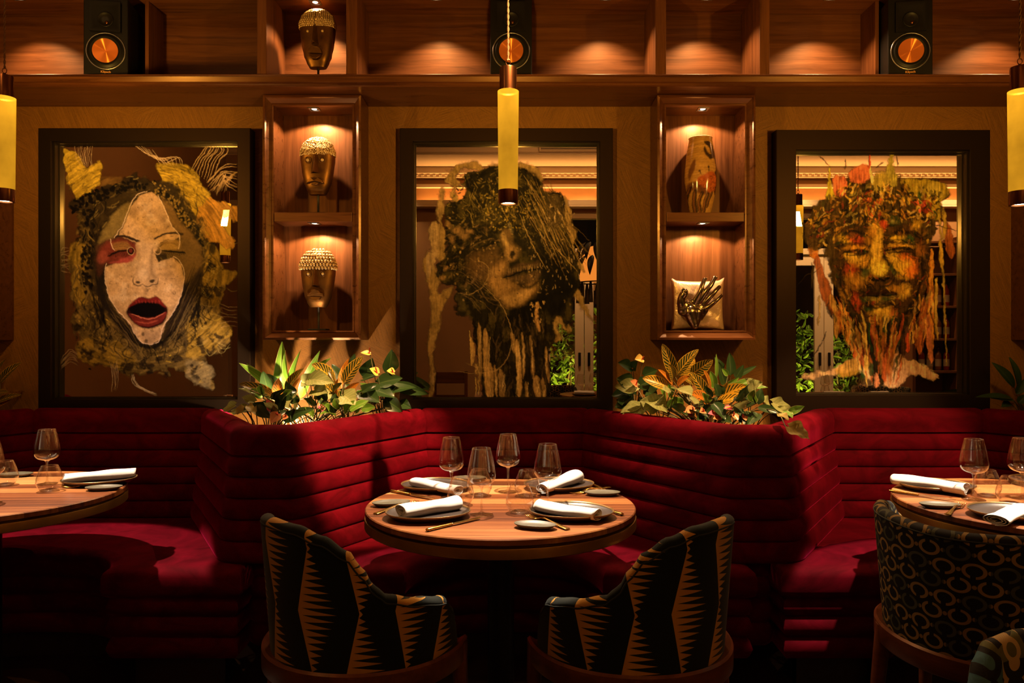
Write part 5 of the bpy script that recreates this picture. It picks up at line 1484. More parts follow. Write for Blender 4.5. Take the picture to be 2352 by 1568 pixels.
    c.dabs(200, [(360,560),(900,560),(880,1000),(640,1130),(400,980)], [DK, DK, (40,28,12)], (16, 60), (3, 9), lambda x, y: math.atan2(y-820, x-620)+PI/2, 0.5, (0.35, 0.75), 68)
    for x, y, rx, ry, col, al in ((600,690,24,100,YE,0.7),(612,805,34,28,(214,160,56),0.8),(755,770,40,26,YE,0.55),(480,850,36,24,OC,0.6),(630,1040,40,18,YE,0.6),(580,620,20,30,OC,0.6),(470,742,30,12,YE,0.6),(745,918,22,26,OC,0.6)):
        c.ell(x, y, rx, ry, col, al, 0.1, 0.9, 12, 16, int(x+3))
    c.warp(9, 24, 35)
    c.streak(0.5, 7, 60, 79); c.grain(0.5, 26, 93); c.grain(0.3, 8, 97)
    return c

def m_paint():
    m, nt, out = newmat('layered_paint')
    a = nd(nt, 'ShaderNodeVertexColor', layer_name='paint')
    p = nd(nt, 'ShaderNodeBsdfPrincipled', {'Base Color': a.outputs[0], 'Roughness': 0.5, 'Specular IOR Level': 0.05})
    t = nd(nt, 'ShaderNodeBsdfTransparent')
    mx = nd(nt, 'ShaderNodeMixShader', {0: a.outputs[1], 1: t.outputs[0], 2: p.outputs[0]})
    nt.links.new(mx.outputs[0], out.inputs[0])
    return m
M['paint'] = m_paint()

def colour_mesh(name, V, faces, RGBA, mat, parent, smooth=True, label=None):
    me = bpy.data.meshes.new(name)
    me.vertices.add(len(V)); me.vertices.foreach_set('co', np.asarray(V, np.float32).ravel())
    nf = len(faces)
    me.loops.add(nf*4); me.polygons.add(nf)
    me.loops.foreach_set('vertex_index', np.asarray(faces, np.int32).ravel())
    me.polygons.foreach_set('loop_start', np.arange(nf, dtype=np.int32)*4)
    me.polygons.foreach_set('use_smooth', np.full(nf, smooth))
    me.update(calc_edges=True); me.validate()
    ca = me.color_attributes.new('paint', 'FLOAT_COLOR', 'POINT')
    ca.data.foreach_set('color', np.asarray(RGBA, np.float32).ravel())
    me.materials.append(mat)
    o = bpy.data.objects.new(name, me); COL.objects.link(o)
    if parent is not None: o.parent = parent
    if label: o['label'] = label
    return o

def paint_layer(cv, x0, x1, z0, z1, y, root):
    """the paint itself: a thin skin a millimetre in front of the glass, only where paint lies"""
    h, w = cv.h, cv.w
    ox, oy, oz = root.location
    xs = np.linspace(x0, x1, w) - ox; zs = np.linspace(z1, z0, h) - oz
    XX, ZZ = np.meshgrid(xs, zs)
    V = np.stack([XX, np.full_like(XX, y - oy), ZZ], -1).reshape(-1, 3)
    idx = np.arange(h*w).reshape(h, w)
    q = np.stack([idx[:-1, :-1], idx[1:, :-1], idx[1:, 1:], idx[:-1, 1:]], -1).reshape(-1, 4)
    A = cv.A.copy(); A[A < 0.02] = 0
    use = A.reshape(-1)[q].max(1) > 0.02
    q = q[use]
    keep = np.unique(q); rem = np.full(h*w, -1); rem[keep] = np.arange(len(keep))
    RGBA = np.concatenate([np.clip(cv.C, 0.0005, 0.85), A[..., None]], -1).reshape(-1, 4)
    return colour_mesh('painting', V[keep], rem[q], RGBA[keep], M['paint'], root)

def framed_mirror(cv, fx0, fx1, fy0, fy1, bw, gx0, gx1, gy0, gy1, label, plab):
    yf = 3.68
    x0, x1 = (fx0-1176)/F*yf, (fx1-1176)/F*yf
    z1, z0 = CZ-(fy0-784)/F*yf, CZ-(fy1-784)/F*yf
    root = thing('framed_mirror', ((x0+x1)/2, YW, z0), label, 'mirror', 'painted mirrors in black frames')
    org = root.location
    b = bw/F*yf
    ym = 3.738
    mb = MB(); mb.frame(x0, x1, z0, z1, [(0, YW-0.001), (0, yf+0.003), (0.003, yf), (b-0.002, yf), (b, yf+0.002), (b, ym-0.006)])
    mb.build('frame', M['black_frame'], root, smooth=False, org=org)
    mb = MB(); mb.frame(x0+b, x1-b, z0+b, z1-b, [(-0.004, ym-0.03), (0.0, ym-0.036), (0.006, ym-0.036), (0.006, ym-0.003), (0.010, ym-0.003), (0.010, ym+0.004)])
    mb.build('slip_frame', M['frame_edge'], root, smooth=False, org=org)
    bx((x0+0.01, ym, z0+0.01), (x1-0.01, ym+0.006, z1-0.01), 'mirror_glass', M['mirror'], root, bevel=0, org=org)
    if cv is not None:
        a0, a1 = (gx0-1176)/F*(ym-0.0015), (gx1-1176)/F*(ym-0.0015)
        c1, c0 = CZ-(gy0-784)/F*(ym-0.0015), CZ-(gy1-784)/F*(ym-0.0015)
        # keep clear of the frame
        o = paint_layer(cv, a0, a1, c0, c1, ym-0.0015, root)
        o['label'] = plab
    return root
ZS = 2.376
def z2p(cv, ox, oy): return (ox + cv.x0/ZS, ox + float(cv.X[0, -1])/ZS, oy + cv.y0/ZS, oy + float(cv.Y[-1, 0])/ZS)
if not globals().get('SKIP_PAINT'):
    c1 = paint_woman(); a = z2p(c1, 60, 280)
    framed_mirror(c1, 87, 575, 294, 947, 30, *a, 'black framed mirror painted with a shouting face in yellow', 'pale open-mouthed face in yellow paint')
    c2 = paint_tilted(); a = z2p(c2, 900, 280)
    framed_mirror(c2, 918, 1408, 294, 948, 30, *a, 'black framed mirror painted with a dark head thrown back', 'dark tilted head in black and olive paint')
    c3 = paint_colour(); a = z2p(c3, 1760, 280)
    framed_mirror(c3, 1783, 2275, 298, 953, 46, *a, 'broad black framed mirror painted with a many-coloured dripping face', 'ochre, red and green face running in drips')
# ================================================================ brass masks on stands
M['mask'] = plain('patinated_brass', (0.24, 0.110, 0.026), 0.42, metal=0.85, nz=1.1, nscale=26, bstr=0.25, bscale=60)
M['shells'] = plain('polished_brass_shells', (0.78, 0.56, 0.28), 0.24, metal=0.6, nz=0.4, nscale=60)
M['stand'] = plain('black_iron_stand', (0.010, 0.008, 0.007), 0.5)
WT = [(0.0, 0.040), (0.07, 0.052), (0.2, 0.066), (0.4, 0.078), (0.6, 0.0845), (0.72, 0.0845), (0.84, 0.073), (0.93, 0.052), (0.98, 0.028), (1.0, 0.002)]
FT = [(0.0, 0.030), (0.12, 0.046), (0.35, 0.052), (0.6, 0.050), (0.75, 0.056), (0.88, 0.046), (0.96, 0.026), (1.0, 0.002)]
def mask(x, y, z0, zc, kind, label, H=0.288):
    """z0 = shelf, zc = chin"""
    r = thing('brass_mask', (x, y, z0), label, 'mask', 'brass masks on stands', -0.04)
    c = zc - z0
    def P(v, a, grow=0.0):
        w = interp(WT, v) + grow; f = interp(FT, v) + grow
        s, co = math.sin(a), math.cos(a)
        ex = 0.75
        X = w*math.copysign(abs(s)**ex, s)
        Y = -(f*math.copysign(abs(co)**0.62, co)) if co > 0 else (0.035*(w/0.08))*(-co)**0.8
        return Vector((X, Y, c + v*H))
    rows = [[P(v, -PI + 2*PI*k/48) for k in range(48)] for v in [0, .03, .07, .12, .18, .25, .33, .42, .5, .58, .64, .7, .76, .82, .87, .91, .95, .975, .99, 1.0]]
    mb = MB(); mb.grid(rows, cv=True, cap0=True, cap1=True, flip=True)
    head = mb.build('face', M['mask'], r, auto=50)
    fy = -0.050
    # brow shelf
    vb = 0.655
    # nose: a long wedge
    mb = MB()
    zb, zt = c + (0.34 if kind != 2 else 0.36)*H, c + 0.66*H
    ws = 0.020 if kind != 1 else 0.024
    tip = -0.088
    pts = [(-0.008, fy-0.002, zt), (0.008, fy-0.002, zt), (0, fy-0.014, zt), (-ws, fy+0.004, zb), (ws, fy+0.004, zb), (0, tip, zb+0.006), (0, tip+0.004, zb)]
    i = [mb.vert(p) for p in pts]
    for q in ((0, 3, 5, 2), (2, 5, 4, 1), (3, 6, 5), (5, 6, 4), (0, 1, 4, 3)): mb.face([i[k] for k in q])
    mb.build('nose', M['mask'], r, smooth=False, bevel=0.0015)
    # eyes
    ez = c + 0.565*H
    er = {0: 0.0115, 1: 0.015, 2: 0.013}[kind]
    for s in (-1, 1):
        ex = s*0.036
        mb = MB(); mb.ell((ex, fy-0.001, ez), (er*0.62, er*0.6, er*0.62), nu=16, nv=10)
        e = mb.build('eye', M['shells'], r)
        if kind:
            mb = MB(); mb.tube([(ex+er*math.cos(t), fy+0.001-0.003, ez+er*math.sin(t)) for t in np.linspace(0, 2*PI, 25)[:-1]], 0.0022, 8, closed=True); mb.build('eye_ring', M['mask'], e)
    # mouth: projecting lips
    mz = c + 0.20*H
    if kind == 0:
        up = [(-0.034, 0.0), (-0.030, 0.018), (-0.012, 0.027), (0.014, 0.027), (0.030, 0.018), (0.036, 0.004), (0.036, -0.006), (-0.034, -0.002)]
        lo = [(-0.030, -0.005), (0.034, -0.009), (0.026, -0.024), (0.010, -0.033), (-0.012, -0.032), (-0.024, -0.022)]
    elif kind == 1:
        up = [(-0.046, -0.012), (-0.036, 0.006), (-0.020, 0.018), (0.0, 0.021), (0.020, 0.018), (0.036, 0.006), (0.046, -0.012), (0.034, -0.008), (0.0, -0.002), (-0.034, -0.008)]
        lo = [(-0.024, -0.008), (0.0, -0.004), (0.024, -0.008), (0.016, -0.017), (0.0, -0.020), (-0.016, -0.017)]
    else:
        up = [(-0.042, -0.004), (-0.042, 0.008), (-0.026, 0.012), (-0.018, 0.026), (0.0, 0.029), (0.018, 0.026), (0.026, 0.012), (0.042, 0.008), (0.042, -0.006)]
        lo = [(-0.028, -0.006), (0.030, -0.007), (0.022, -0.022), (0.006, -0.030), (-0.010, -0.029), (-0.022, -0.020)]
    for nm, pl, dy in (('lip', up, 0.0), ('lip', lo, 0.004)):
        mb = MB()
        n = len(pl)
        a = [mb.vert((px, -0.022 + 0.35*abs(px)*0.3, mz+pz)) for px, pz in pl]
        b = [mb.vert((px*0.95, fy-0.020+dy + 6.0*px*px, mz+pz*0.95)) for px, pz in pl]
        for k in range(n): mb.face((a[k], b[k], b[(k+1) % n], a[(k+1) % n]))
        mb.face(b[::-1])
        mb.build(nm, M['shells'] if False else M['mask'], r, smooth=False, bevel=0.003, seg=3)
    def arc(v, half, grow, n=60):
        """angles spread evenly along the girth at this height"""
        A = [-half + 2*half*i/n for i in range(n+1)]
        Q = [P(v, a, grow) for a in A]; D = [0.0]
        for i in range(n): D.append(D[-1] + (Q[i+1]-Q[i]).length)
        return A, D
    def at_arc(A, D, t):
        t *= D[-1]
        for i in range(len(A)-1):
            if t <= D[i+1]: return lerp(A[i], A[i+1], (t-D[i])/max(1e-6, D[i+1]-D[i]))
        return A[-1]
    # cap of overlapping shells or beads
    mb = MB()
    rd = random.Random(kind+3)
    if kind == 1:
        n = 0
        while n < 1500:
            v = rd.uniform(0.66, 0.995); A_, D_ = arc(v, 1.75, 0.002, 24); a = at_arc(A_, D_, rd.random())
            if rd.random() > interp(WT, v)/0.085: continue
            p = P(v, a, 0.002); q = rd.uniform(0.0018, 0.0034)
            mb.ell(p, (q, q, q), nu=6, nv=4); n += 1
    else:
        rws = 11 if kind == 0 else 7
        for j in range(rws):
            v = lerp(0.665, 0.985, j/(rws-1)); w = interp(WT, v)
            pitch = 0.0092 if kind == 0 else 0.0145
            half = 1.85
            A_, D_ = arc(v, half, 0.003); cnt = max(4, int(D_[-1]/pitch))
            for k in range(cnt):
                a = at_arc(A_, D_, min(1.0, (k+0.5*(j % 2)+0.25)/cnt))
                p = P(v, a, 0.003); n1 = P(v, a, 0.02) - p
                up_ = (P(min(1, v+0.03), a, 0.003) - P(v-0.03, a, 0.003)).normalized()
                nn = n1.normalized(); tt = up_.cross(nn).normalized(); nn = tt.cross(up_).normalized()
                R = Matrix((tt, nn, up_)).transposed().to_4x4()
                q = pitch*rd.uniform(0.42, 0.5)
                tl = Matrix.Rotation(rd.uniform(-0.25, 0.25), 4, 'Y')
                mb.ell(p + nn*q*0.3, (q, q*0.7, q*(1.45 if kind == 0 else 1.35)), rot=R @ tl, nu=9, nv=6)
                if kind == 2:
                    for s in (-1, 1):
                        mb.ell(p + nn*q*0.8 + tt*s*q*0.38, (q*0.42, q*0.42, q*1.05), rot=R @ tl, nu=7, nv=5)
    mb.build('cap', M['shells'], r, label='cap of small brass ' + {0: 'scales', 1: 'beads', 2: 'cowrie shells'}[kind])
    # stand
    mb = MB(); mb.tube([(0, 0.0, c+0.04), (0, 0.0, 0.006)], 0.0055, 10); mb.build('rod', M['stand'], r)
    mb = MB(); mb.box((-0.045, -0.035, 0.0), (0.045, 0.035, 0.008)); mb.build('foot', M['stand'], r, smooth=False, bevel=0.002)
    return r
mask((731-1176)/F*3.59, 3.59, 2.5605, 2.640, 0, 'brass mask with scaled cap in the top cabinet, under a glaring spotlight')
mask((731-1176)/F*3.655, 3.655, 1.9385, 2.036, 1, 'brass mask with beaded cap and ringed eyes on the upper niche shelf')
mask((732-1176)/F*3.655, 3.655, 1.3652, 1.479, 2, 'brass mask with cowrie-shell cap in the lower left niche')

# ================================================================ crab vase
def vase():
    x, y, z = (1609-1176)/F*3.655, 3.655, 1.9385
    r = thing('ceramic_vase', (x, y, z), 'tall glazed vase painted with a brown crab, in the right niche', 'vase')
    H = 0.378
    prof = [(0.047, 0.0), (0.053, 0.02), (0.061, 0.055), (0.070, 0.10), (0.0765, 0.15), (0.078, 0.19), (0.0755, 0.24), (0.070, 0.29), (0.063, 0.335), (0.0575, 0.365), (0.057, H)]
    pr = [(p[0], p[2]) for p in catmull([(a, 0, b) for a, b in prof], 9)]
    conv = lambda q: tuple(min(0.8, v*s) for v, s in zip(lin(q), (1.5, 1.5, 1.8)))
    c = Canvas(210, 412, 296, 760, 1.6, conv)
    c.poly([(200,280),(420,280),(420,780),(200,780)], (150,112,52), 1, 2, smooth=False)
    rd = random.Random(4)
    for k in range(26): yy = 310+11*k+rd.uniform(-4,4); c.line([(205, yy+rd.uniform(-6,6)), (310, yy-6), (415, yy+rd.uniform(-6,6))], rd.uniform(2, 6), rd.choice([(110,80,36), (176,138,72), (96,70,30)]), 0.5, (1, 1))
    D, B, O = (34,22,12), (84,50,24), (138,66,24)
    c.poly([(380,640),(372,560),(385,480),(372,430),(345,440),(322,420),(310,385),(318,360),(330,395),(348,410),(340,372),(312,340),(322,332),(350,338),(372,368),(390,420),(398,500),(400,600)], D, 0.95, 3, 4)
    c.poly([(232,560),(230,510),(246,455),(258,438),(262,470),(254,510),(240,545)], B, 0.9, 3, 3)
    c.poly([(270,560),(300,535),(340,512),(380,520),(392,560),(385,610),(340,635),(285,620)], O, 0.95, 6, 6)
    c.poly([(235,575),(262,572),(300,600),(340,640),(300,645),(250,620),(232,640),(226,600)], B, 0.95, 5, 5); c.dabs(70, [(270,560),(380,520),(385,610),(250,640)], [D, B, (176,98,40), (110,40,18)], (6, 26), (2, 6), 0.4, 0.8, (0.4, 0.8), 3)
    for p in ([(292,530),(283,512)], [(336,512),(334,488)]): c.line(p, 5, D, 0.95, (1, 1), curve=False)
    c.ell(282, 510, 6, 7, D, 0.95); c.ell(334, 486, 6, 7, D, 0.95)
    for p, w in (([(262,625),(262,690),(276,760)], 22), ([(300,635),(285,690),(300,756)], 22), ([(335,640),(318,690),(316,752)], 22), ([(360,630),(340,680),(332,720)], 16), ([(240,600),(228,660),(236,720)], 16), ([(385,600),(396,650),(380,700)], 14)):
        c.line(p, w, D, 0.9, (0.8, 0.4), soft=3); c.line([(a-3, b) for a, b in p], w*0.35, (120,76,36), 0.7, soft=3)
    c.warp(3, 12, 8); c.grain(0.25, 9, 4)
    n = 120
    V, RG = [], []
    for k in range(n):
        t = 2*PI*k/n
        for ra, zz in pr:
            V.append((ra*math.cos(t), ra*math.sin(t), zz))
            fx = 311 + ra*math.cos(t)/0.078*91
            if math.sin(t) > 0: fx = 311 + (2*0.078*(1 if math.cos(t) > 0 else -1) - ra*math.cos(t))/0.078*91*0.5
            fyy = 752 - zz/H*450
            i = int(np.clip((fx-c.x0)/c.st, 0, c.w-1)); j = int(np.clip((fyy-c.y0)/c.st, 0, c.h-1))
            RG.append((*c.C[j, i], 1.0))
    m_ = len(pr); F4 = []
    for k in range(n):
        for b in range(m_-1):
            F4.append((k*m_+b, ((k+1) % n)*m_+b, ((k+1) % n)*m_+b+1, k*m_+b+1))
    m, nt, out = newmat('painted_glaze')
    a = nd(nt, 'ShaderNodeVertexColor', layer_name='paint')
    principled(nt, out, a.outputs[0], 0.12, 0, spec=0.5)
    colour_mesh('body', V, F4, RG, m, r)
    mb = MB(); mb.lathe([(0.057, H), (0.0585, H+0.001), (0.0565, H+0.0025), (0.053, H), (0.053, H-0.05), (0.0001, H-0.06)], 60); mb.build('rim', plain('pale_glazed_rim', (0.42, 0.32, 0.17), 0.15), r, auto=50)
    mb = MB(); mb.lathe([(0.0001, 0.0), (0.047, 0.0), (0.047, 0.002)], 48); mb.build('foot', M['stand'], r)
vase()

# ================================================================ bronze hand resting on a satin pillow
def m_satin():
    m, nt, out = newmat('champagne_satin')
    v = coords(nt)
    n = noise(nt, coords(nt, (16, 16, 16)), 1.0, 4, 0.6, 1.2)
    principled(nt, out, (0.78, 0.56, 0.38), 0.34, 0.35, bump=n, bstr=0.55, bdist=0.010, spec=0.6)
    return m
M['satin'] = m_satin()
M['bronze'] = plain('polished_dark_bronze', (0.42, 0.31, 0.20), 0.22, metal=1.0, nz=0.9, nscale=22, bstr=0.12, bscale=70)
YP = 3.672
def pillow():
    cx = (1602-1176)/F*YP; z0 = 1.3655
    r = thing('satin_pillow', (cx, YP, z0), 'champagne satin pillow standing in the lower right niche behind a bronze hand', 'pillow')
    W_, H_ = 0.134, 0.252
    n = 34
    rows = {}
    for side in (-1, 1):
        R = []
        for a in range(n+1):
            row = []
            for b in range(n+1):
                u, v = 2*a/n-1, 2*b/n-1
                e = (1-u**4)*(1-v**4)
                # edges drawn in, corners pulled out
                x = u*W_*(1 - 0.07*(1-v*v)) ; z = H_/2 + v*H_/2*(1 - 0.07*(1-u*u)) + (0.012*max(0, abs(u)-0.8)*5*max(0, abs(v)-0.8)*5 if v > 0 else 0)
                wr = 0.004*math.sin(9*u+4*v)*math.sin(7*v-3*u) + 0.004*math.sin(16*(u+v))*max(0, abs(u)+abs(v)-1.0)
                row.append((x, side*(0.030*max(0, e)**0.55 + wr*e) , max(0.0, z)))
            R.append(row)
        rows[side] = R
    mb = MB(); mb.grid(rows[-1], flip=False); mb.grid(rows[1], flip=True)
    o = mb.build('cover', M['satin'], r)
    w = o.modifiers.new('weld', 'WELD'); w.merge_threshold = 0.0008
    return r
pillow()
def hand():
    yb = 3.614
    def q(zx, zy, dy=0.0):   # crop pixels of the photograph's lower right niche, at the hand's own distance
        return PX(1520+zx/8.711, 600+zy/8.711, yb+dy)
    org = q(600, 1000)
    r = thing('bronze_hand', org, 'polished bronze sculpture of an open hand lying against the satin pillow', 'sculpture')
    k = 1/8.711/F*yb
    mb = MB()
    def limb(pts, rads, n=14):
        P = catmull([p for p in pts], 5)
        m = len(pts)-1
        rr = []
        for i in range(len(P)):
            t = i/(len(P)-1)*m; a = min(int(t), m-1); rr.append(lerp(rads[a], rads[a+1], t-a)*k)
        mb.tube(P, rr, n); mb.ell(P[-1], (rr[-1]*1.0,)*3, nu=12, nv=8); mb.ell(P[0], (rr[0],)*3, nu=12, nv=8)
    # palm: heel, thumb ball, knuckle pads
    mb.ell(q(560, 980, 0.0), (190*k, 0.022, 175*k), nu=24, nv=16)
    mb.ell(q(440, 930, -0.006), (120*k, 0.024, 170*k), rot=Euler((0, 0.35, 0)), nu=20, nv=12)
    mb.ell(q(740, 960, -0.002), (130*k, 0.020, 150*k), rot=Euler((0, -0.6, 0)), nu=20, nv=12)
    mb.ell(q(650, 830, 0.0), (150*k, 0.017, 110*k), rot=Euler((0, -0.3, 0)), nu=20, nv=12)
    limb([q(560, 1020), q(610, 1160, -0.002), q(660, 1290, -0.012)], [150, 125, 75])
    limb([q(700, 1020), q(690, 1150), q(680, 1260, -0.008)], [120, 100, 70])
    limb([q(800, 960), q(880, 960, 0.004), q(760, 1130, 0.004)], [80, 60, 70])
    # thumb
    limb([q(430, 960), q(395, 830, -0.010), q(405, 720, -0.016), q(450, 640, -0.020), q(462, 600, -0.024)], [105, 92, 78, 80, 62])
    # four fingers, each with its own bend
    limb([q(640, 840), q(700, 730, -0.012), q(775, 590, -0.022), q(810, 480, -0.020), q(858, 360, -0.010)], [72, 60, 50, 47, 42])
    limb([q(720, 850), q(800, 730, -0.014), q(900, 580, -0.026), q(985, 470, -0.024), q(1055, 330, -0.012)], [72, 62, 53, 50, 45])
    limb([q(800, 890), q(880, 810, -0.014), q(1000, 680, -0.026), q(1075, 590, -0.024), q(1150, 510, -0.012)], [66, 56, 48, 45, 40])
    limb([q(870, 950), q(950, 900, -0.010), q(1060, 810, -0.022), q(1125, 750, -0.020), q(1195, 680, -0.010)], [56, 48, 42, 39, 35])
    # knuckle swellings
    for zx, zy, rr, dy in ((775,590,56,-0.024),(815,470,51,-0.021),(900,580,60,-0.028),(985,468,55,-0.026),(1000,680,54,-0.028),(1078,588,49,-0.026),(1060,810,47,-0.024),(405,720,84,-0.018),(700,735,66,-0.014),(800,735,68,-0.016),(880,812,62,-0.016)):
        mb.ell(q(zx, zy, dy+0.003), (rr*k*0.88,)*3, nu=12, nv=8)
    o = mb.build('hand', M['bronze'], r, org=org)
    md = o.modifiers.new('join', 'REMESH'); md.mode = 'VOXEL'; md.voxel_size = 0.0019; md.use_smooth_shade = True
    sm = o.modifiers.new('soften', 'SMOOTH'); sm.factor = 0.5; sm.iterations = 9
    # nails
    for zx, zy, dy, a, w in ((425,575,-0.0335,0.1,30),(885,355,-0.0165,0.5,24),(1085,335,-0.019,0.55,26),(1145,520,-0.018,0.8,22),(1200,685,-0.0155,0.9,19)):
        mb = MB(); p = q(zx, zy, dy)
        mb.ell(p, (w*k, 0.0022, w*1.5*k), rot=Euler((0.2, a, 0)), nu=12, nv=8)
        mb.build('nail', M['bronze'], r, org=org)
hand()
# ================================================================ plants in the troughs
def leaf_mat(name, kind):
    m, nt, out = newmat(name)
    u, v = uvxy(nt)               # u: -1..1 across, v: 0..1 along
    au = mth(nt, 'ABSOLUTE', u)
    n = noise(nt, coords(nt, (9, 9, 9)), 1.0, 4, 0.6)
    n2 = noise(nt, coords(nt, (40, 40, 40)), 1.0, 3, 0.6)
    if kind in ('croton', 'croton_orange', 'croton_gold'):
        w = mth(nt, 'ADD', mth(nt, 'MULTIPLY', v, 8.5), mth(nt, 'ADD', mth(nt, 'MULTIPLY', au, -2.4), mth(nt, 'MULTIPLY', n, 1.6)))
        t = mth(nt, 'ABSOLUTE', mth(nt, 'SUBTRACT', mth(nt, 'FRACT', w), 0.5))
        thr = {'croton': 0.345, 'croton_orange': 0.16, 'croton_gold': 0.22}[kind]
        vein = mth(nt, 'GREATER_THAN', mth(nt, 'ADD', t, mth(nt, 'MULTIPLY', mth(nt, 'SUBTRACT', n2, 0.5), 0.18)), thr)
        mid = mth(nt, 'LESS_THAN', au, {'croton': 0.085, 'croton_orange': 0.25, 'croton_gold': 0.16}[kind])
        edge = mth(nt, 'GREATER_THAN', au, {'croton': 0.90, 'croton_orange': 0.8, 'croton_gold': 0.84}[kind])
        f = mth(nt, 'MAXIMUM', mth(nt, 'MAXIMUM', vein, mid), edge)
        hi = {'croton': (0.52, 0.30, 0.025), 'croton_orange': (0.55, 0.19, 0.018), 'croton_gold': (0.60, 0.33, 0.02)}[kind]
        c = mixc(nt, f, (0.016, 0.030, 0.008), mixc(nt, n, hi, tuple(x*0.55 for x in hi)))
        tr, ro = 0.25, 0.36
    elif kind == 'pale':
        s = mth(nt, 'ABSOLUTE', mth(nt, 'SUBTRACT', mth(nt, 'FRACT', mth(nt, 'ADD', mth(nt, 'MULTIPLY', v, 6.0), mth(nt, 'MULTIPLY', au, -2.2))), 0.5))
        vein = mth(nt, 'MULTIPLY', mth(nt, 'GREATER_THAN', s, 0.44), mth(nt, 'LESS_THAN', au, 0.9))
        vein = mth(nt, 'MAXIMUM', vein, mth(nt, 'LESS_THAN', au, 0.045))
        base = mixc(nt, n, (0.13, 0.17, 0.045), (0.34, 0.36, 0.13))
        c = mixc(nt, mth(nt, 'MULTIPLY', vein, 0.55), base, (0.50, 0.46, 0.22))
        tr, ro = 0.3, 0.45
    elif kind == 'yellowing':
        s = mth(nt, 'ABSOLUTE', mth(nt, 'SUBTRACT', mth(nt, 'FRACT', mth(nt, 'ADD', mth(nt, 'MULTIPLY', v, 5.0), mth(nt, 'MULTIPLY', au, -2.0))), 0.5))
        vein = mth(nt, 'GREATER_THAN', s, 0.43)
        base = mixc(nt, n, (0.42, 0.30, 0.05), (0.50, 0.42, 0.14))
        c = mixc(nt, mth(nt, 'MULTIPLY', vein, 0.5), base, (0.22, 0.20, 0.04))
        tr, ro = 0.3, 0.5
    elif kind == 'bright':
        c = mixc(nt, n, (0.06, 0.16, 0.012), (0.15, 0.30, 0.03)); c = mixc(nt, mth(nt, 'MULTIPLY', mth(nt, 'LESS_THAN', au, 0.06), 0.6), c, (0.30, 0.40, 0.10))
        c = mixc(nt, mth(nt, 'MULTIPLY', mth(nt, 'GREATER_THAN', au, 0.90), 0.7), c, (0.50, 0.50, 0.22))
        tr, ro = 0.35, 0.32
    else:
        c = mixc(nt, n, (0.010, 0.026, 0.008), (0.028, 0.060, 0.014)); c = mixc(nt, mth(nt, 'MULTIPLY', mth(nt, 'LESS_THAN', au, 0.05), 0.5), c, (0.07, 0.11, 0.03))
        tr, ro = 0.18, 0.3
    p = nd(nt, 'ShaderNodeBsdfPrincipled', {'Roughness': ro, 'Specular IOR Level': 0.45})
    nt.links.new(c, p.inputs['Base Color'])
    b = nd(nt, 'ShaderNodeBump', {'Height': n2, 'Strength': 0.25, 'Distance': 0.002}); nt.links.new(b.outputs[0], p.inputs['Normal'])
    t_ = nd(nt, 'ShaderNodeBsdfTranslucent'); nt.links.new(c, t_.inputs[0])
    mx = nd(nt, 'ShaderNodeMixShader', {0: tr, 1: p.outputs[0], 2: t_.outputs[0]})
    nt.links.new(mx.outputs[0], out.inputs[0])
    return m
for k in ('croton', 'croton_orange', 'croton_gold', 'pale', 'yellowing', 'bright', 'dark'): M['leaf_'+k] = leaf_mat(k+'_leaf', k)
M['stem'] = plain('plant_stem', (0.10, 0.085, 0.03), 0.6)
M['spathe_pink'] = plain('pink_spathe', (0.72, 0.13, 0.20), 0.28, nz=0.3, nscale=12)
M['spathe_peach'] = plain('peach_spathe', (0.62, 0.24, 0.10), 0.3, nz=0.3, nscale=12)
M['spathe_yellow'] = plain('yellow_spathe', (0.62, 0.42, 0.08), 0.3, nz=0.3, nscale=12)
M['spadix'] = plain('red_spadix', (0.45, 0.03, 0.02), 0.5)

SHAPES = {
    'lance': lambda t: math.sin(PI*t**0.85)**0.75*(1-0.25*t),
    'croton': lambda t: math.sin(PI*min(1, t**0.80))**0.62*(1-0.10*t) if 0 < t < 1 else 0,
    'strap': lambda t: min(1, t*5)**0.6*(1-t**2.6)**0.9 if t < 1 else 0,
    'heart': lambda t: (0.25+0.75*math.sin(min(1, t/0.32)*PI/2))*(1-((t-0.30)/0.70)**1.5 if t > 0.30 else 1)**0.9 if t < 1 else 0,
}
def leaf(mb, base, tip, width, shape='croton', up=None, fold=0.35, droop=0.0, wave=0.0, seed=0, lobe=0.0):
    """a curved blade between two points; fold creases it along the midrib, droop bows it"""
    B, T = Vector(base), Vector(tip)
    d = T - B; L = d.length; t_ = d.normalized()
    nrm = Vector(up) if up is not None else Vector((0, -0.8, 0.6))
    side = t_.cross(nrm)
    if side.length < 1e-3: side = t_.orthogonal()
    side.normalize(); nrm = side.cross(t_).normalized()
    rd = random.Random(seed); p1, p2 = rd.uniform(0, 6), rd.uniform(0, 6)
    n, m = 16, 8
    rows, uv = [], []
    f = SHAPES[shape]
    for a in range(n+1):
        t = a/n
        w = max(0.0, f(min(max(t, 0.0), 1.0)))*width*0.5
        w = max(w, width*0.008)
        c = B + d*t + nrm*(droop*L*4*t*(1-t)) 
        row, ur = [], []
        for b in range(m+1):
            u = 2*b/m-1
            bk = lobe*L*max(0.0, 1-t/0.34)*abs(u)**1.3      # heart lobes reach back past the stalk
            q = c - t_*bk + side*(u*w) + nrm*(fold*w*(abs(u)**1.4) + wave*width*0.10*math.sin(t*11+p1+u*2)*abs(u) + 0.05*width*math.sin(3*t+p2)*u)
            row.append(q); ur.append((u, t))
        rows.append(row); uv.append(ur)
    mb.grid(rows, uv=uv)

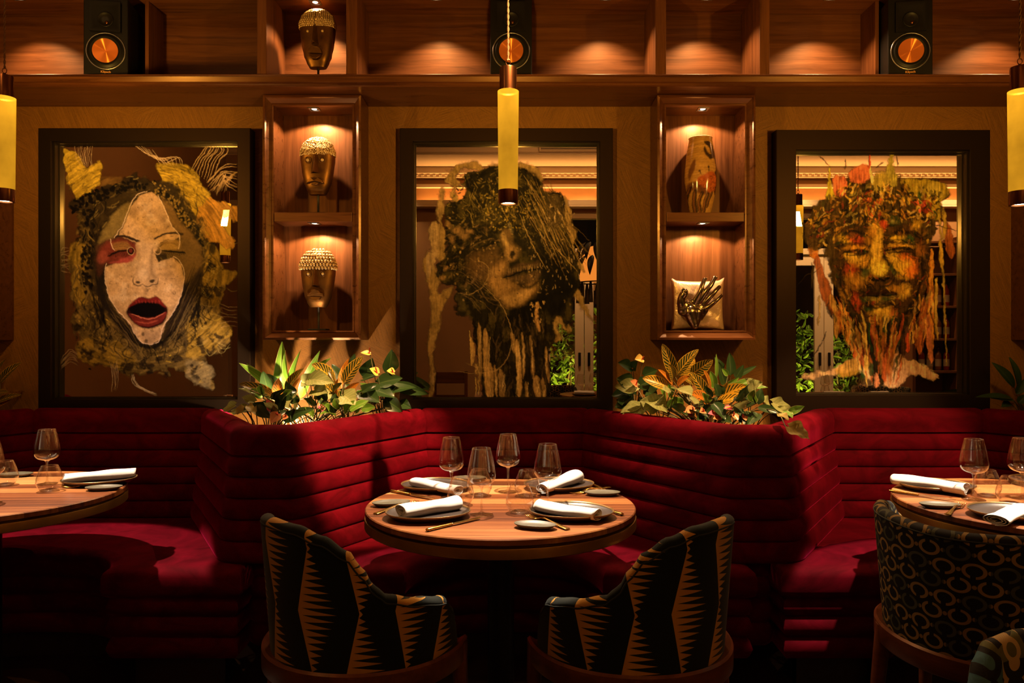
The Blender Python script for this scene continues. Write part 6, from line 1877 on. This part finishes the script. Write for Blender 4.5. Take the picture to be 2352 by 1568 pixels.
def rim(px):
    """distance of the padded wing along the line of sight at this column"""
    k = abs(px-1176)/F
    if px < 592: return 1.44/(1-1.44*k) if k < 0.45 else 3.4
    if px < 1176: return 4.22/(1+1.45*k)
    if px < 1757: return 4.068/(1+1.3*k)
    return 1.595/(1-1.29*k) if k < 0.45 else 3.4
class Plant:
    def __init__(s, base, label, cat='plant', group='plants in the divider troughs', name='potted_plant'):
        s.r = thing(name, base, label, cat, group); s.b = Vector(base); s.k = 0; s.n = 0
    def done(s): return s.r
    def stalk(s, a, b, rad=0.0022, bow=0.02):
        a, b = Vector(a), Vector(b); m_ = (a+b)/2 + Vector((0, 0, bow)) + Vector((0, 0.01, 0))
        mb = MB(); P = catmull([a, m_, b], 6); mb.tube(P, [lerp(rad*1.2, rad*0.8, i/(len(P)-1)) for i in range(len(P))], 6); 
        return mb.build('stem', M['stem'], s.r, org=s.b)
    def leaves(s, lst, mat, shape, stalks=True, lobe=0.0, **kw):
        """lst: (base px, base py, tip px, tip py, depth base, depth tip, width px)"""
        free = kw.pop('free', False); tops = []
        for (bx_, by_, tx_, ty_, d0, d1, w) in lst:
            if not free and 440 < bx_ < 1900: d0 = min(3.66, max(d0, rim(bx_)+0.07)); d1 = min(3.64, max(d1, rim(tx_)-0.02))
            s.n += 1
            B, T = PX(bx_, by_, d0), PX(tx_, ty_, d1)
            kk = dict(kw); rd = random.Random(s.n*7+int(bx_))
            if 'up' not in kk: kk['up'] = (rd.uniform(-0.5, 0.5), -0.85, rd.uniform(0.2, 0.9))
            mb = MB(); leaf(mb, B, T, w/F*(d0+d1)/2, shape, seed=s.n, lobe=lobe, **kk)
            mb.build('leaf', mat, s.r, org=s.b)
            if stalks: s.stalk((s.b.x + rd.uniform(-0.02, 0.02), s.b.y, s.b.z), B)
            else: tops.append(B)
        if tops and not free:
            # blades of one shoot spring from a common stem
            c = sum(tops, Vector())/len(tops); c.z = min(t.z for t in tops) - 0.02
            s.stalk(s.b, c, 0.0045, 0.0)
            for t in tops: s.stalk(c, t, 0.0024, 0.0)
    def flower(s, px, py, tx, ty, d, w, mat, spad):
        d = min(3.64, max(d, rim(px)+0.05))
        """heart-shaped spathe with its spadix"""
        B, T = PX(px, py, d), PX(tx, ty, d-0.02)
        mb = MB(); leaf(mb, B, T, w/F*d, 'heart', up=(0.2, -0.8, 0.7), fold=0.4, lobe=0.12, seed=int(px))
        f = mb.build('flower', mat, s.r, org=s.b)
        P = PX(*spad, d-0.02)
        mb = MB(); q = B + (T-B)*0.08
        mb.tube([q, q.lerp(P, 0.5), P], [0.0030, 0.0034, 0.0018], 8); mb.build('spadix', M['spadix'] if mat != M['spathe_pink'] else M['spathe_yellow'], f, org=s.b)
        s.stalk((s.b.x, s.b.y, s.b.z), B)

ZP = 0.868
# ---------------- left trough (lit from below)
def g(px, d): return ((px-1176)/F*d, d, ZP)
p = Plant(g(650, 3.52), 'green dracaena with long upright blades, left planter', name='dracaena')
p.leaves([(640,905,648,784,3.5,3.46,34),(664,905,692,802,3.5,3.44,26),(690,915,735,805,3.48,3.42,24),(625,890,548,833,3.46,3.36,24),(625,885,566,834,3.5,3.42,18),(665,880,655,805,3.48,3.40,26),(700,870,760,822,3.5,3.5,20),(740,900,728,822,3.5,3.46,22)], M['leaf_bright'], 'strap', False, fold=0.30, droop=0.05)
p = Plant(g(660, 3.34), 'croton with orange and green veined leaves at the left of the left planter', name='croton')
p.leaves([(640,920,550,881,3.3,3.18,34),(655,905,698,846,3.3,3.24,32),(640,925,586,890,3.3,3.16,26)], M['leaf_croton'], 'croton', False, droop=0.06)
p.leaves([(642,922,640,868,3.28,3.22,32),(655,920,690,868,3.3,3.24,20)], M['leaf_croton_orange'], 'croton', False, droop=0.03)
p.leaves([(620,915,604,852,3.36,3.34,30),(650,900,612,858,3.4,3.38,24)], M['leaf_dark'], 'croton', False)
p = Plant(g(800, 3.40), 'croton with gold-veined leaves at the right of the left planter', name='croton')
p.leaves([(790,880,835,818,3.36,3.32,36),(770,875,716,836,3.38,3.30,38),(778,920,736,872,3.34,3.26,34),(775,890,758,848,3.36,3.3,26)], M['leaf_croton'], 'croton', False, droop=0.04)
p.leaves([(785,895,802,822,3.42,3.4,26),(778,928,778,868,3.34,3.26,32),(790,905,825,878,3.34,3.3,18)], M['leaf_croton_orange'], 'croton', False, droop=0.04)
p.leaves([(800,890,762,836,3.46,3.46,24),(795,880,815,812,3.5,3.5,22)], M['leaf_dark'], 'croton', False)
p = Plant(g(720, 3.26), 'pale green arrow-leaved plant in the middle of the left planter', name='caladium')
p.leaves([(712,872,768,882,3.22,3.10,44),(722,888,692,888,3.24,3.14,42),(722,896,752,904,3.2,3.1,46),(672,910,662,938,3.18,3.08,46),(790,908,815,930,3.2,3.12,52),(755,905,720,915,3.24,3.2,40),(700,882,714,858,3.26,3.22,36)], M['leaf_pale'], 'heart', True, lobe=0.16, wave=0.5, droop=0.05)
p = Plant(g(590, 3.16), 'pale trailing plant over the left edge of the left planter', name='syngonium')
p.leaves([(566,942,532,945,3.10,3.04,34),(585,922,555,912,3.12,3.06,26),(540,930,512,942,3.1,3.04,26),(580,905,548,892,3.18,3.12,26)], M['leaf_pale'], 'heart', True, lobe=0.16, wave=0.5)
p.leaves([(572,930,588,953,3.08,3.02,24),(560,936,540,950,3.06,3.0,22)], M['leaf_yellowing'], 'heart', True, lobe=0.1, wave=0.7)
p = Plant(g(620, 3.14), 'pink-flowered anthurium with dark leaves at the front of the left planter', name='anthurium')
p.leaves([(590,935,624,960,3.06,2.98,30),(640,940,660,900,3.1,3.06,34),(650,965,700,942,3.04,3.02,30),(672,955,722,938,3.06,3.04,26),(620,945,580,926,3.1,3.06,30),(600,925,640,955,3.1,3.04,30),(660,945,630,968,3.04,3.0,24),(690,935,668,968,3.06,3.02,24)], M['leaf_dark'], 'lance', True, droop=0.05)
p.flower(624, 942, 612, 916, 3.0, 20, M['spathe_pink'], (622, 932)); p.flower(640, 950, 622, 972, 2.97, 30, M['spathe_peach'], (632, 948)); p.flower(658, 955, 650, 964, 3.0, 14, M['spathe_peach'], (654, 950))
p.flower(742, 940, 728, 934, 3.12, 18, M['spathe_pink'], (736, 928)); p.flower(664, 912, 654, 900, 3.2, 14, M['spathe_pink'], (662, 904))
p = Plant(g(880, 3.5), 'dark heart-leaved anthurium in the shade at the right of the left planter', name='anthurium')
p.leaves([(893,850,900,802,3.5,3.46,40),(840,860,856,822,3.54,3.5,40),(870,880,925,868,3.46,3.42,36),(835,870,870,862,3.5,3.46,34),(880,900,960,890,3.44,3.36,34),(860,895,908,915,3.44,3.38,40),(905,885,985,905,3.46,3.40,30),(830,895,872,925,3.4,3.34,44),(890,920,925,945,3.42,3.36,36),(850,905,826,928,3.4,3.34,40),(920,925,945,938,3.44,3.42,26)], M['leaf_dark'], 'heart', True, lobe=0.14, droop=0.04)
p.flower(850, 812, 828, 810, 3.46, 16, M['spathe_yellow'], (849, 798)); p.flower(868, 858, 848, 846, 3.44, 24, M['spathe_yellow'], (862, 842)); p.flower(905, 856, 888, 852, 3.44, 22, M['spathe_yellow'], (899, 846))
p = Plant(g(790, 3.24), 'bright green leafy plant low at the front of the left planter', name='foliage_plant')
p.leaves([(760,950,740,925,3.14,3.1,24),(790,948,815,920,3.16,3.12,26),(800,945,848,920,3.18,3.14,26),(770,955,735,952,3.08,3.04,22),(815,945,838,930,3.14,3.1,26),(720,955,700,935,3.08,3.04,22),(735,945,752,925,3.1,3.06,24),(780,940,770,915,3.14,3.1,22),(830,940,862,935,3.22,3.18,26),(600,905,570,900,3.22,3.18,30),(600,915,585,880,3.26,3.24,28)], M['leaf_bright'], 'lance', True, wave=0.5, droop=0.06)

# ---------------- right trough
p = Plant(g(1590, 3.36), 'tall croton with yellow-veined leaves in the right planter', name='croton')
p.leaves([(1548,860,1522,789,3.34,3.28,30),(1556,860,1606,802,3.34,3.28,34),(1588,860,1638,826,3.34,3.26,34),(1622,912,1583,854,3.3,3.22,32),(1545,874,1536,836,3.32,3.26,28),(1590,880,1566,866,3.32,3.28,26),(1634,905,1672,876,3.3,3.22,24)], M['leaf_croton'], 'croton', False, droop=0.05)
p.leaves([(1534,890,1476,868,3.28,3.18,32),(1640,928,1718,912,3.26,3.16,30),(1648,918,1716,886,3.3,3.2,38),(1560,862,1596,824,3.38,3.36,28)], M['leaf_croton_gold'], 'croton', False, droop=0.06)
p.leaves([(1630,905,1616,850,3.32,3.26,24),(1545,885,1512,848,3.3,3.26,16),(1556,885,1586,864,3.28,3.22,22),(1628,926,1586,904,3.24,3.16,36)], M['leaf_croton_orange'], 'croton', False, droop=0.05)
p = Plant(g(1660, 3.44), 'bright bladed plant at the centre of the right planter', name='dracaena')
p.leaves([(1640,890,1632,852,3.38,3.34,24),(1645,870,1645,812,3.42,3.4,9),(1650,905,1712,876,3.34,3.28,22),(1655,895,1698,865,3.4,3.36,18),(1672,862,1658,845,3.42,3.4,14),(1695,890,1765,890,3.36,3.3,20),(1690,880,1740,876,3.4,3.34,18)], M['leaf_bright'], 'lance', False, droop=0.05)
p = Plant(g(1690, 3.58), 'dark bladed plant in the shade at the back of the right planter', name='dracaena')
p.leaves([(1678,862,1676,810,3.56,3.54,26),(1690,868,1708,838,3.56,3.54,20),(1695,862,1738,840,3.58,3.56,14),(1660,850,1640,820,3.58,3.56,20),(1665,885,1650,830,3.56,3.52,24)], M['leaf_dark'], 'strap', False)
p = Plant(g(1520, 3.22), 'pale arrow-leaved plant at the left of the right planter', name='caladium')
p.leaves([(1462,888,1412,888,3.2,3.12,38),(1540,902,1520,895,3.18,3.08,30),(1555,895,1588,910,3.16,3.06,46),(1500,918,1532,948,3.1,3.04,46),(1480,938,1428,956,3.06,3.0,40),(1510,930,1470,920,3.12,3.04,50),(1470,930,1425,948,3.1,3.06,28)], M['leaf_pale'], 'heart', True, lobe=0.16, wave=0.5, droop=0.05)
p = Plant(g(1720, 3.26), 'pale crinkled plant at the right of the right planter', name='caladium')
p.leaves([(1725,890,1712,868,3.16,3.12,30),(1730,892,1752,878,3.18,3.14,34),(1768,935,1742,915,3.06,3.02,40),(1775,925,1818,950,3.04,2.98,40),(1785,938,1805,958,3.0,2.94,30)], M['leaf_pale'], 'heart', True, lobe=0.14, wave=0.9, droop=0.04)
p = Plant(g(1760, 3.1), 'trailing vine with yellowing leaves hanging over the right velvet divider', name='trailing_vine')
P0 = [PX(1720, 945, 3.08), PX(1770, 940, 2.98), PX(1792, 955, 2.9), PX(1805, 980, 2.83), PX(1818, 988, 2.79)]
mb = MB(); mb.tube(catmull(P0, 6), 0.0022, 6); mb.build('stem', M['stem'], p.r, org=p.b)
p.leaves([(1812,980,1858,1008,2.795,2.765,44),(1790,952,1812,965,2.86,2.82,24),(1822,978,1838,972,2.80,2.78,18)], M['leaf_yellowing'], 'heart', False, lobe=0.14, wave=0.9, droop=0.05, free=True)
p.leaves([(1810,948,1848,933,2.94,2.88,22),(1800,945,1820,960,2.92,2.87,26),(1735,955,1705,950,3.04,3.0,22)], M['leaf_bright'], 'lance', False, wave=0.6, free=True)
p = Plant(g(1640, 3.12), 'pink and peach flowered anthurium at the front of the right planter', name='anthurium')
p.leaves([(1640,925,1665,965,3.08,2.98,34),(1620,950,1600,962,3.06,3.0,26),(1690,930,1700,975,3.04,2.96,30),(1705,920,1722,895,3.1,3.06,34),(1660,960,1680,972,3.0,2.94,26),(1575,940,1632,965,3.08,3.0,26),(1720,945,1712,978,3.0,2.94,30),(1745,950,1716,976,3.0,2.92,30),(1650,910,1640,880,3.14,3.12,28),(1740,935,1790,948,3.02,2.96,22),(1545,930,1580,955,3.12,3.04,26)], M['leaf_dark'], 'lance', True, droop=0.05)
for a in ((1665,936,1682,940,3.0,18,M['spathe_pink'],(1684,934)), (1648,950,1626,950,2.98,20,M['spathe_pink'],(1640,944)), (1655,958,1638,962,2.97,18,M['spathe_peach'],(1650,953)), (1685,952,1695,966,2.96,18,M['spathe_peach'],(1686,946)), (1708,956,1714,966,2.97,15,M['spathe_peach'],(1706,950)), (1595,940,1570,946,3.04,22,M['spathe_peach'],(1590,934)), (1590,952,1576,956,3.02,18,M['spathe_peach'],(1588,946)), (1618,944,1607,947,3.04,18,M['spathe_peach'],(1614,938))):
    p.flower(*a)
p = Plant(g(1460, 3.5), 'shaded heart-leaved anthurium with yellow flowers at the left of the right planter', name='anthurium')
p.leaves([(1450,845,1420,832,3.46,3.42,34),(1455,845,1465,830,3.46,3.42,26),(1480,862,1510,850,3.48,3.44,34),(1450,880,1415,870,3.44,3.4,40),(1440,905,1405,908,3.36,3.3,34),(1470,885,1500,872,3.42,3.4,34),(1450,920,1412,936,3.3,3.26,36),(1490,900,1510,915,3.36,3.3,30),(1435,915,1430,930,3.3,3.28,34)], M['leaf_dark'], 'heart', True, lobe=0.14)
p.flower(1476, 825, 1458, 826, 3.42, 24, M['spathe_yellow'], (1479, 818)); p.flower(1462, 885, 1448, 874, 3.38, 22, M['spathe_peach'], (1464, 874))

# ---------------- what shows of the plants at both edges
p = Plant((-2.56, 3.66, ZP), 'croton at the left edge, beside the frame of the shouting face', name='croton')
p.leaves([(0,878,52,832,3.62,3.60,26),(-6,868,14,824,3.64,3.64,24),(-10,925,50,906,3.6,3.58,18),(-10,905,20,900,3.6,3.58,16)], M['leaf_croton'], 'croton', False, droop=0.06)
p.leaves([(-8,930,46,905,3.62,3.6,16),(-12,930,26,918,3.6,3.58,20)], M['leaf_croton_orange'], 'croton', False)
p = Plant((2.58, 3.66, ZP), 'green bladed plant at the right edge, beside the broad black frame', name='dracaena')
p.leaves([(2338,900,2318,820,3.63,3.62,28),(2330,890,2278,832,3.62,3.60,26),(2325,915,2240,912,3.60,3.58,20),(2335,905,2352,870,3.62,3.60,22),(2330,920,2276,914,3.6,3.58,22),(2338,925,2360,905,3.6,3.58,22),(2320,925,2300,935,3.6,3.58,20)], M['leaf_dark'], 'lance', True, droop=0.06)

# low filling foliage between the taller plants
def filler(px, d, label, cols, n, seed, mats, name='foliage_plant'):
    p = Plant(g(px, d), label, name=name)
    rd = random.Random(seed)
    for k in range(n):
        x = rd.uniform(*cols); m_ = rd.choice(mats)
        y0 = rd.uniform(905, 950) - (12 if abs(x-px) > 90 else 0)
        dd = rim(x) + rd.uniform(0.08, 0.30); dd = min(dd, 3.62)
        a = rd.uniform(-2.6, -0.5); L = rd.uniform(24, 46)
        p.leaves([(x, y0, x+L*math.cos(a), y0+L*0.8*math.sin(a), dd, dd-rd.uniform(0.0, 0.08), rd.uniform(16, 30))], M[m_], rd.choice(['lance', 'heart']), True, wave=0.4, droop=0.06, lobe=0.08)
filler(700, 3.34, 'low mixed green leaves filling the left planter between the crotons', (585, 905), 44, 3, ['leaf_dark', 'leaf_dark', 'leaf_bright', 'leaf_pale'])
filler(1620, 3.38, 'low dark leaves filling the right planter between the crotons', (1440, 1740), 40, 5, ['leaf_dark', 'leaf_dark', 'leaf_dark', 'leaf_pale', 'leaf_bright'])
# ================================================================ the far side of the room, seen only in the mirrors
R_T = [(0.95, -0.22, 'round walnut table behind the camera, reflected in the middle mirror'), (3.45, -0.15, 'round walnut table by the second window, reflected in the right mirror')]
for x, y, lab in R_T:
    dup(tab0, (x, y, 0), 0.1, lab)
rd = random.Random(2)
SET = 'glasses and plates on the reflected tables'
def refl(proto, x, y, lab, rz=0.0): return dup(proto, (x, y, ZT+EPS), rz, lab)
for tx, ty, w_ in ((0.95, -0.22, 'table in the middle mirror'), (3.45, -0.15, 'table in the right mirror')):
    for k, (dx, dy) in enumerate(((-0.24, 0.08), (0.14, 0.16), (-0.08, -0.2), (0.22, -0.12))):
        refl(wine0, tx+dx, ty+dy, 'reflected wine glasses standing on the ' + w_)
    for k, (dx, dy) in enumerate(((-0.12, 0.12), (0.1, 0.02), (-0.18, -0.06))):
        refl(tumb0, tx+dx, ty+dy, 'reflected water tumblers on the ' + w_)
    for k, (dx, dy) in enumerate(((-0.22, 0.24), (0.24, 0.22))):
        refl(plate0, tx+dx, ty+dy, 'reflected dark plates on the ' + w_)
        napkin((tx+dx, ty+dy, ZT+EPS), 0.1-0.3*k, 0.2, 'reflected rolled napkins lying on the ' + w_, seed=20+k)
for x, y, f, lab in ((0.45, -0.72, 70, 'ring-patterned chair by the first window, left one in the mirror'), (1.45, -0.75, 125, 'ring-patterned chair by the first window, right one in the mirror'),
                     (2.95, -0.70, 60, 'ring-patterned chair reflected at the lower left of the right mirror'), (4.05, -0.62, 135, 'ring-patterned chair reflected at the lower right of the right mirror')):
    dup(ring_chair, (x, y, 0), math.radians(f) - PI/2, lab, 'patterned tub chairs')
# wooden chair back by the left wall (a dark outline low in the middle mirror)
r = thing('wooden_chair', (-0.75, -1.3, 0), 'dark wooden chair against the far wall, reflected low in the middle mirror', 'chair', None, PI)
for sx in (-0.19, 0.19):
    for sy in (-0.2, 0.2):
        bx((sx-0.02, sy-0.02, 0), (sx+0.02, sy+0.02, 0.43 if sy < 0 else 0.95), 'leg', M['wood_z'], r, bevel=0.004)
bx((-0.22, -0.23, 0.43), (0.22, 0.17, 0.47), 'seat', M['wood_x'], r, bevel=0.008)
bx((-0.17, 0.185, 0.80), (0.17, 0.21, 0.94), 'backrest', M['wood_x'], r, bevel=0.006)
bx((-0.17, 0.19, 0.60), (0.17, 0.21, 0.66), 'crosspiece', M['wood_x'], r, bevel=0.004)

# pendant reflected at the left of the right mirror
pendant(2.02, 2.28, 1.885, 'amber glass pendant lamp outside the frame, reflected in the right mirror', power=26, spot=25)

# big lampshade of black petals with tassels
M['shade_glow'] = emit('orange_lit_shade', (1.0, 0.33, 0.05), 1.1)
r = thing('petal_chandelier', (1.02, -1.15, 2.0), 'black petal chandelier with tassels, reflected at the right of the middle mirror', 'lamp')
mb = MB(); mb.lathe([(0.10, 0.42), (0.20, 0.30), (0.24, 0.15), (0.22, 0.02)], 32); mb.build('shade', M['shade_glow'], r)
for k in range(14):
    for row, (rr, z0, z1) in enumerate(((0.23, 0.40, 0.24), (0.27, 0.24, 0.06))):
        a = 2*PI*(k + 0.5*row)/14
        mb = MB(); leaf(mb, (rr*0.8*math.cos(a), rr*0.8*math.sin(a), z0+0.06), (rr*1.15*math.cos(a), rr*1.15*math.sin(a), z1), 0.085, 'lance', up=(math.cos(a), math.sin(a), 0.4), droop=0.12)
        mb.build('petal', M['black'], r)
mb = MB(); mb.tube([(0.24*math.cos(t), 0.24*math.sin(t), 0.0) for t in np.linspace(0, 2*PI, 33)[:-1]], 0.008, 6, closed=True); mb.build('ring', M['black_metal'], r)
for k in range(12):
    a = 2*PI*k/12
    mb = MB(); mb.tube([(0.24*math.cos(a), 0.24*math.sin(a), 0.0), (0.24*math.cos(a), 0.24*math.sin(a), -0.08), (0.24*math.cos(a), 0.24*math.sin(a), -0.24)], [0.012, 0.022, 0.03], 8); mb.build('tassel', M['black'], r)
mb = MB(); mb.tube([(0, 0, 0.42), (0, 0, 1.5)], 0.006, 6); mb.build('cord', M['black_metal'], r)

# tall shelves of bottles at the right end of the far wall
r = thing('bottle_rack', (5.5, YB+0.17, 0), 'tall open bottle shelves reflected at the right of the right mirror', 'shelf')
for x in (4.95, 5.5, 6.05): bx((x-0.02-5.5, -0.16, 0.0), (x+0.02-5.5, 0.15, 2.6), 'upright', M['wood_z'], r, bevel=0.003)
zs = [0.55, 0.95, 1.35, 1.75, 2.15, 2.55]
for z in zs: bx((-0.53, -0.15, z-0.03), (0.53, 0.14, z), 'shelf_board', M['wood_x'], r, bevel=0.003)
def bottle(mat):
    b = thing('bottle', (0, 0, 0), 'x', 'bottle', 'bottles on the reflected shelves')
    mb = MB(); mb.lathe([(0.0001, 0), (0.034, 0), (0.036, 0.01), (0.036, 0.18), (0.030, 0.205), (0.013, 0.235), (0.013, 0.29), (0.0001, 0.29)], 20); mb.build('body', mat, b)
    mb = MB(); mb.lathe([(0.0145, 0.265), (0.0145, 0.298), (0.0001, 0.298)], 14); mb.build('cap', M['copper'], b)
    mb = MB(); mb.lathe([(0.0368, 0.05), (0.0368, 0.14)], 20); mb.build('paper_label', M['linen'], b)
    return b
bts = [bottle(plain('amber_bottle_glass', (0.30, 0.12, 0.02), 0.1, nz=0.1)), bottle(plain('red_bottle_glass', (0.35, 0.03, 0.015), 0.1, nz=0.1)), bottle(plain('pale_bottle_glass', (0.50, 0.42, 0.28), 0.1, nz=0.1))]
used = set()
k = 0
for z in (0.95, 1.35, 1.75):
    for i in range(10):
        x = 5.02 + i*0.104 + (0.02 if i > 4 else 0)
        if abs(x-5.5) < 0.06: continue
        b = bts[k % 3]; lab = 'bottles standing on the reflected shelves, right mirror'
        if (k % 3) not in used:
            used.add(k % 3); b.location = (x, YB+0.17, z+0.0005); b['label'] = lab
        else: dup(b, (x, YB+0.17, z+0.0005), 0.3*k, lab)
        k += 1

# lit shrubs outside the windows
M['shrub'] = leaf_mat('garden_shrub_leaf', 'bright')
def shrub(x, y, w, h, label, n=620, seed=1):
    r = thing('garden_shrub', (x, y, 0.0), label, 'shrub', 'shrubs outside the windows')
    rd = random.Random(seed); mb = MB()
    for k in range(n):
        a = rd.uniform(0, 2*PI); q = rd.random()**0.5; z = rd.uniform(0.1, 1)*h
        b = Vector((w*q*math.cos(a), 0.35*q*math.sin(a), z)); d = Vector((rd.uniform(-1, 1), rd.uniform(-0.3, 1), rd.uniform(-0.5, 0.8))).normalized()
        leaf(mb, b, b + d*rd.uniform(0.08, 0.16), rd.uniform(0.04, 0.08), 'lance', up=(rd.uniform(-1, 1), 0.8, 0.6))
    mb.build('foliage', M['shrub'], r)
    mb = MB()
    for k in range(6): mb.tube([(rd.uniform(-0.1, 0.1), 0, 0), (rd.uniform(-w, w)*0.5, rd.uniform(-0.2, 0.2), h*0.6), (rd.uniform(-w, w)*0.8, rd.uniform(-0.2, 0.2), h*0.9)], [0.02, 0.013, 0.005], 6)
    mb.build('stem', M['stem'], r)
struct(bx((-1.0, -4.2, -0.1), (6.2, YB-0.15, 0.0), 'terrain', M['floor'], bevel=0))
shrub(0.75, -2.9, 0.5, 1.75, 'lit green shrub outside the first window', seed=1); shrub(3.75, -2.9, 0.5, 1.7, 'lit green shrub outside the second window', seed=2)
shrub(4.85, -3.2, 0.5, 1.5, 'lower green shrub outside the second window, at the right', n=450, seed=3)

# ================================================================ lamps
# fill lights added behind the rail's lip to brighten the ceiling border
lamp('AREA', 'cornice_fill', (0.6, YB+0.07, 3.035), 30, (1.0, 0.52, 0.17), (0.6, YB+0.20, 3.5), sx=3.6, sy=0.06)
lamp('AREA', 'cornice_fill', (4.3, YB+0.07, 3.035), 30, (1.0, 0.52, 0.17), (4.3, YB+0.20, 3.5), sx=3.6, sy=0.06)
# area fill added under the ceiling to brighten the far side, no fixtures
for x in (0.6, 3.4): lamp('AREA', 'ceiling_fill', (x, 0.4, 3.74), 17, (1.0, 0.5, 0.17), (x, -1.9, 2.4), sx=0.9, sy=0.35)
lamp('AREA', 'ceiling_fill', (-2.2, 0.9, 3.74), 14, (1.0, 0.5, 0.17), (-3.4, 1.2, 1.6), sx=0.7, sy=0.35)  # added fill for the left wall, without a fixture
for x, y in ((0.95, -0.22), (3.45, -0.15)): lamp('SPOT', 'table_fill_spot', (x, y, 3.7), 90, WARM2, (x, y, 0.7), 0.03, 26, 0.3)  # spots added to light the reflected tables, no fixtures
for x in (0.8, 3.9): lamp('SPOT', 'garden_spot', (x, -2.2, 0.15), 380, (1.0, 0.82, 0.22), (x, -3.0, 1.0), 0.05, 100, 0.5)
for x, tx in ((0.9, 0.95), (3.3, 3.7), (4.4, 4.4), (5.5, 5.5), (-1.6, -1.6)): lamp('SPOT', 'wall_fill_spot', (x, -1.32, 3.49), 170 if x > 0 else 60, (1.0, 0.66, 0.34), (tx, -1.86, 1.9), 0.02, 88, 0.8)  # added to brighten the windows, bottle shelves and far wall
# room spots on the planting, the booths and the chairs
lamp('SPOT', 'planter_uplight', (-0.985, 3.24, 0.93), 62, WARM2, (-1.0, 3.75, 1.22), 0.012, 135, 0.5)
lamp('SPOT', 'ceiling_spot', (0.55, 1.75, 3.7), 2100, WARM, (-0.62, 3.26, 0.92), 0.02, 15.5, 0.45)
lamp('SPOT', 'ceiling_spot', (1.5, 1.6, 3.7), 1500, WARM, (0.97, 3.3, 1.05), 0.02, 17, 0.4)
lamp('SPOT', 'ceiling_spot', (3.2, 0.8, 3.7), 850, WARM, (1.62, 3.4, 0.72), 0.02, 19, 0.5)
# ================================================================ light and camera
w = bpy.data.worlds.new('night'); S.world = w; w.use_nodes = True
w.node_tree.nodes['Background'].inputs[0].default_value = (0.010, 0.008, 0.006, 1)
w.node_tree.nodes['Background'].inputs[1].default_value = 0.15
cam = bpy.data.cameras.new('camera'); co = bpy.data.objects.new('camera', cam); COL.objects.link(co)
cam.sensor_width = 36.0; cam.lens = F*36.0/2352; cam.clip_start = 0.02
co.location = (0, 0, CZ); co.rotation_euler = (PI/2, 0, 0)
S.camera = co
S.view_settings.view_transform = 'Standard'; S.view_settings.look = 'None'
S.view_settings.exposure = 0.0; S.view_settings.gamma = 1.0; S.view_settings.use_curve_mapping = False
try:
    S.cycles.use_denoising = True
    S.cycles.transparent_max_bounces = 32
    S.cycles.max_bounces = 8
    S.cycles.glossy_bounces = 5
    S.cycles.caustics_reflective = False; S.cycles.caustics_refractive = False
    S.cycles.sample_clamp_indirect = 4.0
except Exception:
    pass
